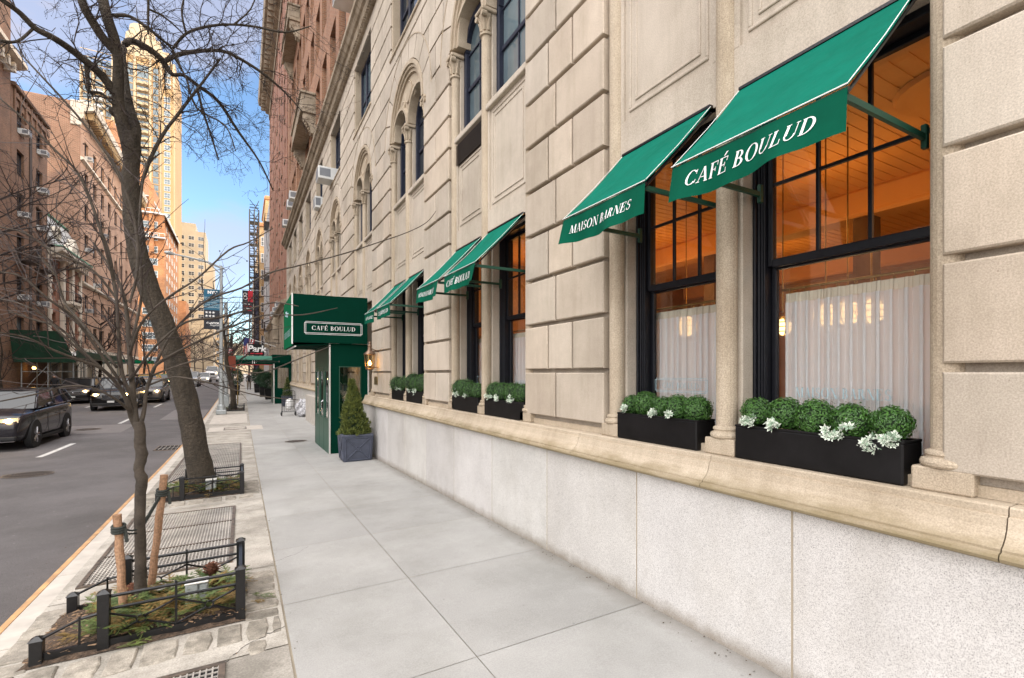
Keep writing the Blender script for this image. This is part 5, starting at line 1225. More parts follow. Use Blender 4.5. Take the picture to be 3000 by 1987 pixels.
# ---------------- window air conditioners
def ac(x, y, z, w, h, d, rz=R(-90)):
    "front grille faces local -Y"
    mb = MB(); mb.cbox(-w / 2, w / 2, -d, .05, 0, h, .015); a = mb.build('air_conditioner', M_ACW)
    mb = MB()
    for (p, q) in ((-w / 2 + .05, -.015), (.015, w / 2 - .05)): mb.box(p, q, -d - .006, -d - .001, h * .12, h * .9)
    for s in (-1, 1): mb.box(s * (w / 2 + .001) - .003, s * (w / 2 + .001) + .003, -d + .05, -d * .35, h * .2, h * .85)
    mb.build('louvre', M_ACD, a, local=True); a.location = (x, y, z); a.rotation_euler = (0, 0, rz); return a
A0 = ac(2.92, 18.2, 8.47, .62, .42, .62); tag(A0, 'largest white air conditioner, jutting from a third-floor window of the limestone wall', 'air conditioner', 'window air conditioners')
A1 = dup(A0, (2.93, 21.4, 8.47), 'smaller white air conditioner in the next third-floor window beyond the largest one'); A1.scale = (.8, .55, 1.1)
dup(A0, (2.9, 14.45, 12.25), 'white air conditioner high on the brick above the cornice, cut by the top edge')
for k, (y, z, lb) in enumerate(((29.6, 11.35, 'right one of the white pair of air conditioners above the far cornice'), (31.2, 11.35, 'left one of the white pair of air conditioners above the far cornice'), (34.5, 11.15, 'single white air conditioner just below the pair above the far cornice'))):
    dup(A0, (2.9, y, z), lb)
for k, (y, z, lb) in enumerate(((43, 6.95, 'nearest of the white air conditioners stepping down beside the canopy'), (46.5, 6.95, 'middle white air conditioner of the row beside the canopy'), (50, 6.95, 'farthest white air conditioner of the row beside the canopy'))):
    dup(A0, (2.9, y, z), lb)

# ================================================================== REST OF THE RIGHT SIDE
def facade_windows(par, x, ys, zs, w, h, style, rz, frac=.3, sill=True):
    for y in ys:
        for z in zs: small_window(par, (x, y, z), w, h, style, rz, M_DGLB if rnd.random() < frac else M_DGL, sill)
t = thing('red_brick_apartments', 'tall red brick apartment house beyond the limestone hotel, with a pale two-storey base', 'building', (3, 51, 0))
B0, B1 = YEND + .02, 64.0
ys = [B0 + 2 + 3.1 * i for i in range(8)]; zs = [8.4 + 3.1 * i for i in range(8)]
mb = MB(); openwall(mb, 2.84, B0, B1, 7.1, 33, [(y - .5, y + .5, z, z + 1.7) for y in ys for z in zs], .2); mb.box(2.85, 25, B1 - .1, B1, 0, 33); mb.box(2.85, 25, B0, B0 + .1, 0, 33); mb.box(3.3, 3.4, B0 + .2, B1 - .2, 7.2, 32.8); mb.box(2.9, 25, B0 + .1, B1 - .1, 32.8, 33.0); mb.build('brick_wall', M_BRKR, t)
facade_windows(t, 3.0, ys, zs, 1.0, 1.7, 'dark', R(-90), .25)
mb = MB(); lz = [(y - .55, y + .55, .9, 3.0) for y in ys] + [(y - .5, y + .5, 4.1, 5.7) for y in ys]; openwall(mb, 2.78, B0, B1, -.7, 6.5, lz, .25); mb.build('stone_base', M_CORN, t)
facade_windows(t, 2.98, ys, [.92], 1.1, 2.05, 'dark', R(-90), .1, False); facade_windows(t, 2.98, ys, [4.12], 1.0, 1.55, 'dark', R(-90), .1, False)
mb = MB(); mb.extr([(2.9, 6.45), (2.7, 6.45), (2.62, 6.7), (2.45, 6.78), (2.42, 6.95), (2.9, 7.15)], B0, B1); y = B0 + .3
for yy in (B0 + 8, B1 - .6): mb.cbox(2.3, 2.8, yy, yy + .5, 4.6, 6.5, .05); mb.lathe((2.4, 6.1), yy - .03, [(.2, 0), (.2, .56)], 12, 'y')
mb.build('base_cornice', M_CORN, t)
t = thing('grey_building', 'narrow pale grey painted building with a fire escape past the red brick apartments', 'building', (3, 72, 0))
ys = [66 + 3.2 * i for i in range(6)]; zs = [4.2 + 3.3 * i for i in range(5)]
mb = MB(); openwall(mb, 2.95, B1 + .05, 84, -.5, 23, [(y - .5, y + .5, z, z + 1.7) for y in ys for z in zs], .2); mb.box(2.96, 20, B1 + .05, B1 + .2, 0, 23); mb.box(2.96, 20, 83.8, 84, 0, 23); mb.box(3, 20, 64.2, 83.8, 22.8, 22.9); mb.build('wall', M_GREYM, t)
facade_windows(t, 3.1, ys, zs, 1.0, 1.7, 'dark', R(-90), .3)
for k, z in enumerate([7.0 + 6.6 * i for i in range(3)]):
    mb = MB(); mb.box(2.45, 2.94, 66.3, 70.5, z, z + .06)
    for q in (.4, .8, 1.0): mb.tube([(2.45, 66.3, z + q), (2.45, 70.5, z + q)], .025, 4); mb.tube([(2.45, 66.3, z + q), (2.94, 66.3, z + q)], .025, 4)
    for q in range(12): yy = 66.3 + 4.2 * q / 11; mb.tube([(2.45, yy, z), (2.45, yy, z + 1)], .015, 4)
    mb.tube([(2.7, 66.6, z - 3.2), (2.7, 70.0, z)], .04, 4); mb.build('fire_escape', M_IRON, t)
t = thing('tan_brick_tower', 'sunlit orange tan brick tower rising at the end of the right-hand row', 'building', (4, 108, 0))
mb = MB(); mb.box(2.85, 12, 106, 122, 0, 31); mb.box(4.0, 12, 106.3, 122, 31, 36.5); mb.build('brick_wall', M_BRKY, t)
mb = MB(); mb.cbox(2.6, 12.2, 105.75, 122, 30.2, 30.8, .1); mb.cbox(3.8, 12, 106.1, 122, 35.7, 36.3, .1); mb.build('brick_band', M_BRKO, t)
for z in range(8): slab_window(t, (5.4, 105.95, 4 + 3.2 * z), 1.3, 1.8, M_WHT, 0); slab_window(t, (3.6, 105.95, 4 + 3.2 * z), .8, 1.8, M_WHT, 0)
t = thing('scaffold_tower', 'tall narrow dark scaffold hoist tower against the sky', 'scaffold', (2.0, 100, 0))
mb = MB()
for z in range(0, 15): mb.box(1.25, 2.7, 100, 102, 1.2 + z * 2, 1.3 + z * 2)
mb.build('deck', M_IRON, t)
mb = MB()
for x in (1.2, 1.95, 2.7):
    for y in (100, 102): mb.tube([(x, y, .5), (x, y, 31.5)], .10, 4)
for z in range(0, 16):
    for y in (100, 102): mb.tube([(1.2, y, 1.9 + z * 2), (2.7, y, 1.9 + z * 2)], .06, 4); mb.tube([(1.2, y, 2.35 + z * 2), (2.7, y, 2.35 + z * 2)], .06, 4)
    mb.tube([(1.95, 100, 1.3 + z * 2), (2.7, 100, 3.2 + z * 2)], .07, 4); mb.tube([(2.7, 100, 1.3 + z * 2), (1.2, 100, 3.2 + z * 2)], .07, 4)
mb.build('frame_tube', M_IRON, t)
mb = MB(); mb.box(2.0, 2.6, 100.4, 101.6, 2, 20); mb.build('netting', pmat('blue_grey_netting', (.10, .11, .17), .9, var=.6, sc=2), t)
for i, (a, b, h, m_, lb) in enumerate(((86, 104, 24, M_BRKR, 'plain low brick house between the grey building and the tan tower'), (150, 215, 34, M_BEIG, 'beige block in the far distance on the right of the street'))):
    t = thing('apartment_block', lb, 'building', (10, a, 0)); mb = MB(); mb.box(4.6 + i * -1.2, 30, a, b, 0, h); mb.build('wall', m_, t)
    for z in range(6): slab_window(t, (5.6, a - .02, 3 + 3.2 * z), 1.2, 1.7, M_WHT, 0)
# ================================================================== LEFT SIDE BUILDINGS
def block(name, label, y0, y1, h, mat, wins, glassfrac=.2, xw=LWALL, style='cream', ztop_win=None, ww=1.45, wh=1.9, z0=5.2, fh=3.2, skip=(), group=None, lintel=True):
    t = thing(name, label, 'building', (xw - 5, (y0 + y1) / 2, 0))
    n = int(((ztop_win or h - 1.5) - z0) / fh) + 1; zs = [z0 + fh * i for i in range(n) if z0 + fh * i + wh < h - .3]
    ops = [(y - ww / 2, y + ww / 2, z, z + wh) for y in wins for z in zs]
    mb = MB(); openwall(mb, xw, y0, y1, -.8, h, ops, .3, -1)
    mb.flat([(xw, y0, -1), (xw - 14, y0, -1), (xw - 14, y0, h), (xw, y0, h)]); mb.flat([(xw, y1, -1), (xw - 14, y1, -1), (xw - 14, y1, h), (xw, y1, h)]); mb.flat([(xw, y0, h), (xw - 14, y0, h), (xw - 14, y1, h), (xw, y1, h)]); mb.flat([(xw - 14, y0, -1), (xw - 14, y1, -1), (xw - 14, y1, h), (xw - 14, y0, h)])
    mb.build('brick_wall', mat, t)
    mb = MB(); mb.box(xw - .5, xw - .45, y0 + .1, y1 - .1, 0, h - .1); mb.build('dark_interior', M_VOID, t)
    for y in wins:
        for z in zs: small_window(t, (xw - .22, y, z), ww, wh, 'dark' if style == 'cream' else style, R(90), M_DGLB if rnd.random() < glassfrac else M_DGL)
    return t, zs
# nearest tall one (mostly out of frame)
tA, zA = block('brick_apartment_house', 'tall brown brick apartment house cut off by the left edge of the picture', 12, 49.6, 15, M_BRKB, [46.9 - 3.9 * i for i in range(8)], .2)
mb = MB(); mb.box(LWALL - 13.9, LWALL - .01, 39, 49.58, 14.9, 40); mb.build('upper_brick_wall', M_BRKB, tA)
mb = MB(); mb.extr([(LWALL, 24.2), (LWALL + .9, 24.5), (LWALL + .9, 24.8), (LWALL, 25.0)], 39, 49.7)
for q in range(10): mb.box(LWALL, LWALL + .6, 39.3 + q, 39.6 + q, 23.6, 24.3)
mb.build('stone_band', M_CREAM, tA)
tB, zB = block('brick_apartment_house', 'brown brick apartment house with an arcaded parapet, iron balconies and air conditioners', 49.65, 57.3, 23.2, M_BRKB, [51.4, 55.4], .15, z0=4.15, fh=3.2)
mb = MB(); mb.cbox(LWALL - .5, LWALL + .25, 49.65, 57.3, 23.2, 23.5, .05)
for q in range(7): y = 50.1 + q * 1.1; mb.cbox(LWALL, LWALL + .12, y - .1, y + .1, 21.4, 23.2, .03); mb.poly([(LWALL + .0, y + .55 + .42 * math.cos(w), 22.6 + .42 * math.sin(w)) for w in [math.pi * k / 8 for k in range(9)]], (.1, 0, 0))
mb.build('arcaded_parapet', M_BRKB, tB)
mb = MB(); mb.box(LWALL - .02, LWALL + .06, 53.1, 53.6, 4, 22); mb.build('recess_strip', pmat('dark_narrow_window_bay', (.06, .04, .03), .8), tB)
for k, (y, z) in enumerate(((51.4, zB[2]), (55.4, zB[2]))):
    mb = MB(); mb.box(LWALL, LWALL + .9, y - 1.1, y + 1.1, z - .25, z - .18)
    for q in range(15): yy = y - 1.1 + 2.2 * q / 14; mb.tube([(LWALL + .9, yy, z - .2), (LWALL + .9, yy, z + .7)], .015, 4)
    for s in (-1.1, 1.1):
        for q in range(5): mb.tube([(LWALL + .9 * q / 5, y + s, z - .2), (LWALL + .9 * q / 5, y + s, z + .7)], .015, 4)
        mb.tube([(LWALL, y + s, z + .7), (LWALL + .9, y + s, z + .7)], .03, 4)
    mb.tube([(LWALL + .9, y - 1.1, z + .7), (LWALL + .9, y + 1.1, z + .7)], .03, 4); mb.tube([(LWALL + .9, y - 1.1, z + .25), (LWALL + .9, y + 1.1, z + .25)], .02, 4)
    mb.build('iron_balcony', M_IRON, tB)
N_ = ['air conditioner in the {} window of the {} column of the brown brick house']
fl = ['lowest', 'second', 'third', 'fourth', 'fifth', 'sixth']
for ci, y in enumerate((51.4, 55.4)):
    for k in (1, 3, 4, 5) if ci else (1, 3, 5):
        if k < len(zB): dup(A0, (LWALL - .05, y, zB[k] + .02), 'small white air conditioner, %s window row, %s column of the arcaded brown brick house' % (fl[k], ('left', 'right')[ci]), R(90))
# mansard townhouse
t = thing('mansard_townhouse', 'narrow limestone and red brick townhouse with a slate mansard roof and curved balcony', 'building', (LWALL - 4, 62, 0))
y0, y1 = 57.35, 67.3
ops = [(y0 + 1.2, y0 + 2.2, z, z + 1.9) for z in (5.4, 8.8)] + [(y1 - 2.2, y1 - 1.2, z, z + 1.9) for z in (5.4, 8.8)] + [((y0 + y1) / 2 - .6, (y0 + y1) / 2 + .6, z, z + 2.3) for z in (5.2, 8.6)]
mb = MB(); openwall(mb, LWALL, y0, y1, 3.9, 12.5, ops, .25, -1); mb.build('red_brick_wall', M_BRKR, t)
mb = MB(); mb.cbox(LWALL, LWALL + .16, y0, y0 + .5, 3.9, 12.4, .03); mb.cbox(LWALL, LWALL + .16, y1 - .5, y1, 3.9, 12.4, .03)
for c in (-1, 1): mb.cbox(LWALL, LWALL + .3, (y0 + y1) / 2 + c * 1.4 - .35, (y0 + y1) / 2 + c * 1.4 + .35, 3.9, 12.4, .03)
for k in range(9):
    for yy in (y0 + .5, y1 - .9): mb.box(LWALL, LWALL + .12, yy, yy + .4, 4.2 + k * .95, 4.6 + k * .95)
mb.cbox(LWALL, LWALL + .5, y0, y1, 3.6, 3.9, .05); mb.extr([(LWALL, 12.2), (LWALL + .3, 12.3), (LWALL + 1.0, 12.7), (LWALL + 1.0, 12.95), (LWALL, 13.1)], y0, y1)
for q in range(14): mb.box(LWALL + .2, LWALL + .75, y0 + .3 + q * .7, y0 + .55 + q * .7, 12.1, 12.45)
mb.build('limestone_trim', M_CREAM, t)
mb = MB(); openwall(mb, LWALL + .02, y0, y1, -.8, 3.6, [(y0 + 1, y0 + 2.6, -.2, 2.6), (y0 + 4.2, y0 + 5.8, -.2, 2.8), (y1 - 2.6, y1 - 1, .6, 2.6)], .4, -1); mb.build('limestone_ground_floor', M_CREAM, t)
mb = MB(); mb.box(LWALL - .5, LWALL - .45, y0, y1, -.8, 12.4); mb.build('dark_interior', M_DGL, t)
mb = MB(); mb.poly([(LWALL + .5, y0, 12.9), (LWALL - .1, y0, 14.4), (LWALL - .5, y0, 15.6), (LWALL - 1.1, y0, 16.7), (LWALL - 10, y0, 16.9), (LWALL - 10, y0, 12.9)], (0, y1 - y0, 0)); mb.build('mansard_roof', M_MANS, t)
mb = MB(); mb.cbox(LWALL + .1, LWALL + 1.05, y0, y1, 12.96, 13.15, .05); mb.tube([(LWALL - 1.0, y0, 16.7), (LWALL - 1.0, y1, 16.7)], .12, 6); mb.build('copper_gutter', M_VERD, t)
for yy in (y0 + 2.5, y1 - 2.6):
    mb = MB(); mb.lathe(LWALL - .6, (yy, 14.6), [(.62, 0), (.68, .3), (.68, .75), (.5, .8), (.5, .55)], 16, 'x'); d = mb.build('dormer', M_CREAM, t)
    mb = MB(); mb.lathe(LWALL + .0, (yy, 14.6), [(.5, 0), (.5, .03)], 16, 'x'); mb.build('pane', M_DGL, d)
mb = MB(); yc = (y0 + y1) / 2; n = 14
for k in range(n): 
    w0, w1 = math.pi * k / n, math.pi * (k + 1) / n; P = lambda w, z: (LWALL + 1.1 * math.sin(w), yc - 2.2 * math.cos(w), z)
    mb.flat([P(w0, 8.3), P(w1, 8.3), (LWALL, yc, 8.3)]); mb.flat([P(w0, 8.3), P(w1, 8.3), P(w1, 8.55), P(w0, 8.55)]); mb.flat([P(w0, 8.3), P(w1, 8.3), (LWALL, yc - 1.6 * math.cos(w1), 7.2), (LWALL, yc - 1.6 * math.cos(w0), 7.2)])
b = mb.build('curved_balcony', M_CREAM, t)
mb = MB()
for k in range(27): w = math.pi * k / 26; mb.tube([(LWALL + 1.05 * math.sin(w), yc - 2.15 * math.cos(w), 8.5), (LWALL + 1.12 * math.sin(w), yc - 2.25 * math.cos(w), 9.0), (LWALL + 1.05 * math.sin(w), yc - 2.15 * math.cos(w), 9.4)], .02, 4)
mb.tube([(LWALL + 1.05 * math.sin(math.pi * k / 16), yc - 2.15 * math.cos(math.pi * k / 16), 9.42) for k in range(17)], .035, 5); mb.build('railing', M_IRON, b)
mb = MB(); mb.poly([(LWALL + .1, yc - 1.7 + 3.4 * k / 12, 12.9 + 1.5 * math.sin(math.pi * k / 12)) for k in range(13)], (.7, 0, 0)); mb.build('arched_pediment', M_CREAM, t)
# pink building
py = [69.6 + 3.55 * i for i in range(9)]
tP, zP = block('pink_brick_apartments', 'tall salmon pink brick apartment block with a deep bracketed cornice', 67.35, 100, 30.5, M_BRKP, py, .1, z0=5.0, fh=3.35, wh=1.9)
mb = MB(); mb.flat([(LWALL - .02, 67.34, 0), (LWALL - 13.9, 67.34, 0), (LWALL - 13.9, 67.34, 30.4), (LWALL - .02, 67.34, 30.4)]); mb.box(LWALL - 7.6, LWALL - 6.6, 66.9, 67.33, 5, 32.0); mb.box(LWALL - 7.8, LWALL - 6.4, 66.7, 67.33, 32, 32.3); mb.build('party_wall', M_BRKD, tP)
mb = MB(); mb.extr([(LWALL, 28.8), (LWALL + .25, 28.9), (LWALL + .3, 29.6), (LWALL + 1.2, 29.9), (LWALL + 1.35, 30.5), (LWALL, 30.8)], 67.3, 100)
for z in (24.4, 11.2): mb.extr([(LWALL, z), (LWALL + .3, z + .1), (LWALL + .3, z + .3), (LWALL, z + .4)], 67.3, 100)
mb.cbox(LWALL - .8, LWALL + .1, 67.2, 67.34, 28, 30.6, .05); mb.build('cream_cornice', M_CREAM, tP)
mb = MB(); q = 67.8
while q < 100: mb.box(LWALL + .3, LWALL + 1.1, q, q + .28, 29.0, 29.85); q += .62
mb.build('brackets', pmat('ochre_cornice_bracket', (.33, .23, .12), .8, var=.3), tP)
mb = MB(); mb.box(LWALL, LWALL + .1, 67.4, 100, -.6, 4.4); mb.build('stone_base', M_CREAM, tP)
for k, (j, f) in enumerate(((0, 1), (0, 3), (1, 2), (0, 6), (2, 4))):
    dup(A0, (LWALL - .05, py[j], zP[f] + .02), ['small air conditioner low on the nearest column of the pink building', 'small air conditioner halfway up the nearest column of the pink building', 'small air conditioner in the second column of the pink building', 'small air conditioner just under the cornice of the pink building', 'small air conditioner in the third column of the pink building'][k], R(90))
# orange brick block with setbacks across the avenue
t = thing('orange_brick_block', 'sunlit orange brick apartment block with wide white windows and stepped balconies behind the leaning tree', 'building', (-24, 150, 0))
X1, Y0 = -16.2, 142
mb = MB(); mb.box(-42, X1, Y0, 171, 0, 39.5); mb.box(-42, X1 - 2.7, Y0 + .1, 171, 39.5, 43.5); mb.box(-42, -20.5, Y0 + .3, 171, 43.5, 51); mb.box(-42, -26, Y0 + .5, 171, 51, 60); mb.box(X1 - 2.9, X1 - 2.0, Y0 - .9, Y0, 30, 46); mb.build('brick_wall', M_BRKO, t)
for fl_ in range(15):
    z = 4.0 + fl_ * 2.92
    for (xc, w) in ((-19.0, 3.0), (-24.0, 3.4), (-29.5, 3.4)):
        if z > 38 and xc > -20: continue
        slab_window(t, (xc, Y0 - .02, z), w, 1.6, M_WHT, 0, M_DGLB, 3)
    if z < 38:
        for yy in (146, 151, 156, 161, 166): slab_window(t, (X1 + .02, yy, z), 1.6, 1.6, M_WHT, R(90), M_DGLB, 2)
for (xa, xb, z, ya) in ((-21.5, -17.0, 39.4, Y0), (-28, -20.3, 43.4, Y0), (-28, -21, 36.5, Y0), (-21.3, -16.0, 33.7, Y0)):
    mb = MB(); mb.box(xa, xb, ya - 1.3, ya + .1, z, z + .25); b = mb.build('balcony', M_WHT, t)
    mb = MB(); mb.box(xa, xb, ya - 1.3, ya - 1.2, z + 1.05, z + 1.15)
    for q in range(6): xx = xa + (xb - xa) * q / 5; mb.box(xx - .03, xx + .03, ya - 1.28, ya - 1.22, z + .25, z + 1.05)
    mb.build('railing', M_WHT, b)
mb = MB(); mb.flat([(X1, Y0 - .8, 39.6), (X1 + .9, Y0, 37.6), (X1 + .9, 171, 37.6), (X1, 171, 39.6)]); mb.box(X1 - 2.8, X1 + .3, Y0 - .3, 171, 39.5, 39.8); mb.box(-28, -18.7, Y0 - .2, 171, 43.5, 43.75); mb.build('parapet_coping', M_WHT, t)
# the tall tower
t = thing('apartment_tower', 'very tall pale tan apartment tower with rows of rounded balconies and a stepped crown', 'building', (-36, 235, 0))
TY = 222; FH = 2.55
mb = MB(); mb.box(-40.5, -22, TY, TY + 22, 0, 118); mb.box(-50.5, -40.5, TY + 4, TY + 22, 0, 112); mb.box(-26, -22.6, TY - 1.2, TY, 0, 108); mb.build('tan_wall', M_TWR, t)
mb = MB(); mb.box(-38.5, -24, TY + 2, TY + 20, 118, 123); mb.box(-37, -27, TY + 3, TY + 19, 123, 127); mb.lathe(-33.5, TY + 10, [(5.2, 127), (5.2, 130), (4.2, 130.6), (4.0, 133.5), (1.5, 134)], 12); mb.build('crown', M_TWRL, t)
mb = MB()
for x in (-40.5, -36.9, -34.2, -29.6, -26.4, -22.4): mb.box(x - .35, x + .35, TY - .5, TY, 0, 118)
for x in (-50.5, -47, -44): mb.box(x, x + .5, TY + 3.6, TY + 4, 0, 112)
for k in range(46): mb.box(-40.5, -22, TY - .2, TY, 3 + k * FH, 3.18 + k * FH); mb.box(-50.5, -40.5, TY + 3.8, TY + 4, 3 + k * FH, 3.18 + k * FH)
mb.build('cream_pier_grid', M_TWRL, t)
cnt = 0
for k in range(44, 8, -1):
    z = 3.3 + k * FH
    for (xa, w) in ((-38.7, 2.3), (-24.4, 1.9)):
        if cnt < 84: slab_window(t, (xa, TY - (1.23 if xa > -25 and z < 105 else .03), z), w, 1.9, M_WHT, 0, M_DGLB, 2); cnt += 1
for (xa, xb, yy) in ((-36.3, -34.8, TY), (-33.6, -30.2, TY), (-28.8, -27.2, TY), (-49.7, -47.3, TY + 4), (-46.3, -44.2, TY + 4), (-43.2, -41, TY + 4)):
    mb = MB()
    for k in range(43, 4, -1): z = 3.3 + k * FH; mb.box(xa, xb, yy - .08, yy - .02, z, z + 1.95)
    mb.build('glass_band', M_DGLB, t)
for k in range(41, 9, -1):
    z = 3.1 + k * FH; mb = MB()
    mb.poly([(-33.6, TY, z), (-33.6, TY - .8, z), (-32.8, TY - 1.6, z), (-31.9, TY - 1.0, z), (-31.0, TY - 1.8, z), (-30.2, TY - 1.1, z), (-30.2, TY, z)], (0, 0, .8)); mb.build('balcony', M_TWRL, t)
    if 20 < k < 40: mb = MB(); mb.poly([(-47, TY + 4, z), (-46.6, TY + 2.6, z), (-45.2, TY + 2.0, z), (-43.8, TY + 2.6, z), (-43.4, TY + 4, z)], (0, 0, .8)); mb.build('balcony', M_WHT, t)
for i, (xa, xb, ya, h, m_, lb) in enumerate(((-34, -25.5, 250, 72, M_BEIG, 'grey-brown flat-topped tower in the distance right of the orange block'), (-25.5, -14.5, 262, 66, pmat('cream_far_masonry', (.44, .37, .27), .85, var=.12, sc=.2), 'stepped cream tower in the distance above the lamp arm'), (-13.5, -7, 330, 36, M_BRKY, 'small sunlit tan block at the far end of the street, right of the lamp post'), (-32, -17, 200, 18, M_BRKO, 'low orange block far down the left side of the street'))):
    t = thing('distant_tower' if h > 40 else 'distant_block', lb, 'building', ((xa + xb) / 2, ya, 0))
    mb = MB(); mb.box(xa, xb, ya, ya + 20, 0, h)
    if i == 1: mb.box(xa + 1, xb - 4, ya + 2, ya + 18, h, h + 4); mb.box(xb - 4, xb + 3, ya + 2, ya + 20, 0, h - 14)
    if i == 0: mb.box(xa + 1, xa + 5, ya + 3, ya + 9, h, h + 3)
    mb.build('wall', m_, t)
    for k in range(12):
        for q in range(3):
            z = h - 4 - k * 3.2
            if z > 2: slab_window(t, (xa + (xb - xa) * (q + .5) / 3, ya - .02, z), (xb - xa) / 5, 1.7, M_WHT, 0, M_DGL, 2)
# left shed and awnings at street level
t = thing('sidewalk_shed', 'dark green plywood sidewalk shed on pipe posts outside the brown brick house', 'scaffold', (-13.2, 55, 0))
mb = MB(); SX0, SX1 = -15, -11.4; za = gz(-13, 52)
mb.box(SX0, SX1, 50, 66, 2.95 + za, 3.15 + za); mb.build('deck', M_IRON, t)
mb = MB(); mb.box(SX1, SX1 + .06, 50, 66, 3.0 + za, 3.55 + za)
mb.hexa([(SX0, 49.94, 2.6 + za), (SX1, 49.94, 2.6 + za), (SX1, 50, 2.6 + za), (SX0, 50, 2.6 + za), (SX0, 49.3, 5.0 + za), (SX1 - .75, 49.3, 5.0 + za), (SX1 - .75, 49.36, 5.0 + za), (SX0, 49.36, 5.0 + za)]); mb.build('green_hoarding', pmat('green_plywood', (.004, .045, .022), .7, var=.3, sc=2), t)
for (x, y) in [(x, y) for y in (50.2, 53.4, 56.6, 59.8, 63, 65.8) for x in (-11.6, -13.1, -14.6)]: mb = MB(); mb.tube([(x, y, gz(x, y)), (x, y, 2.95 + za)], .045, 6); mb.build('post', M_GALV, t)
mb = MB()
for y in (50.2, 53.4): mb.tube([(-14.6, y, .3 + za), (-13.1, y, 2.4 + za)], .025, 4); mb.tube([(-14.6, y, 1.9 + za), (-11.6, y, 1.9 + za)], .025, 4)
mb.build('brace', M_GALV, t)
mb = MB(); mb.ball((-14.5, 52.4, 2.2 + za), .13, 8, 6); tag(mb.build('wall_lamp', emat('amber_lamp', (1, .55, .15), 10)), 'small amber lamp glowing under the green sidewalk shed', 'lamp')
for i, (ya, yb, m_, lb) in enumerate(((69.5, 73, M_CAN, 'dark green street awning under the pink building, nearer one'), (84, 87.5, M_CANS, 'brighter green street awning farther along under the pink building'))):
    t = thing('door_canopy', lb, 'canopy', (-13.2, ya, 2.8)); n = 8; zz = gz(-13, ya)
    mb = MB(); mb.poly([(LWALL, (ya + yb) / 2 - (yb - ya) / 2 * math.cos(math.pi * k / n), zz + 2.7 + .5 * math.sin(math.pi * k / n)) for k in range(n + 1)], (3.8, 0, 0)); mb.build('fabric', m_, t)
    for y in (ya + .1, yb - .1): mb = MB(); mb.tube([(-11.4, y, zz), (-11.4, y, zz + 2.7)], .04, 6); mb.build('post', M_BRASS, t)
t = thing('arched_canopy', 'white arched glass canopy over a doorway of the mansard townhouse', 'canopy', (-13.6, 62, 3)); zz = gz(-13, 62)
mb = MB(); n = 10
for k in range(n):
    w0, w1 = math.pi * k / n, math.pi * (k + 1) / n; mb.hexa([(LWALL, 62 - 1.7 * math.cos(w), zz + 2.9 + .8 * math.sin(w)) for w in (w0, w1)] + [(-12.2, 62 - 1.7 * math.cos(w), zz + 2.9 + .8 * math.sin(w)) for w in (w1, w0)] + [(LWALL, 62 - 1.62 * math.cos(w), zz + 2.9 + .72 * math.sin(w)) for w in (w0, w1)] + [(-12.2, 62 - 1.62 * math.cos(w), zz + 2.9 + .72 * math.sin(w)) for w in (w1, w0)])
mb.build('shell', M_WHT, t)
# far end of the street: cross-avenue facades that close the view
for i, (xa, xb, ya, h, lb) in enumerate(((-60, -16.5, 196, 26, 'low brick row beyond the avenue on the left'), (5, 60, 240, 30, 'brick block closing the right side far away'))):
    t = thing('distant_block', lb, 'building', ((xa + xb) / 2, ya, 0)); mb = MB(); mb.box(xa, xb, ya, ya + 10, 0, h); mb.build('wall', M_BRKO, t)

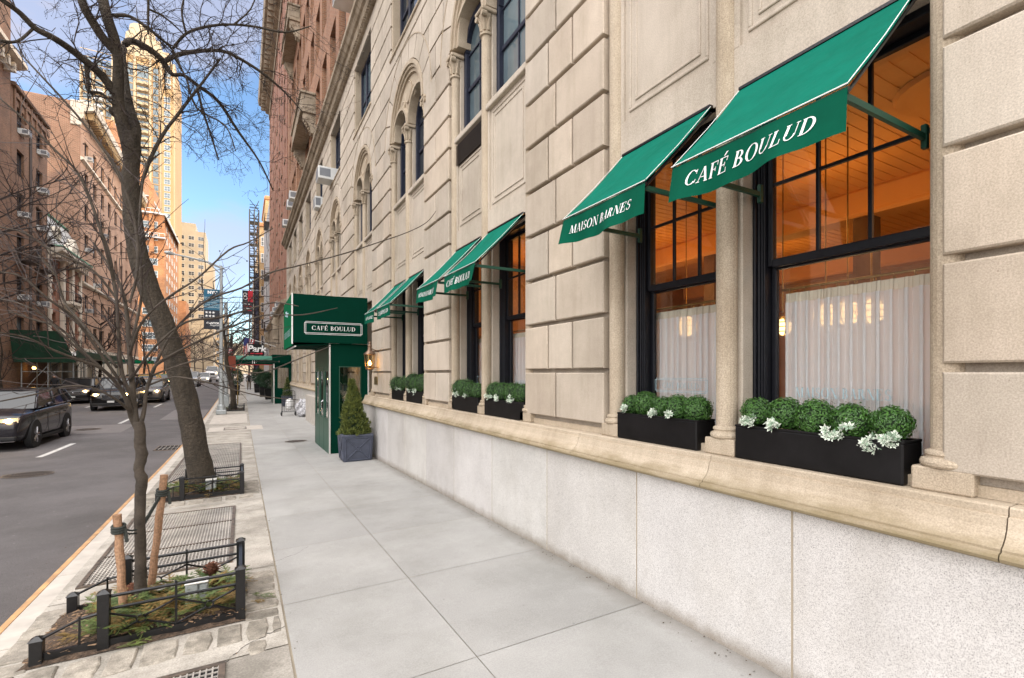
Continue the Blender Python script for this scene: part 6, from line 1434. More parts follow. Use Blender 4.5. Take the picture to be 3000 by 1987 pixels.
# ================================================================== STREET FURNITURE
def lamp_post():
    x, y = -.92, 28.6; z = gz(x, y)
    t = thing('street_lamp', 'grey steel street lamp with a long curved arm over the road and a hanging banner', 'street lamp', (x, y, z))
    zt = PY(517, 615, y).z
    mb = MB(); mb.cbox(x - .23, x + .23, y - .23, y + .23, z, z + .22, .03); mb.lathe(x, y, [(.19, z + .22), (.17, z + .45), (.12, z + .5)], 10); mb.build('base', M_GALV, t)
    mb = MB(); mb.lathe(x, y, [(.115, z + .45), (.085, z + 4), (.06, zt)], 10); mb.build('pole', M_GALV, t)
    a = PY(517, 622, y); e = PY(395, 586, y); m1 = PY(480, 606, y); m2 = PY(440, 596, y)
    mb = MB(); mb.tube([a, m1, m2, e], [.055, .05, .04, .035], 6); mb.tube([PY(517, 640, y), m1], .025, 5); mb.build('arm', M_GALV, t)
    mb = MB(); mb.tube([PY(402, 588, y), PY(392, 585, y), PY(380, 583, y)], [.05, .11, .06], 8); mb.build('lamp_head', M_GALV, t)
    # banner
    p0 = PY(471, 668, y); p1 = PY(511, 762, y); X0, X1, Z1, Z0 = p0.x, p1.x, p0.z, p1.z
    b = MB(); b.box(X0, X1, y - .02, y - .01, Z0, Z0 + (Z1 - Z0) * .48); B = b.build('banner', M_BLUEG, t)
    b = MB(); b.box(X0, X1, y - .02, y - .01, Z0 + (Z1 - Z0) * .48, Z1); b.build('banner_upper', M_TEAL, B)
    w = X1 - X0; xc = (X0 + X1) / 2; H = Z1 - Z0
    sans('banner_lettering', 'NYC', .20, (xc, y - .026, Z1 - H * .11), (1, 0, 0), (0, 0, 1), M_LETT, B, .012)
    for k, s in enumerate(("GIVING BACK", "TO THOSE", "IN NEED.", "WE'RE CANTOR", "FITZGERALD.")): sans('banner_lettering', s, .115, (xc, y - .026, Z1 - H * (.235 + .058 * k)), (1, 0, 0), (0, 0, 1), M_ETCH, B, .002)
    sans('banner_lettering', 'CANTOR', .13, (xc + .02, y - .026, Z0 + H * .13), (1, 0, 0), (0, 0, 1), M_LETT, B, .006); sans('banner_lettering', 'Fitzgerald', .11, (xc + .1, y - .026, Z0 + H * .08), (1, 0, 0), (0, 0, 1), M_LETT, B, .0, .3)
    for q in range(6):
        mb = MB(); sx, sz = X0 + w * (.16 + .2 * (q % 3)), Z0 + H * (.42 - .09 * (q // 3)); pts = []
        for k in range(10): r = .075 if k % 2 == 0 else .03; pts.append((sx + r * math.sin(math.pi * k / 5 + .2), y - .026, sz + r * math.cos(math.pi * k / 5 + .2)))
        mb.flat(pts); mb.build('star', M_LETT, B)
    mb = MB(); mb.tube([(X0, y, Z1), (x, y, Z1)], .015, 5); mb.build('bracket', M_GALV, t); mb = MB(); mb.tube([(X0, y, Z0), (x, y, Z0)], .015, 5); mb.build('bracket', M_GALV, t)
lamp_post()
x, y = -.82, 33.0; z = gz(x, y); t = thing('steel_pole', 'second grey steel pole standing right behind the street lamp, with small red parking signs', 'pole', (x, y, z))
mb = MB(); mb.cbox(x - .17, x + .17, y - .17, y + .17, z, z + .75, .04); mb.build('base', M_GALV, t); mb = MB(); mb.lathe(x, y, [(.10, z + .7), (.09, PY(522, 700, y).z)], 10); mb.build('pole', M_GALV, t)
a, b = PY(524, 806, 32.8), PY(537, 819, 32.8); mb = MB(); mb.cbox(a.x, b.x, 32.8, 32.82, b.z, a.z, .004); s_ = mb.build('parking_sign', M_RED, t)
mb = MB()
for k in range(3): zz = b.z + (a.z - b.z) * (.25 + .25 * k); mb.box(a.x + .05, b.x - .04, 32.79, 32.798, zz, zz + .025)
mb.build('sign_text_line', M_LETT, s_)
a, b = PY(526, 823, 31.5), PY(545, 857, 31.5); mb = MB(); mb.cbox(a.x, b.x, 31.5, 31.53, b.z, a.z, .006); t2 = tag(mb.build('street_notice', pmat('brick_red_board', (.30, .06, .03), .6, var=.15)), 'square brick red notice board on a post beside the lamp poles', 'sign')
mb = MB(); mb.tube([((a.x + b.x) / 2, 31.56, gz(-.4, 31.5)), ((a.x + b.x) / 2, 31.56, a.z)], .025, 6); mb.build('post', M_GALV, t2)
# far banner, flag, parking sign
t = thing('street_banner', 'black and red street banner with a white swirl hanging near the scaffold', 'banner', PY(580, 700, 62)); Y = 62
a, b = PY(560, 671, Y), PY(585, 727, Y); xs = a.x + (b.x - a.x) * .52
mb = MB(); mb.box(a.x, b.x, Y, Y + .03, b.z, a.z); mb.build('cloth', M_BLUEG, t); mb = MB(); mb.box(xs, b.x - .03, Y - .02, Y - .004, b.z + (a.z - b.z) * .52, a.z); mb.build('red_square', pmat('bright_red', (.55, .01, .03), .6), t)
mb = MB(); c = Vector((a.x + (b.x - a.x) * .26, Y - .03, a.z - (a.z - b.z) * .18)); r = (b.x - a.x) * .2
mb.tube([c + Vector((r * math.cos(w) * (1 - w * .07), 0, r * math.sin(w) * (1 - w * .07))) for w in [k * .4 for k in range(20)]], .035, 4); c2 = c - Vector((0, 0, r * 1.7)); mb.tube([c2 + Vector((r * math.cos(w) * (1 - abs(w) * .07), 0, r * math.sin(w) * (1 - abs(w) * .07))) for w in [2.2 - k * .4 for k in range(18)]], .035, 4); mb.build('swirl', M_LETT, t)
for k in range(4): mb = MB(); zz = b.z + (a.z - b.z) * (.14 + .09 * k); mb.box(a.x + .15, b.x - .15, Y - .02, Y - .005, zz, zz + .07); mb.build('text_line', M_LETT if k % 2 else M_RED, t)
mb = MB(); mb.tube([(a.x - .4, Y, a.z + .1), (2.6, Y, a.z + .1)], .03, 5); mb.build('bracket', M_GALV, t)
Y = 44; a, b = PY(574, 795, Y), PY(611, 822, Y)
t = thing('parking_garage_sign', 'black box sign reading Park in white, hung over the long green canopy', 'sign', (a.x, Y, b.z))
mb = MB(); mb.cbox(a.x, b.x, Y, Y + .25, b.z, a.z, .02); mb.build('box', M_BLK, t)
sans('lettering', 'Park', (a.z - b.z) * .78, ((a.x + b.x) / 2, Y - .01, b.z + (a.z - b.z) * .33), (1, 0, 0), (0, 0, 1), M_LETT, t, .022, .15)
mb = MB(); h = a.z - b.z; mb.flat([(a.x + .12, Y - .008, b.z + h * .12), (b.x - .25, Y - .008, b.z + h * .12), (b.x - .25, Y - .008, b.z + h * .06), (b.x - .08, Y - .008, b.z + h * .17), (b.x - .25, Y - .008, b.z + h * .26), (b.x - .25, Y - .008, b.z + h * .2), (a.x + .12, Y - .008, b.z + h * .2)]); mb.build('arrow', pmat('bright_red', (.55, .01, .03), .6), t)
mb = MB(); mb.tube([(a.x, Y + .12, a.z + .12), (2.75, Y + .12, a.z + .12)], .03, 5); mb.tube([(a.x + .3, Y + .12, a.z), (a.x + .3, Y + .12, a.z + .12)], .02, 4); mb.tube([(b.x - .1, Y + .12, a.z), (b.x - .1, Y + .12, a.z + .12)], .02, 4); mb.build('bracket', M_IRON, t)
Y = 50; t = thing('flag', 'United States flag hanging from a slanted pole above the Park sign', 'flag', PY(575, 800, Y))
p = PY(561, 784, Y); q = PY(588, 780, Y)
mb = MB(); mb.tube([PY(556, 777, Y), (2.7, Y, PY(590, 800, Y).z)], .03, 5); mb.build('flagpole', M_WHT, t)
tl = PY(563, 779, Y - .1); sx, sz = (PY(592, 779, Y).x - tl.x) / 1.0, PY(570, 779, Y).z - PY(570, 826, Y).z
for k in range(9):
    mb = MB(); fx0, fx1 = k / 9, (k + 1) / 9; vs = []
    for i in range(9):
        v = i / 8
        for f in (fx0, fx1): vs.append((tl.x + f * sx * (.9 - .25 * v), Y - .1 + .08 * math.sin(f * 9 + v * 3), tl.z - sz * v * (1 - .45 * f) - .12 * sz * f))
    mb.add(vs, [(2 * i, 2 * i + 1, 2 * i + 3, 2 * i + 2) for i in range(8)]); mb.build('stripe', M_LETT if k % 2 else pmat('flag_red', (.42, .02, .04), .8), t)
mb = MB(); vs = []
for i in range(5):
    for f in (0, .5): v = i / 8 * .9; vs.append((tl.x + f * sx * (.9 - .25 * v) - .0, Y - .13 + .08 * math.sin(f * 9 + v * 3), tl.z - sz * v * (1 - .45 * f) - .12 * sz * f))
mb.add(vs, [(2 * i, 2 * i + 1, 2 * i + 3, 2 * i + 2) for i in range(4)]); mb.build('canton', pmat('flag_blue', (.03, .04, .16), .8), t)

# ================================================================== TREE GUARDS, STAKES, BOXES
def guard(x0, x1, xm, y0, y1, label, s=1.0):
    z = gz((x0 + x1) / 2, (y0 + y1) / 2); t = thing('tree_guard', label, 'tree guard', ((x0 + x1) / 2, (y0 + y1) / 2, z), 'low black iron tree guards')
    H = .38 * s
    def post(x, y, h, w=.032): mb = MB(); zz = gz(x, y); mb.cbox(x - w, x + w, y - w, y + w, zz - .02, zz + h, .003); mb.hexa([(x - w - .006, y - w - .006, zz + h), (x + w + .006, y - w - .006, zz + h), (x + w + .006, y + w + .006, zz + h), (x - w - .006, y + w + .006, zz + h), (x - .008, y - .008, zz + h + .022), (x + .008, y - .008, zz + h + .022), (x + .008, y + .008, zz + h + .022), (x - .008, y + .008, zz + h + .022)]); mb.build('post', M_IRON, t)
    for y in (y0, y1): post(x0, y, .16 * s); post(xm, y, H); post(x1, y, H)
    r = .0085
    def bar(mb, a, b, w=r):
        a, b = Vector(a), Vector(b); mb.tube([a, b], w, 4)
    for y in (y0, y1):
        mb = MB(); g = lambda x, h: (x, y, gz(x, y) + h)
        mb.hexa([(x0, y - .012, gz(x0, y)), (x1, y - .012, gz(x1, y)), (x1, y + .012, gz(x1, y)), (x0, y + .012, gz(x0, y)), (x0, y - .012, gz(x0, y) + .07), (x1, y - .012, gz(x1, y) + .07), (x1, y + .012, gz(x1, y) + .07), (x0, y + .012, gz(x0, y) + .07)]); mb.build('kick_rail', M_IRON, t)
        mb = MB()
        bar(mb, g(xm, H * .92), g(x1, H * .92), .011); bar(mb, g(xm, H * .70), g(x1, H * .70), .010)
        c = (xm + x1) / 2; bar(mb, g(c, .07), g(c, H * .98))
        for (p, q) in ((xm, c), (c, x1)):
            m_ = (p + q) / 2; zc = H * .42; rr_ = .026
            mb.tube([(m_ + rr_ * math.cos(w), y, gz(m_, y) + zc + rr_ * math.sin(w)) for w in [2 * math.pi * k / 12 for k in range(13)]], .006, 4, False)
            for (sx, sz) in ((-1, 1), (1, 1), (-1, -1), (1, -1)): bar(mb, g(m_ + sx * rr_ * .8, zc + sz * rr_ * .6), g(p if sx < 0 else q, zc + sz * (H * .23)), .007)
        bar(mb, g(x0, .15 * s), g(x0 + (xm - x0) * .62, H * .62)); bar(mb, g(x0 + (xm - x0) * .62, H * .62), g(xm, H * .66)); bar(mb, g(x0 + (xm - x0) * .62, .07), g(x0 + (xm - x0) * .62, H * .66))
        mb.build('railing', M_IRON, t)
    mb = MB()
    for h in (.035, H * .70, H * .92): mb.hexa([(x1 - .012, y0, gz(x1, y0) + h - .01), (x1 + .012, y0, gz(x1, y0) + h - .01), (x1 + .012, y1, gz(x1, y1) + h - .01), (x1 - .012, y1, gz(x1, y1) + h - .01), (x1 - .012, y0, gz(x1, y0) + h + .01), (x1 + .012, y0, gz(x1, y0) + h + .01), (x1 + .012, y1, gz(x1, y1) + h + .01), (x1 - .012, y1, gz(x1, y1) + h + .01)])
    mb.build('side_rail', M_IRON, t)
guard(-1.13, -.01, -.80, 4.13, 4.88, 'nearest black iron tree guard, round the young staked tree')
guard(-1.10, .0, -.80, 8.93, 9.78, 'second black iron tree guard, round the big leaning tree', .92)
guard(-.75, .1, -.6, 30.2, 31.4, 'small far black tree guard beyond the lamp post', .8)
def soil(x0, x1, y0, y1, seed, label):
    mb = MB(); n = 22; vs = []
    for i in range(n + 1):
        for j in range(n + 1):
            x = x0 + (x1 - x0) * i / n; y = y0 + (y1 - y0) * j / n; e = min(i, j, n - i, n - j) / n
            vs.append((x, y, gz(x, y) + .006 + min(.05, e * .4) * (1 + .5 * noise.noise(Vector((x * 9, y * 9, seed)))) + .012 * noise.noise(Vector((x * 40, y * 40, seed)))))
    mb.add(vs, [(i * (n + 1) + j, (i + 1) * (n + 1) + j, (i + 1) * (n + 1) + j + 1, i * (n + 1) + j + 1) for i in range(n) for j in range(n)])
    o = mb.build('soil', M_SOIL); o['kind'] = 'structure'
soil(-1.22, .02, 4.08, 4.93, 1, ''); soil(-1.15, .02, 8.9, 9.82, 2, ''); soil(-.75, .1, 30.2, 31.4, 3, '')
mb = MB(); rr = random.Random(77)                          # wood chips
for _ in range(900):
    x, y = rr.uniform(-1.2, 0), rr.uniform(4.1, 4.92); z = gz(x, y) + rr.uniform(.05, .075) * (1 if x > -1.1 else .5); a = rr.uniform(0, 6.28); l = rr.uniform(.008, .024); w = l * .3
    dx, dy = math.cos(a), math.sin(a); mb.add([(x - dx * l - dy * w, y - dy * l + dx * w, z), (x + dx * l - dy * w, y + dy * l + dx * w, z + rr.uniform(-.006, .006)), (x + dx * l + dy * w, y + dy * l - dx * w, z + .002), (x - dx * l + dy * w, y - dy * l - dx * w, z + .003)], [(0, 1, 2, 3)])
o = mb.build('wood_chips', pmat('wood_chip', (.22, .14, .08), .9, var=.6, sc=30, c2=(.05, .03, .02))); o['kind'] = 'stuff'; o['label'] = 'brown wood chips scattered on the soil of the nearest tree pit'; o['category'] = 'mulch'
def boughs(x0, x1, y0, y1, n, seed, label, hgt=.10, extra=()):
    rr = random.Random(seed); mb = MB()
    spots = [(rr.uniform(x0, x1), rr.uniform(y0, y1), None) for _ in range(n)] + [(a, b, c) for a, b, c in extra]
    for (x, y, dz) in spots:
        z = gz(x, y) + (dz if dz is not None else rr.uniform(.06, .06 + hgt)); a = rr.uniform(0, 2 * math.pi); L = rr.uniform(.10, .22); d = Vector((math.cos(a), math.sin(a), rr.uniform(-.15, .5))).normalized()
        mb.cm = 1 if rr.random() < .42 else 0; sd = d.cross(Vector((0, 0, 1))).normalized(); up = sd.cross(d)
        def spray(p, d, L):
            sd = d.cross(Vector((.1, .05, 1))).normalized(); up = sd.cross(d); m = int(L / .0055)
            for k in range(m):
                q = p + d * (L * k / m) - Vector((0, 0, .18 * (L * k / m) ** 2 / .2)); l = .024 * (1 - .5 * k / m) * rr.uniform(.8, 1.15)
                for s in (-1, 1):
                    v = (sd * s + d * .9 + up * rr.uniform(-.1, .45)).normalized() * l; w_ = v.cross(up).normalized() * .0016
                    mb.add([tuple(q - w_), tuple(q + v), tuple(q + w_)], [(0, 1, 2)])
            mb.tube([p, p + d * L - Vector((0, 0, .18 * L * L / .2))], .002, 3, False)
        p = Vector((x, y, z)); spray(p, d, L)
        for k in range(3):
            f = .25 + .22 * k
            for s in (-1, 1): spray(p + d * L * f, (d + sd * s * .8).normalized(), L * .42 * (1 - .25 * k))
    o = mb.build('evergreen_boughs', [M_BOUG, M_BOUB]); o['kind'] = 'stuff'; o['label'] = label; o['category'] = 'evergreen cuttings'
boughs(-.90, -.04, 4.17, 4.85, 310, 5, 'cut evergreen boughs heaped in the nearest tree pit', .11, [(.09, 4.45, .03), (.06, 4.36, .03), (-.72, 4.05, .03), (-.66, 4.06, .02), (.1, 4.5, .04), (-1.0, 4.35, .06)])
boughs(-.95, -.04, 9.0, 9.7, 240, 6, 'cut evergreen boughs heaped round the foot of the leaning tree', .13)
boughs(-.7, .05, 30.3, 31.3, 25, 8, 'dark evergreen cuttings in the far tree pit', .2)
def cone(x, y, lb, s=.045):
    rr = random.Random(int(x * 100)); z = gz(x, y) + .16; mb = MB()
    for k in range(60):
        f = k / 60; w = k * 2.4; r = s * math.sin(math.pi * (f * .85 + .12)); p = Vector((x + r * math.cos(w), y + r * math.sin(w), z + s * 2 * f)); d = Vector((math.cos(w), math.sin(w), .5)) * s * .35; q = Vector((-math.sin(w), math.cos(w), 0)) * s * .22
        mb.add([tuple(p - d - q), tuple(p - d + q), tuple(p + d + q), tuple(p + d - q)], [(0, 1, 2, 3)])
    mb.lathe(x, y, [(s * .5, z), (s * .7, z + s), (s * .2, z + s * 2)], 8); tag(mb.build('pine_cone', pmat('red_brown_cone', (.16, .06, .03), .8, var=.4)), lb, 'pine cone', 'pine cones among the boughs')
cone(-.72, 4.62, 'pine cone lying at the left of the young tree trunk'); cone(-.22, 4.76, 'pine cone lying at the back right of the nearest tree pit', .05)
def outlet(x, y, lb, s=1.0):
    z = gz(x, y); t = thing('outlet_box', lb, 'electrical box', (x, y, z), 'grey electrical outlet boxes in the tree pits')
    mb = MB(); w, h, d = .062 * s, .13 * s, .045 * s
    mb.cbox(x - w * 1.15, x, y - d, y + d * .6, z + .10, z + .10 + h, .008); mb.cbox(x + .002, x + w * .9, y - d * .8, y + d * .7, z + .105, z + .09 + h, .01); mb.build('case', M_GALV, t)
    mb = MB(); mb.cbox(x - w * 1.2, x + w * .95, y - d * 1.15, y + d * .8, z + .10 + h, z + .113 + h, .004)
    for q in (-.7, -.25): mb.lathe(x + w * q, (y - d - .004, z + .10 + h * .5), [(.012, 0)] and [(.013, 0), (.013, .004)], 10, 'y') if False else mb.cbox(x + w * q - .012, x + w * q + .010, y - d - .005, y - d, z + .15, z + .18, .003)
    mb.build('lid', M_ALU, t)
    mb = MB(); mb.tube([(x - .03, y, z - .02), (x - .03, y, z + .1)], .012, 8); mb.tube([(x + .02, y, z - .02), (x + .02, y, z + .1)], .012, 8); mb.build('conduit', M_GALV, t)
outlet(-.29, 4.40, 'grey outlet box standing among boughs in the nearest tree pit', 1.15); outlet(-.42, 9.1, 'small grey outlet box in front of the big leaning trunk', 1.15)
def stake(p, q, lb):
    t = thing('wooden_stake', lb, 'tree stake', (p[0], p[1], p[2]), 'round wooden stakes holding the young tree')
    p, q = Vector(p), Vector(q); mb = MB(); n = 8
    mb.tube([p + (q - p) * k / n + Vector((.003 * math.sin(k * 2.3), 0, 0)) for k in range(n + 1)], [.0265 + .0015 * math.sin(k * 1.7) for k in range(n + 1)], 12); mb.build('shaft', M_WOOD, t, smooth=False)
    return t
def at(x, y, Y): return PY(x, y, Y)
s1 = stake(at(285, 1400, 4.42), at(271, 1190, 4.42), 'upright wooden stake on the left of the young tree'); s2 = stake(at(350, 1350, 4.74), at(380, 1098, 4.74), 'slanting wooden stake on the right of the young tree')
def loop(c, r, Y0, lb, to, sag):
    t = thing('webbing_strap', lb, 'strap', c, 'dark webbing straps tying the tree to its stakes'); mb = MB()
    for dz in (-.018, 0, .018): mb.tube([(c[0] + r * math.cos(w), c[1] + r * math.sin(w), c[2] + dz + .008 * math.sin(w)) for w in [2 * math.pi * k / 14 for k in range(15)]], .009, 5, False)
    mb.build('knot', M_STRP, t); mb = MB(); a, b = Vector(c), Vector(to)
    for o in (-.012, .012): mb.tube([a.lerp(b, k / 8) + Vector((0, 0, -sag * math.sin(math.pi * k / 8) + o)) for k in range(9)], .007, 5)
    mb.tube([a + Vector((r, -.01, 0)), a + Vector((r + .012, -.015, -.10))], .012, 5); mb.build('band', M_STRP, t)
tr = at(324, 1226, 4.58); loop(at(274, 1222, 4.42), .038, 0, 'webbing strap tied round the left wooden stake', tr, .02); loop(at(376, 1137, 4.74), .038, 0, 'webbing strap tied round the right wooden stake', tr, -.0)

# ================================================================== TREES
class Twigs:
    def __init__(s, seed): s.r = random.Random(seed); s.mb = MB()
    def grow(s, p, d, L, r, lev, seg=5, curl=.35, up=.0, dens=5.0, kids=None):
        rr = s.r; pts = [Vector(p)]; d = Vector(d).normalized(); n = max(2, seg)
        for k in range(n):
            d = (d + Vector((rr.gauss(0, curl), rr.gauss(0, curl), rr.gauss(0, curl) + up)) * .6).normalized(); pts.append(pts[-1] + d * (L / n))
        s.mb.tube(pts, [r * (1 - .65 * k / n) for k in range(n + 1)], 4 if r > .006 else 3, False)
        if lev > 0:
            m = max(1, int(L * dens * rr.uniform(.7, 1.3)))
            for k in range(m):
                f = rr.uniform(.15, 1); i = min(n - 1, int(f * n)); q = pts[i].lerp(pts[i + 1], f * n - i); dd = (pts[i + 1] - pts[i]).normalized()
                w = Vector((rr.gauss(0, 1), rr.gauss(0, 1), rr.gauss(0, 1) + up)).normalized()
                s.grow(q, dd * .65 + w * .75, L * rr.uniform(.3, .6), max(.0026, r * .55), lev - 1, 4, curl * 1.1, up, dens * 1.7)
        elif rr.random() < .35:
            s.mb.ball(tuple(pts[-1]), .0065, 4, 3)
def limb(mb, pts, n=10):
    "smooth tube through traced points (x, y, Y, width in px)"
    P = []; Rr = []
    for (x, y, Y, w) in pts: v = PY(x, y, Y); P.append(v); Rr.append(w * .5 * depth(v.x, v.y) / FP)
    Q = []; RR = []
    for i in range(len(P) - 1):
        p0, p1, p2, p3 = P[max(0, i - 1)], P[i], P[i + 1], P[min(len(P) - 1, i + 2)]
        for k in range(4):
            t = k / 4; Q.append(.5 * ((2 * p1) + (p2 - p0) * t + (2 * p0 - 5 * p1 + 4 * p2 - p3) * t * t + (3 * p1 - p0 - 3 * p2 + p3) * t ** 3)); RR.append(Rr[i] * (1 - t) + Rr[i + 1] * t)
    Q.append(P[-1]); RR.append(Rr[-1]); mb.tube(Q, RR, n, True); return Q, RR
def bump_trunk(mb, amp, sc, seed):
    mb.v = [tuple(Vector(v) + Vector((noise.noise(Vector(v) * sc + Vector((seed, 0, 0))), noise.noise(Vector(v) * sc + Vector((0, seed, 0))), 0)) * amp) for v in mb.v]
# --- the big leaning tree
tg = thing('street_tree', 'big bare tree with a leaning dark trunk that forks high above the pavement', 'tree', tuple(PY(468, 1140, 9.35)))
Y = 9.35; mb = MB()
def prim(pts, n=14):
    Q = [(a, b, c, d) for a, b, c, d in pts]; return limb(mb, Q, n)
T0 = prim([(474, 1160, Y, 76), (468, 1110, Y, 54), (452, 1030, Y, 49), (437, 950, Y, 47), (419, 880, Y, 46), (395, 800, Y, 45), (366, 720, Y, 44), (338, 650, Y, 43), (318, 580, Y, 40), (307, 500, Y, 36), (302, 423, Y, 32), (303, 352, Y, 35), (300, 310, Y, 40)], 20)
mb2 = mb; bump_trunk(mb, .02, 6, 3); mb.build('trunk', M_BARK, tg, smooth=True)
mb = MB(); LB = []
def L_(pts, n=9): q = limb(mb, pts, n); LB.append(q); return q
L_([(297, 330, Y, 30), (284, 290, Y - .05, 27), (273, 240, Y - .1, 24), (273, 190, Y - .15, 22), (273, 140, Y - .2, 20), (264, 90, Y - .25, 22), (249, 45, Y - .3, 22), (238, 0, Y - .3, 21), (228, -60, Y - .3, 18), (205, -160, Y - .3, 16)], 14)
L_([(304, 335, Y, 30), (313, 300, Y + .05, 23), (303, 262, Y + .12, 21), (294, 220, Y + .2, 17), (288, 170, Y + .3, 14), (284, 120, Y + .4, 13), (300, 95, Y + .5, 15), (338, 110, Y + .6, 14), (370, 134, Y + .7, 13), (384, 154, Y + .8, 12), (400, 173, Y + .8, 9), (424, 174, Y + .9, 8), (461, 201, Y + 1, 8), (504, 234, Y + 1.1, 7), (550, 303, Y + 1.2, 6), (599, 373, Y + 1.3, 4), (631, 440, Y + 1.4, 2.5)])
L_([(268, 262, Y, 22), (259, 255, Y - .1, 16)])
L_([(266, 215, Y - .1, 20), (240, 180, Y - .2, 18), (211, 152, Y - .3, 17), (160, 112, Y - .5, 15), (120, 86, Y - .7, 14), (82, 66, Y - .8, 13), (48, 32, Y - .9, 12), (16, 8, Y - 1, 11), (-40, -30, Y - 1.1, 9)])
L_([(272, 125, Y - .2, 19), (240, 90, Y - .3, 19), (214, 50, Y - .4, 19), (193, 12, Y - .5, 18), (170, -60, Y - .5, 16)])
L_([(376, 145, Y + .75, 11), (408, 128, Y + .8, 10), (440, 121, Y + .9, 9), (480, 117, Y + 1, 8), (520, 120, Y + 1, 7), (563, 141, Y + 1.1, 7), (610, 172, Y + 1.1, 6), (660, 215, Y + 1.2, 4), (700, 260, Y + 1.2, 2)])
L_([(262, 36, Y - .3, 9), (299, 38, Y - .2, 7), (338, 62, Y - .2, 7), (362, 82, Y - .1, 6), (396, 112, Y, 5), (420, 160, Y, 4)])
L_([(200, 150, Y - .3, 10), (203, 190, Y - .3, 8), (208, 212, Y - .3, 7), (235, 216, Y - .2, 6), (262, 242, Y - .2, 5)])
L_([(400, 112, Y + .8, 6), (430, 78, Y + .6, 6), (478, 62, Y + .5, 6), (530, 57, Y + .4, 5), (590, 62, Y + .4, 5), (660, 75, Y + .3, 4), (720, 60, Y + .3, 2)])
L_([(342, -30, Y - .6, 6), (343, 20, Y - .5, 5), (342, 75, Y - .4, 3)])
L_([(345, 22, Y - .5, 5), (380, 40, Y - .4, 4), (420, 75, Y - .3, 3), (450, 110, Y - .2, 2)])
L_([(322, 445, Y + .1, 3), (335, 400, Y + .1, 8), (358, 345, Y + .2, 8), (384, 300, Y + .3, 7), (412, 264, Y + .4, 7), (450, 214, Y + .5, 6), (478, 178, Y + .6, 5), (510, 135, Y + .6, 4)])
L_([(456, 205, Y + 1, 6), (470, 260, Y + .9, 5), (490, 320, Y + .8, 4), (505, 370, Y + .7, 3)])
L_([(404, 135, Y + .8, 5), (430, 180, Y + .7, 4), (455, 250, Y + .6, 4), (520, 290, Y + .5, 3), (545, 350, Y + .5, 2)])
L_([(75, 68, Y - .8, 6), (40, 96, Y - .9, 6), (0, 94, Y - 1, 6)]); L_([(430, 78, Y + .6, 5), (420, 20, Y + .5, 4), (440, -40, Y + .4, 3)]); L_([(540, 57, Y + .4, 4), (580, 20, Y + .3, 3), (600, -40, Y + .3, 3)])
LIMBS = list(LB)
mb.build('limbs', M_BARK, tg, smooth=True)
tw = Twigs(21); rr = tw.r
for Q, RR in LIMBS:
    Ln = sum((b - a).length for a, b in zip(Q, Q[1:]))
    if RR[0] < .004: continue
    for k in range(int(Ln * (10 if RR[0] < .06 else 6.5))):
        f = rr.uniform(.12, 1) * (len(Q) - 1); i = min(len(Q) - 2, int(f)); q = Q[i].lerp(Q[i + 1], f - i); dd = (Q[i + 1] - Q[i]).normalized()
        if q.z < 3.6: continue
        w = Vector((rr.gauss(0, 1), rr.gauss(0, 1), rr.gauss(0, .9) - .15)).normalized()
        tw.grow(q, dd * .55 + w, rr.uniform(.35, 1.05), min(.011, max(.0045, RR[i] * .4)), 3, 6, .42, -.04, 5.0)
tw.mb.build('twigs', M_TWIG, tg)
print('twig faces', len(tw.mb.f))
# --- young staked tree
ty = thing('young_tree', 'young bare tree with a slim grey trunk tied between two wooden stakes', 'tree', tuple(PY(325, 1365, 4.58)))
Y = 4.58; mb = MB()
limb(mb, [(327, 1395, Y, 30), (325, 1340, Y, 24), (325, 1280, Y, 22), (323, 1200, Y, 22), (325, 1140, Y, 22), (328, 1110, Y, 24), (322, 1085, Y, 21), (328, 1050, Y, 24), (323, 1025, Y, 22), (324, 1000, Y, 22), (319, 975, Y, 22)], 14); bump_trunk(mb, .006, 30, 5); mb.build('trunk', M_BRK2, ty, smooth=True)
mb = MB(); LB = []
L_([(318, 990, Y, 15), (305, 965, Y, 13), (297, 935, Y - .05, 11), (282, 905, Y - .08, 9), (262, 878, Y - .12, 8), (230, 850, Y - .2, 7), (176, 830, Y - .3, 6), (120, 808, Y - .4, 5), (60, 780, Y - .5, 4), (-10, 768, Y - .6, 3)])
L_([(316, 985, Y, 15), (310, 940, Y, 13), (305, 880, Y + .02, 12), (300, 820, Y + .04, 10), (296, 760, Y + .05, 9), (291, 710, Y + .08, 8), (280, 665, Y + .1, 7), (262, 630, Y + .15, 6), (240, 595, Y + .2, 4), (215, 560, Y + .2, 3)])
L_([(323, 985, Y, 12), (332, 955, Y, 9), (337, 915, Y, 8), (345, 880, Y, 7), (360, 845, Y, 6), (395, 822, Y - .05, 6), (440, 798, Y - .1, 5), (500, 770, Y - .2, 5), (570, 742, Y - .2, 4), (620, 728, Y - .2, 3), (700, 728, Y - .3, 3), (780, 712, Y - .3, 1.5)])
L_([(312, 950, Y, 9), (300, 910, Y - .05, 8), (283, 865, Y - .1, 8), (275, 800, Y - .15, 7), (272, 730, Y - .2, 7), (268, 680, Y - .2, 6), (258, 610, Y - .2, 5), (245, 560, Y - .2, 4), (225, 520, Y - .2, 3)])
L_([(305, 955, Y, 8), (270, 925, Y - .2, 5), (211, 896, Y - .3, 4), (151, 894, Y - .35, 4), (80, 912, Y - .4, 4), (0, 928, Y - .5, 3), (-30, 935, Y - .5, 2)])
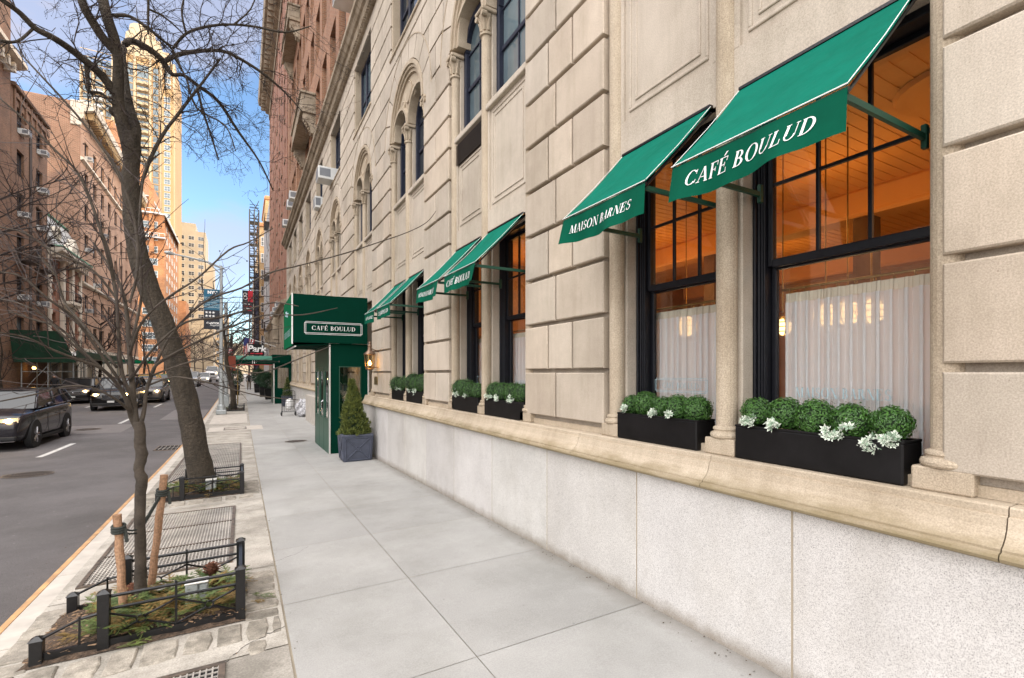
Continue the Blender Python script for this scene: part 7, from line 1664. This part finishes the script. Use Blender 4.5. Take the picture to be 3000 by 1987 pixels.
L_([(340, 900, Y, 6), (370, 820, Y + .1, 6), (400, 770, Y + .1, 5), (450, 715, Y + .1, 5), (500, 685, Y + .1, 5), (560, 665, Y + .1, 4), (620, 632, Y + .1, 4), (700, 612, Y + .1, 3), (800, 585, Y + .1, 3), (870, 562, Y + .1, 2.5), (940, 538, Y + .1, 2), (985, 515, Y + .1, 1.8), (1008, 488, Y + .1, 1.2)])
L_([(300, 820, Y, 6), (320, 760, Y - .1, 6), (352, 718, Y - .2, 5), (400, 680, Y - .2, 5), (458, 642, Y - .3, 4), (528, 579, Y - .3, 4), (575, 560, Y - .3, 3), (631, 528, Y - .3, 2)])
L_([(300, 700, Y, 5), (315, 640, Y + .1, 7), (318, 560, Y + .15, 7), (300, 470, Y + .2, 6), (262, 380, Y + .2, 6), (205, 300, Y + .2, 5), (150, 235, Y + .2, 5), (90, 170, Y + .2, 4), (30, 105, Y + .3, 3)])
L_([(275, 740, Y, 6), (262, 650, Y - .2, 6), (240, 560, Y - .3, 6), (215, 480, Y - .3, 6), (180, 400, Y - .3, 5), (130, 350, Y - .3, 5), (60, 280, Y - .3, 4), (-10, 220, Y - .3, 3)])
L_([(300, 800, Y, 6), (325, 700, Y + .3, 6), (325, 600, Y + .3, 6), (322, 520, Y + .35, 5), (330, 420, Y + .4, 5), (345, 360, Y + .4, 3)])
L_([(283, 890, Y, 7), (220, 800, Y - .1, 6), (170, 735, Y - .2, 6), (110, 690, Y - .3, 5), (50, 640, Y - .3, 4), (-10, 628, Y - .3, 3)])
L_([(270, 850, Y, 6), (200, 760, Y + .1, 6), (150, 700, Y + .2, 5), (130, 640, Y + .2, 4), (90, 590, Y + .2, 3)])
L_([(256, 870, Y, 7), (200, 820, Y, 6), (140, 760, Y, 5), (80, 740, Y, 4), (20, 720, Y, 3)])
L_([(230, 850, Y - .2, 5), (150, 780, Y - .3, 5), (100, 730, Y - .3, 4), (40, 700, Y - .3, 3), (-10, 690, Y, 2)])
L_([(352, 868, Y, 5), (400, 850, Y - .2, 4), (470, 830, Y - .3, 4), (520, 845, Y - .3, 3), (600, 862, Y - .3, 3), (690, 830, Y - .3, 3), (765, 800, Y - .3, 1.5)])
L_([(345, 890, Y, 5), (400, 872, Y - .2, 4), (460, 880, Y - .3, 4), (520, 895, Y - .3, 3), (600, 915, Y - .3, 2.5), (690, 925, Y - .3, 1.5)])
L_([(300, 880, Y, 6), (360, 800, Y - .2, 5), (430, 745, Y - .2, 5), (500, 735, Y - .2, 4), (560, 720, Y - .2, 4), (630, 700, Y - .2, 3), (690, 708, Y - .3, 2)])
L_([(276, 700, Y, 5), (230, 640, Y, 5), (190, 610, Y, 5), (120, 580, Y, 4), (60, 540, Y, 4), (0, 525, Y, 3)])
YL = list(LB); mb.build('limbs', M_BRK2, ty, smooth=True)
tw = Twigs(33); rr = tw.r
for Q, RR in YL:
    Ln = sum((b - a).length for a, b in zip(Q, Q[1:]))
    for k in range(int(Ln * 11)):
        f = rr.uniform(.2, .98) * (len(Q) - 1); i = min(len(Q) - 2, int(f)); q = Q[i].lerp(Q[i + 1], f - i); dd = (Q[i + 1] - Q[i]).normalized()
        if q.x > -.1: continue
        w = Vector((rr.gauss(0, 1), rr.gauss(0, 1), rr.gauss(0, 1))).normalized()
        tw.grow(q, dd * 1.1 + w * .75, rr.uniform(.15, .6), min(.0055, max(.003, RR[i] * .5)), 1, 6, .16, .04, 3.2)
tw.mb.build('twigs', M_TWG2, ty)
# --- generic bare tree
def bare_tree(x, y, h, label, seed, mat=M_TWIG, lean=(0, 0), r0=.14, spread=1.0, lv=3, fork=.28, group='bare street trees farther off', dens=1.0, z=None, n1=14, thick=1.0):
    z0 = gz(x, y) if z is None else z; t = thing('bare_tree', label, 'tree', (x, y, z0), group); rr = random.Random(seed); mb = MB(); n = 10
    P = [Vector((x + lean[0] * k / n + .05 * math.sin(k * 1.3 + seed), y + lean[1] * k / n, z0 + h * .72 * k / n)) for k in range(n + 1)]
    mb.tube(P, [r0 * (1 - .8 * k / n) * (1.25 if k == 0 else 1) for k in range(n + 1)], 8); mb.build('trunk', M_BARK, t, smooth=True)
    tw = Twigs(seed + 100)
    for k in range(n1):
        f = rr.uniform(fork, 1); i = min(n - 1, int(f * n)); q = P[i].lerp(P[i + 1], f * n - i); w = rr.uniform(0, 6.28)
        tw.grow(q, Vector((math.cos(w) * spread, math.sin(w) * spread, rr.uniform(.35, 1.1))), h * rr.uniform(.28, .45), r0 * .3 * thick, lv - 1, 6, .22, .06, 14 / h * dens)
    tw.mb.build('crown', mat, t); return t
bare_tree(-.35, 30.8, 7.5, 'thin dark tree with sparse twigs just beyond the lamp post', 5, lean=(-.7, 0), r0=.16, n1=9, dens=.7, fork=.35)
bare_tree(-12.3, 35.5, 15.5, 'bare tree across the road whose dark branches enter from the left edge', 9, r0=.26, n1=20, thick=.7, dens=1.25, fork=.45)
bare_tree(-11.9, 38, 6.5, 'small pale bare tree beside the green sidewalk shed', 12, M_TWG2, r0=.08, n1=14, dens=.9)
for k, (x, y, h, lb) in enumerate(((-11.9, 60, 9, 'bare tree on the far pavement in front of the mansard house'), (-11.9, 84, 11, 'bare brown tree before the far end of the pink building'), (-11.9, 104, 12, 'bare brown tree just beyond the pink building'), (-11, 122, 13, 'tall bare brown tree below the orange block'), (-10, 140, 13, 'bare brown tree farther off under the distant towers'), (-1.6, 110, 9, 'bare tree on the right kerb far down the street'), (-1.4, 84, 8, 'bare tree on the right kerb behind the lamp posts'), (-3, 180, 12, 'farthest bare tree closing the end of the street'), (-1.2, 68, 7.5, 'bare tree on the right kerb just past the Park sign'), (-9.5, 160, 14, 'bare brown tree at the bend of the far avenue'), (1.6, 150, 10, 'bare tree beside the far end of the right pavement'))):
    bare_tree(x, y, h, lb, 40 + k, M_TWG2 if k else M_TWIG, r0=.17, n1=16, dens=1.0, thick=1.3)

# ================================================================== CARS
def car(x, y, label, paint, L=4.8, W=1.95, H=1.72, kind='suv', lit=True, rz=0, name='parked_car', detail=2, lamp='wide', badge=True):
    z0 = gz(x, y); t = thing(name, label, 'car', (x, y, z0), 'cars in the street', rz); hw = W / 2; k = H / 1.75
    slope = (gz(x, y + 1.4) - gz(x, y - 1.4)) / 2.8; t.rotation_euler = (math.atan(slope), 0, rz)
    sed = kind == 'sedan'
    st = [(0, .74, .36, .52, .70, .71), (.012, .86, .26, .52, .82, .85), (.05, .93, .22, .58, .99, 1.04), (.12, .985, .22, .62, 1.06, 1.12), (.27, 1.0, .22, .64, 1.11, 1.19), (.5, 1.0, .22, .64, 1.15, 1.17), (.8, 1.0, .22, .64, 1.19, 1.22), (.93, .97, .24, .64, 1.20, 1.22), (.99, .90, .30, .6, 1.12, 1.14), (1, .82, .4, .6, .98, 1.0)]
    if sed: st = [(u, a, b, c, d * .88, e * .86) for u, a, b, c, d, e in st]
    mb = MB(); vs = []
    for (u, a, zb, zm, zt, zc) in st:
        Y = (u - .5) * L; h = hw * a
        half = [(h * .84, zb * k), (h * .965, (zb + .09) * k), (h, zm * k), (h * .985, (zt - .10) * k), (h * .93, zt * k), (h * .6, (zt * .3 + zc * .7) * k)]
        ring = [(0, zb * k)] + half + [(0, zc * k)] + [(-a_, b_) for a_, b_ in reversed(half)]
        vs += [(p, Y, q) for p, q in ring]
    n = 14; m = len(st)
    mb.add(vs, [(i * n + j, (i + 1) * n + j, (i + 1) * n + (j + 1) % n, i * n + (j + 1) % n) for i in range(m - 1) for j in range(n)] + [tuple(range(n)), tuple(reversed(range((m - 1) * n, m * n)))])
    b = mb.build('body', paint, t, smooth=True, local=True)
    md = b.modifiers.new('smooth', 'SUBSURF'); md.levels = md.render_levels = 2 if detail > 1 else 1
    ub = [.25, .40, .91, .985] if not sed else [.27, .42, .72, .88]
    zb_, zr = (1.14 * k, 1.19 * k), H - .01
    if sed: zb_ = (.90 * k, .95 * k)
    yb = [(u - .5) * L for u in ub]; wb, wr = hw * .91, hw * .745
    c = [(-wb, yb[0], zb_[0]), (wb, yb[0], zb_[0]), (wb, yb[3], zb_[1]), (-wb, yb[3], zb_[1]), (-wr, yb[1], zr - .05), (wr, yb[1], zr - .05), (wr * .96, yb[2], zr - .06), (-wr * .96, yb[2], zr - .06)]
    mb = MB(); mb.hexa(c); mb.build('windows', M_CARG, t, local=True)
    mb = MB(); g = 8; vs = []
    for i in range(g + 1):
        for j in range(g + 1):
            a, q = i / g, j / g; X = (-1 + 2 * a) * (wr + .015) * (1 - .04 * q); Y = yb[1] - .05 + (yb[2] - yb[1] + .12) * q; e = (1 - (2 * a - 1) ** 4) * (1 - (2 * q - 1) ** 6)
            vs.append((X, Y, zr - .06 + .06 * e))
    mb.add(vs, [(i * (g + 1) + j, (i + 1) * (g + 1) + j, (i + 1) * (g + 1) + j + 1, i * (g + 1) + j + 1) for i in range(g) for j in range(g)]); mb.build('roof', paint, t, smooth=True, local=True)
    V = [Vector(q) for q in c]
    for s in (0, 1):
        mb = MB(); A, B, Cc, D = (V[0], V[4], V[3], V[7]) if s == 0 else (V[1], V[5], V[2], V[6])
        mb.tube([A, B], [.045, .035], 6); mb.tube([B, D], .03, 6); mb.tube([D, Cc], [.05, .06], 6)
        mid = lambda f: (A.lerp(Cc, f), B.lerp(D, f * 1.1 - .05))
        for f, w in ((.47, .032), (.80, .05)): p, q = mid(f); mb.tube([p, q], w, 6)
        mb.build('pillar', paint, t, smooth=True, local=True)
    if detail > 1:
        mb = MB()
        for s in (-1, 1): mb.tube([(s * (wb + .012), yb[0] + .35, zb_[0] + .035), (s * (wb + .014), 0, zb_[0] + .045), (s * (wb + .012), yb[3] - .1, zb_[1] + .05)], .010, 5)
        mb.build('chrome_strip', M_CHR, t, local=True)
    for s in (-1, 1):
        mb = MB(); mb.ball((s * (hw + .10), yb[0] + .48, zb_[0] + .10), .10, 8, 6, .75); mb.tube([(s * (hw - .04), yb[0] + .46, zb_[0] + .03), (s * (hw + .08), yb[0] + .48, zb_[0] + .06)], .03, 5); mb.build('mirror', paint, t, smooth=True, local=True)
    r = .365 * (W / 1.95)
    for yy in (-.315 * L + .02, .295 * L):
        for s in (-1, 1):
            mb = MB(); mb.lathe(0, (yy, r + .03), [(r * 1.17, 0), (r * 1.17, .012)], 24, 'x') if False else None
            xo = hw * .995
            vsx = [(s * (hw * 1.0 + .006), yy + r * 1.20 * math.cos(w), r + .02 + r * 1.16 * math.sin(w)) for w in [2 * math.pi * q / 24 for q in range(24)]]
            mb.poly(vsx, (-s * .16, 0, 0)); mb.build('wheel_arch', M_TYRE, t, local=True)
            mb = MB(); xx = s * (xo - .20); d = s * .215; mb.lathe(xx, (yy, r), [(r * .9, 0), (r, d * .12), (r, d * .85), (r * .93, d), (r * .70, d * 1.01), (r * .70, d * .9)], 26, 'x'); w = mb.build('wheel', M_TYRE, t, local=True)
            mb = MB(); mb.lathe(xx + d * .86, (yy, r), [(r * .70, 0), (r * .70, d * .10), (r * .63, d * .10), (r * .60, d * .02)], 22, 'x')
            for q in range(10): a = 2 * math.pi * (q // 2) / 5 + (.16 if q % 2 else -.16); mb.tube([(xx + d * .97, yy, r), (xx + d * .97, yy + r * .64 * math.cos(a), r + r * .64 * math.sin(a))], [.03, .018], 4)
            o = mb.build('rim', M_RIM, t, local=True); o.parent = w
    f = -L / 2; lw = .20
    for s in (-1, 1):
        mb = MB(); zz = (.86 if not sed else .68) * k; xx = s * hw * .70
        pts = [(xx - s * .20, f + .03, zz - .04), (xx + s * .14, f + .14, zz - .06), (xx + s * .20, f + .34, zz + .03), (xx + s * .12, f + .20, zz + .07), (xx - s * .20, f + .045, zz + .05)]
        mb.poly(pts, (0, -.03, 0)); h_l = mb.build('headlight', M_LENS if lit else M_CHR, t, local=True)
        if lit: mb = MB(); mb.lathe((xx - s * .03, zz), f - .02, [(.02, -.012), (.062, -.008), (.062, .07)], 12, 'y'); o = mb.build('lamp', M_HEAD, h_l, local=True)
    mb = MB(); mb.cbox(-hw * .42, hw * .42, f - .012, f + .10, .60 * k, .84 * k if not sed else .72 * k, .03); g_ = mb.build('grille', M_TYRE, t, local=True)
    if detail > 1:
        mb = MB()
        for q in range(4): mb.box(-hw * .39, hw * .39, f - .022, f - .012, (.64 + .05 * q) * k, (.648 + .05 * q) * k)
        mb.tube([(-hw * .43, f - .016, .85 * k), (-hw * .36, f - .02, .60 * k), (hw * .36, f - .02, .60 * k), (hw * .43, f - .016, .85 * k)], .012, 5); mb.build('grille_trim', M_CHR, t, local=True)
        mb = MB(); mb.cbox(-hw * .82, hw * .82, f - .01, f + .12, .30 * k, .42 * k, .03); mb.build('air_intake', M_TYRE, t, local=True)
        mb = MB(); mb.tube([(-hw * .8, f + .0, .285 * k), (0, f - .02, .27 * k), (hw * .8, f + .0, .285 * k)], .014, 5); mb.build('bumper_trim', M_CHR, t, local=True)
        for s in (-1, 1):
            mb = MB()
            for q in (.42, .62): yy = (q - .5) * L + (.06 if q > .5 else -.1); mb.box(s * (hw + .001) - .004, s * (hw + .001) + .004, yy, yy + .012, .34 * k, .98 * k)
            mb.build('door_seam', M_TYRE, t, local=True)
            for q in (.06, .24): mb = MB(); mb.cbox(s * hw - .012, s * hw + .03, q * L, q * L + .20, .90 * k, .925 * k, .006); mb.build('door_handle', paint if name != 'x' else M_CHR, t, local=True)
            mb = MB(); mb.cbox(s * (hw - .06) - .06, s * (hw - .06) + .06, -L * .22, L * .21, .20 * k, .30 * k, .02); mb.build('side_sill', M_TYRE, t, local=True)
    if badge: mb = MB(); mb.tube([(.065 * math.cos(w), f - .028, .73 * k + .055 * math.sin(w)) for w in [2 * math.pi * q / 16 for q in range(17)]], .009, 5, False); mb.box(-.09, .09, f - .035, f - .025, .72 * k, .74 * k) if badge == 'bar' else None; mb.build('badge', M_CHR, t, local=True)
    mb = MB(); mb.cbox(-.155, .155, f - .03, f - .018, .44 * k, .54 * k, .004); mb.build('number_plate', M_WHT, t, local=True)
    return t
def paint(n, c, r=.22, m=.5): 
    return pmat(n, tuple(q * .4 for q in c) if max(c) < .1 else c, r, metal=0, var=.03, coat=.35, spec=.3)
P_X = paint('dark_plum_grey_paint', (.032, .028, .038)); P_K = paint('black_paint', (.006, .006, .007)); P_G = paint('bronze_grey_paint', (.12, .105, .095)); P_S = paint('silver_paint', (.36, .37, .38)); P_W = paint('white_car_paint', (.62, .62, .62), .3, 0); P_B = paint('navy_paint', (.012, .016, .03)); P_Y = paint('taxi_yellow_paint', (.62, .36, .02), .3, 0); P_GN = paint('green_car_paint', (.03, .25, .08), .3, 0)
car(-6.42, 21.3, 'dark plum grey luxury SUV with lit headlights, nearest car at the left edge', P_X, 4.93, 2.0, 1.76, name='moving_car', badge='')
car(-9.55, 24.8, 'black car half hidden behind the nearest dark SUV at the left edge', P_K, 4.8, 1.9, 1.55, 'sedan', lit=False)
car(-9.65, 43.9, 'black SUV parked across the road with amber headlights and round badge', P_K, 4.8, 1.95, 1.7, badge='ring')
car(-6.35, 36.9, 'big black SUV with two bright headlamps and a chrome barred badge, behind the young tree', P_K, 5.2, 2.0, 1.86, name='moving_car', badge='bar')
car(-5.65, 42.6, 'bronze grey SUV with lit headlights right behind the big black SUV', P_G, 4.6, 1.88, 1.66, name='moving_car')
car(-5.6, 72, 'silver pickup-sized SUV coming down the road beyond the leaning trunk', P_S, 5.2, 2.0, 1.9, name='moving_car', detail=1)
car(-5.1, 88, 'white sedan with glowing headlights following the silver SUV', P_W, 4.7, 1.85, 1.5, 'sedan', name='moving_car', detail=1)
car(-4.7, 104, 'tall white van near the far end of the road', P_W, 5.6, 2.1, 2.4, name='moving_van', detail=1)
car(-8.2, 96, 'second white vehicle in the left lane far down the road', P_W, 5.0, 2.0, 2.0, name='moving_van', detail=1)
car(-10.1, 52, 'dark navy parked car beyond the parked black SUV', P_B, 4.7, 1.85, 1.5, 'sedan', False, detail=1)
car(-10.1, 59, 'silver parked car in front of the mansard townhouse', P_S, 4.7, 1.85, 1.5, 'sedan', False, detail=1)
car(-10.1, 66, 'black parked car, third in the far left row', P_K, 4.8, 1.9, 1.65, 'suv', False, detail=1)
car(-8.4, 62, 'yellow taxi with a green roof board in the left lane', P_Y, 4.8, 1.9, 1.6, 'suv', True, name='moving_car', detail=1)
car(-7.9, 70, 'green cab in the left lane behind the yellow taxi', P_GN, 4.8, 1.9, 1.6, 'suv', True, name='moving_car', detail=1)
car(-10.1, 74, 'grey parked car under the trees before the pink building', P_G, 4.7, 1.85, 1.6, 'suv', False, detail=1)
car(-2.7, 92, 'white car parked at the right kerb far away', P_W, 4.7, 1.85, 1.5, 'sedan', False, detail=1)
car(-2.7, 99, 'dark car parked at the right kerb behind the far white car', P_K, 4.7, 1.85, 1.6, 'suv', False, detail=1)
car(-2.6, 112, 'yellow taxi standing at the right kerb near the far end', P_Y, 4.7, 1.85, 1.6, 'suv', True, detail=1)

# ================================================================== PEOPLE (far off)
def person(x, y, label, coat, legs, H=1.74, stride=.22, bag=False, rz=0, face=1):
    z = gz(x, y); t = thing('person', label, 'person', (x, y, z), None, rz); s = H / 1.75
    pts = {'pel': (0, 0, .95), 'wst': (0, 0, 1.1), 'chs': (0, .0, 1.35), 'nk': (0, 0, 1.5), 'hd': (0, -.02 * face, 1.60), 'top': (0, 0, 1.72)}
    E_, Vv, Rd = [], [], []
    def ad(p, r): Vv.append(tuple(q * s for q in p)); Rd.append(r * s); return len(Vv) - 1
    pel = ad((0, 0, .95), .15); w = ad((0, 0, 1.12), .145); c = ad((0, 0, 1.36), .17); nk = ad((0, 0, 1.50), .06); hd = ad((0, -.01, 1.60), .10); tp = ad((0, 0, 1.70), .075)
    for a, b in ((pel, w), (w, c), (c, nk), (nk, hd), (hd, tp)): E_.append((a, b))
    for sd in (-1, 1):
        f = stride * sd
        h = ad((sd * .10, 0, .90), .10); kn = ad((sd * .11, f * .55 - .03, .50), .068); an = ad((sd * .11, f, .10), .045); to = ad((sd * .12, f - .15, .04), .04); E_ += [(pel, h), (h, kn), (kn, an), (an, to)]
        sh = ad((sd * .19, 0, 1.42), .065); el = ad((sd * .25, -f * .5, 1.14), .05); ha = ad((sd * .24, -f * .9 - .05, .90), .036); fi = ad((sd * .24, -f * .9 - .08, .82), .022); E_ += [(c, sh), (sh, el), (el, ha), (ha, fi)]
    me = bpy.data.meshes.new('body'); me.from_pydata(Vv, E_, []); o = bpy.data.objects.new('body', me); COL.objects.link(o); o.parent = t
    me.materials.append(coat); sk = o.modifiers.new('skin', 'SKIN'); sk.use_smooth_shade = True
    if not me.skin_vertices: me.attributes  # created by the modifier
    lay = me.skin_vertices[0] if me.skin_vertices else None
    if lay is None:
        bpy.context.view_layer.objects.active = o; o.select_set(True); bpy.ops.object.skin_root_mark() if False else None
    if lay:
        for i, r in enumerate(Rd): lay.data[i].radius = (r, r * .8)
        lay.data[pel].use_root = True
    o.modifiers.new('sub', 'SUBSURF').render_levels = 1
    mb = MB(); mb.ball((0, -.012 * s, 1.62 * s), .10 * s, 10, 8, 1.2); mb.build('head_skin', M_SKIN, t, smooth=True, local=True)
    mb = MB(); mb.ball((0, .012 * s, 1.66 * s), .108 * s, 10, 8, 1.0); mb.build('hair', M_COATK, t, smooth=True, local=True)
    mb = MB()
    for sd in (-1, 1): f = stride * sd; mb.tube([Vector((sd * .10, 0, .93)) * s, Vector((sd * .11, f * .55 - .03, .50)) * s, Vector((sd * .11, f, .08)) * s], [.105 * s, .078 * s, .055 * s], 8)
    mb.build('trousers', legs, t, smooth=True, local=True)
    if bag: mb = MB(); mb.cbox(-.16 * s, .16 * s, -.32 * s, -.14 * s, 1.02 * s, 1.46 * s, .05); mb.build('backpack', M_COATK, t, local=True)
    return t
person(.62, 56, 'person walking away on the pavement in black jacket and brown trousers, wearing a backpack', M_COATK, M_BROWNC, 1.76, .25, True)
person(1.55, 62, 'distant person in dark clothes standing past the walking one', M_COATK, M_COATK, 1.7, .08)
person(-11.9, 47, 'person in a dark coat on the far pavement behind the parked black SUV', M_COATK, M_COATK, 1.72, .12)

# ------------------------------------------------------------------ cracks and litter
mb = MB(); rr = random.Random(12)
def crack(pts, w=.004):
    Q = []
    for (x0, y0), (x1, y1) in zip(pts, pts[1:]):
        for k in range(6): f = k / 6; Q.append((x0 + (x1 - x0) * f + rr.uniform(-.012, .012), y0 + (y1 - y0) * f + rr.uniform(-.012, .012)))
    Q.append(pts[-1])
    for (x0, y0), (x1, y1) in zip(Q, Q[1:]):
        ww = w * rr.uniform(.4, 1.1); mb.add([(x0, y0 - ww, gz(x0, y0) + .003), (x1, y1 - ww, gz(x1, y1) + .003), (x1, y1 + ww, gz(x1, y1) + .003), (x0, y0 + ww, gz(x0, y0) + .003)], [(0, 1, 2, 3)])
crack([(-.09, 3.53), (.0, 3.66), (.16, 3.78), (.27, 3.84)]); crack([(-1.3, 3.3), (-.9, 3.36), (-.42, 3.5)], .003); crack([(.29, 5.3), (.5, 5.42), (.62, 5.6)], .002)
o = mb.build('pavement_cracks', M_VOID); S(o)
mb = MB()
for _ in range(420):
    x = rr.choice((rr.uniform(2.60, 2.70), rr.uniform(2.55, 2.70), rr.uniform(.25, .33), rr.uniform(-1.9, -1.56))); y = rr.uniform(.8, 16); z = gz(x, y) + .004; s_ = rr.uniform(.003, .011); a = rr.uniform(0, 6.3)
    mb.add([(x + s_ * math.cos(a + q), y + s_ * math.sin(a + q) * .6, z + (.003 if q > 3 else 0)) for q in (0, 1.8, 3.4, 4.9)], [(0, 1, 2, 3)])
o = mb.build('leaf_litter', M_SOIL); o['kind'] = 'stuff'; o['label'] = 'small dark leaf litter and grit along the foot of the granite wall and the kerb'; o['category'] = 'litter'

t = thing('distant_block', 'long low hazy tan block closing the very end of the street', 'building', (-5, 420, 0)); mb = MB(); mb.box(-60, 60, 420, 430, 0, 16); mb.box(-8, 6, 419, 430, 0, 24); mb.build('wall', M_BEIG, t)
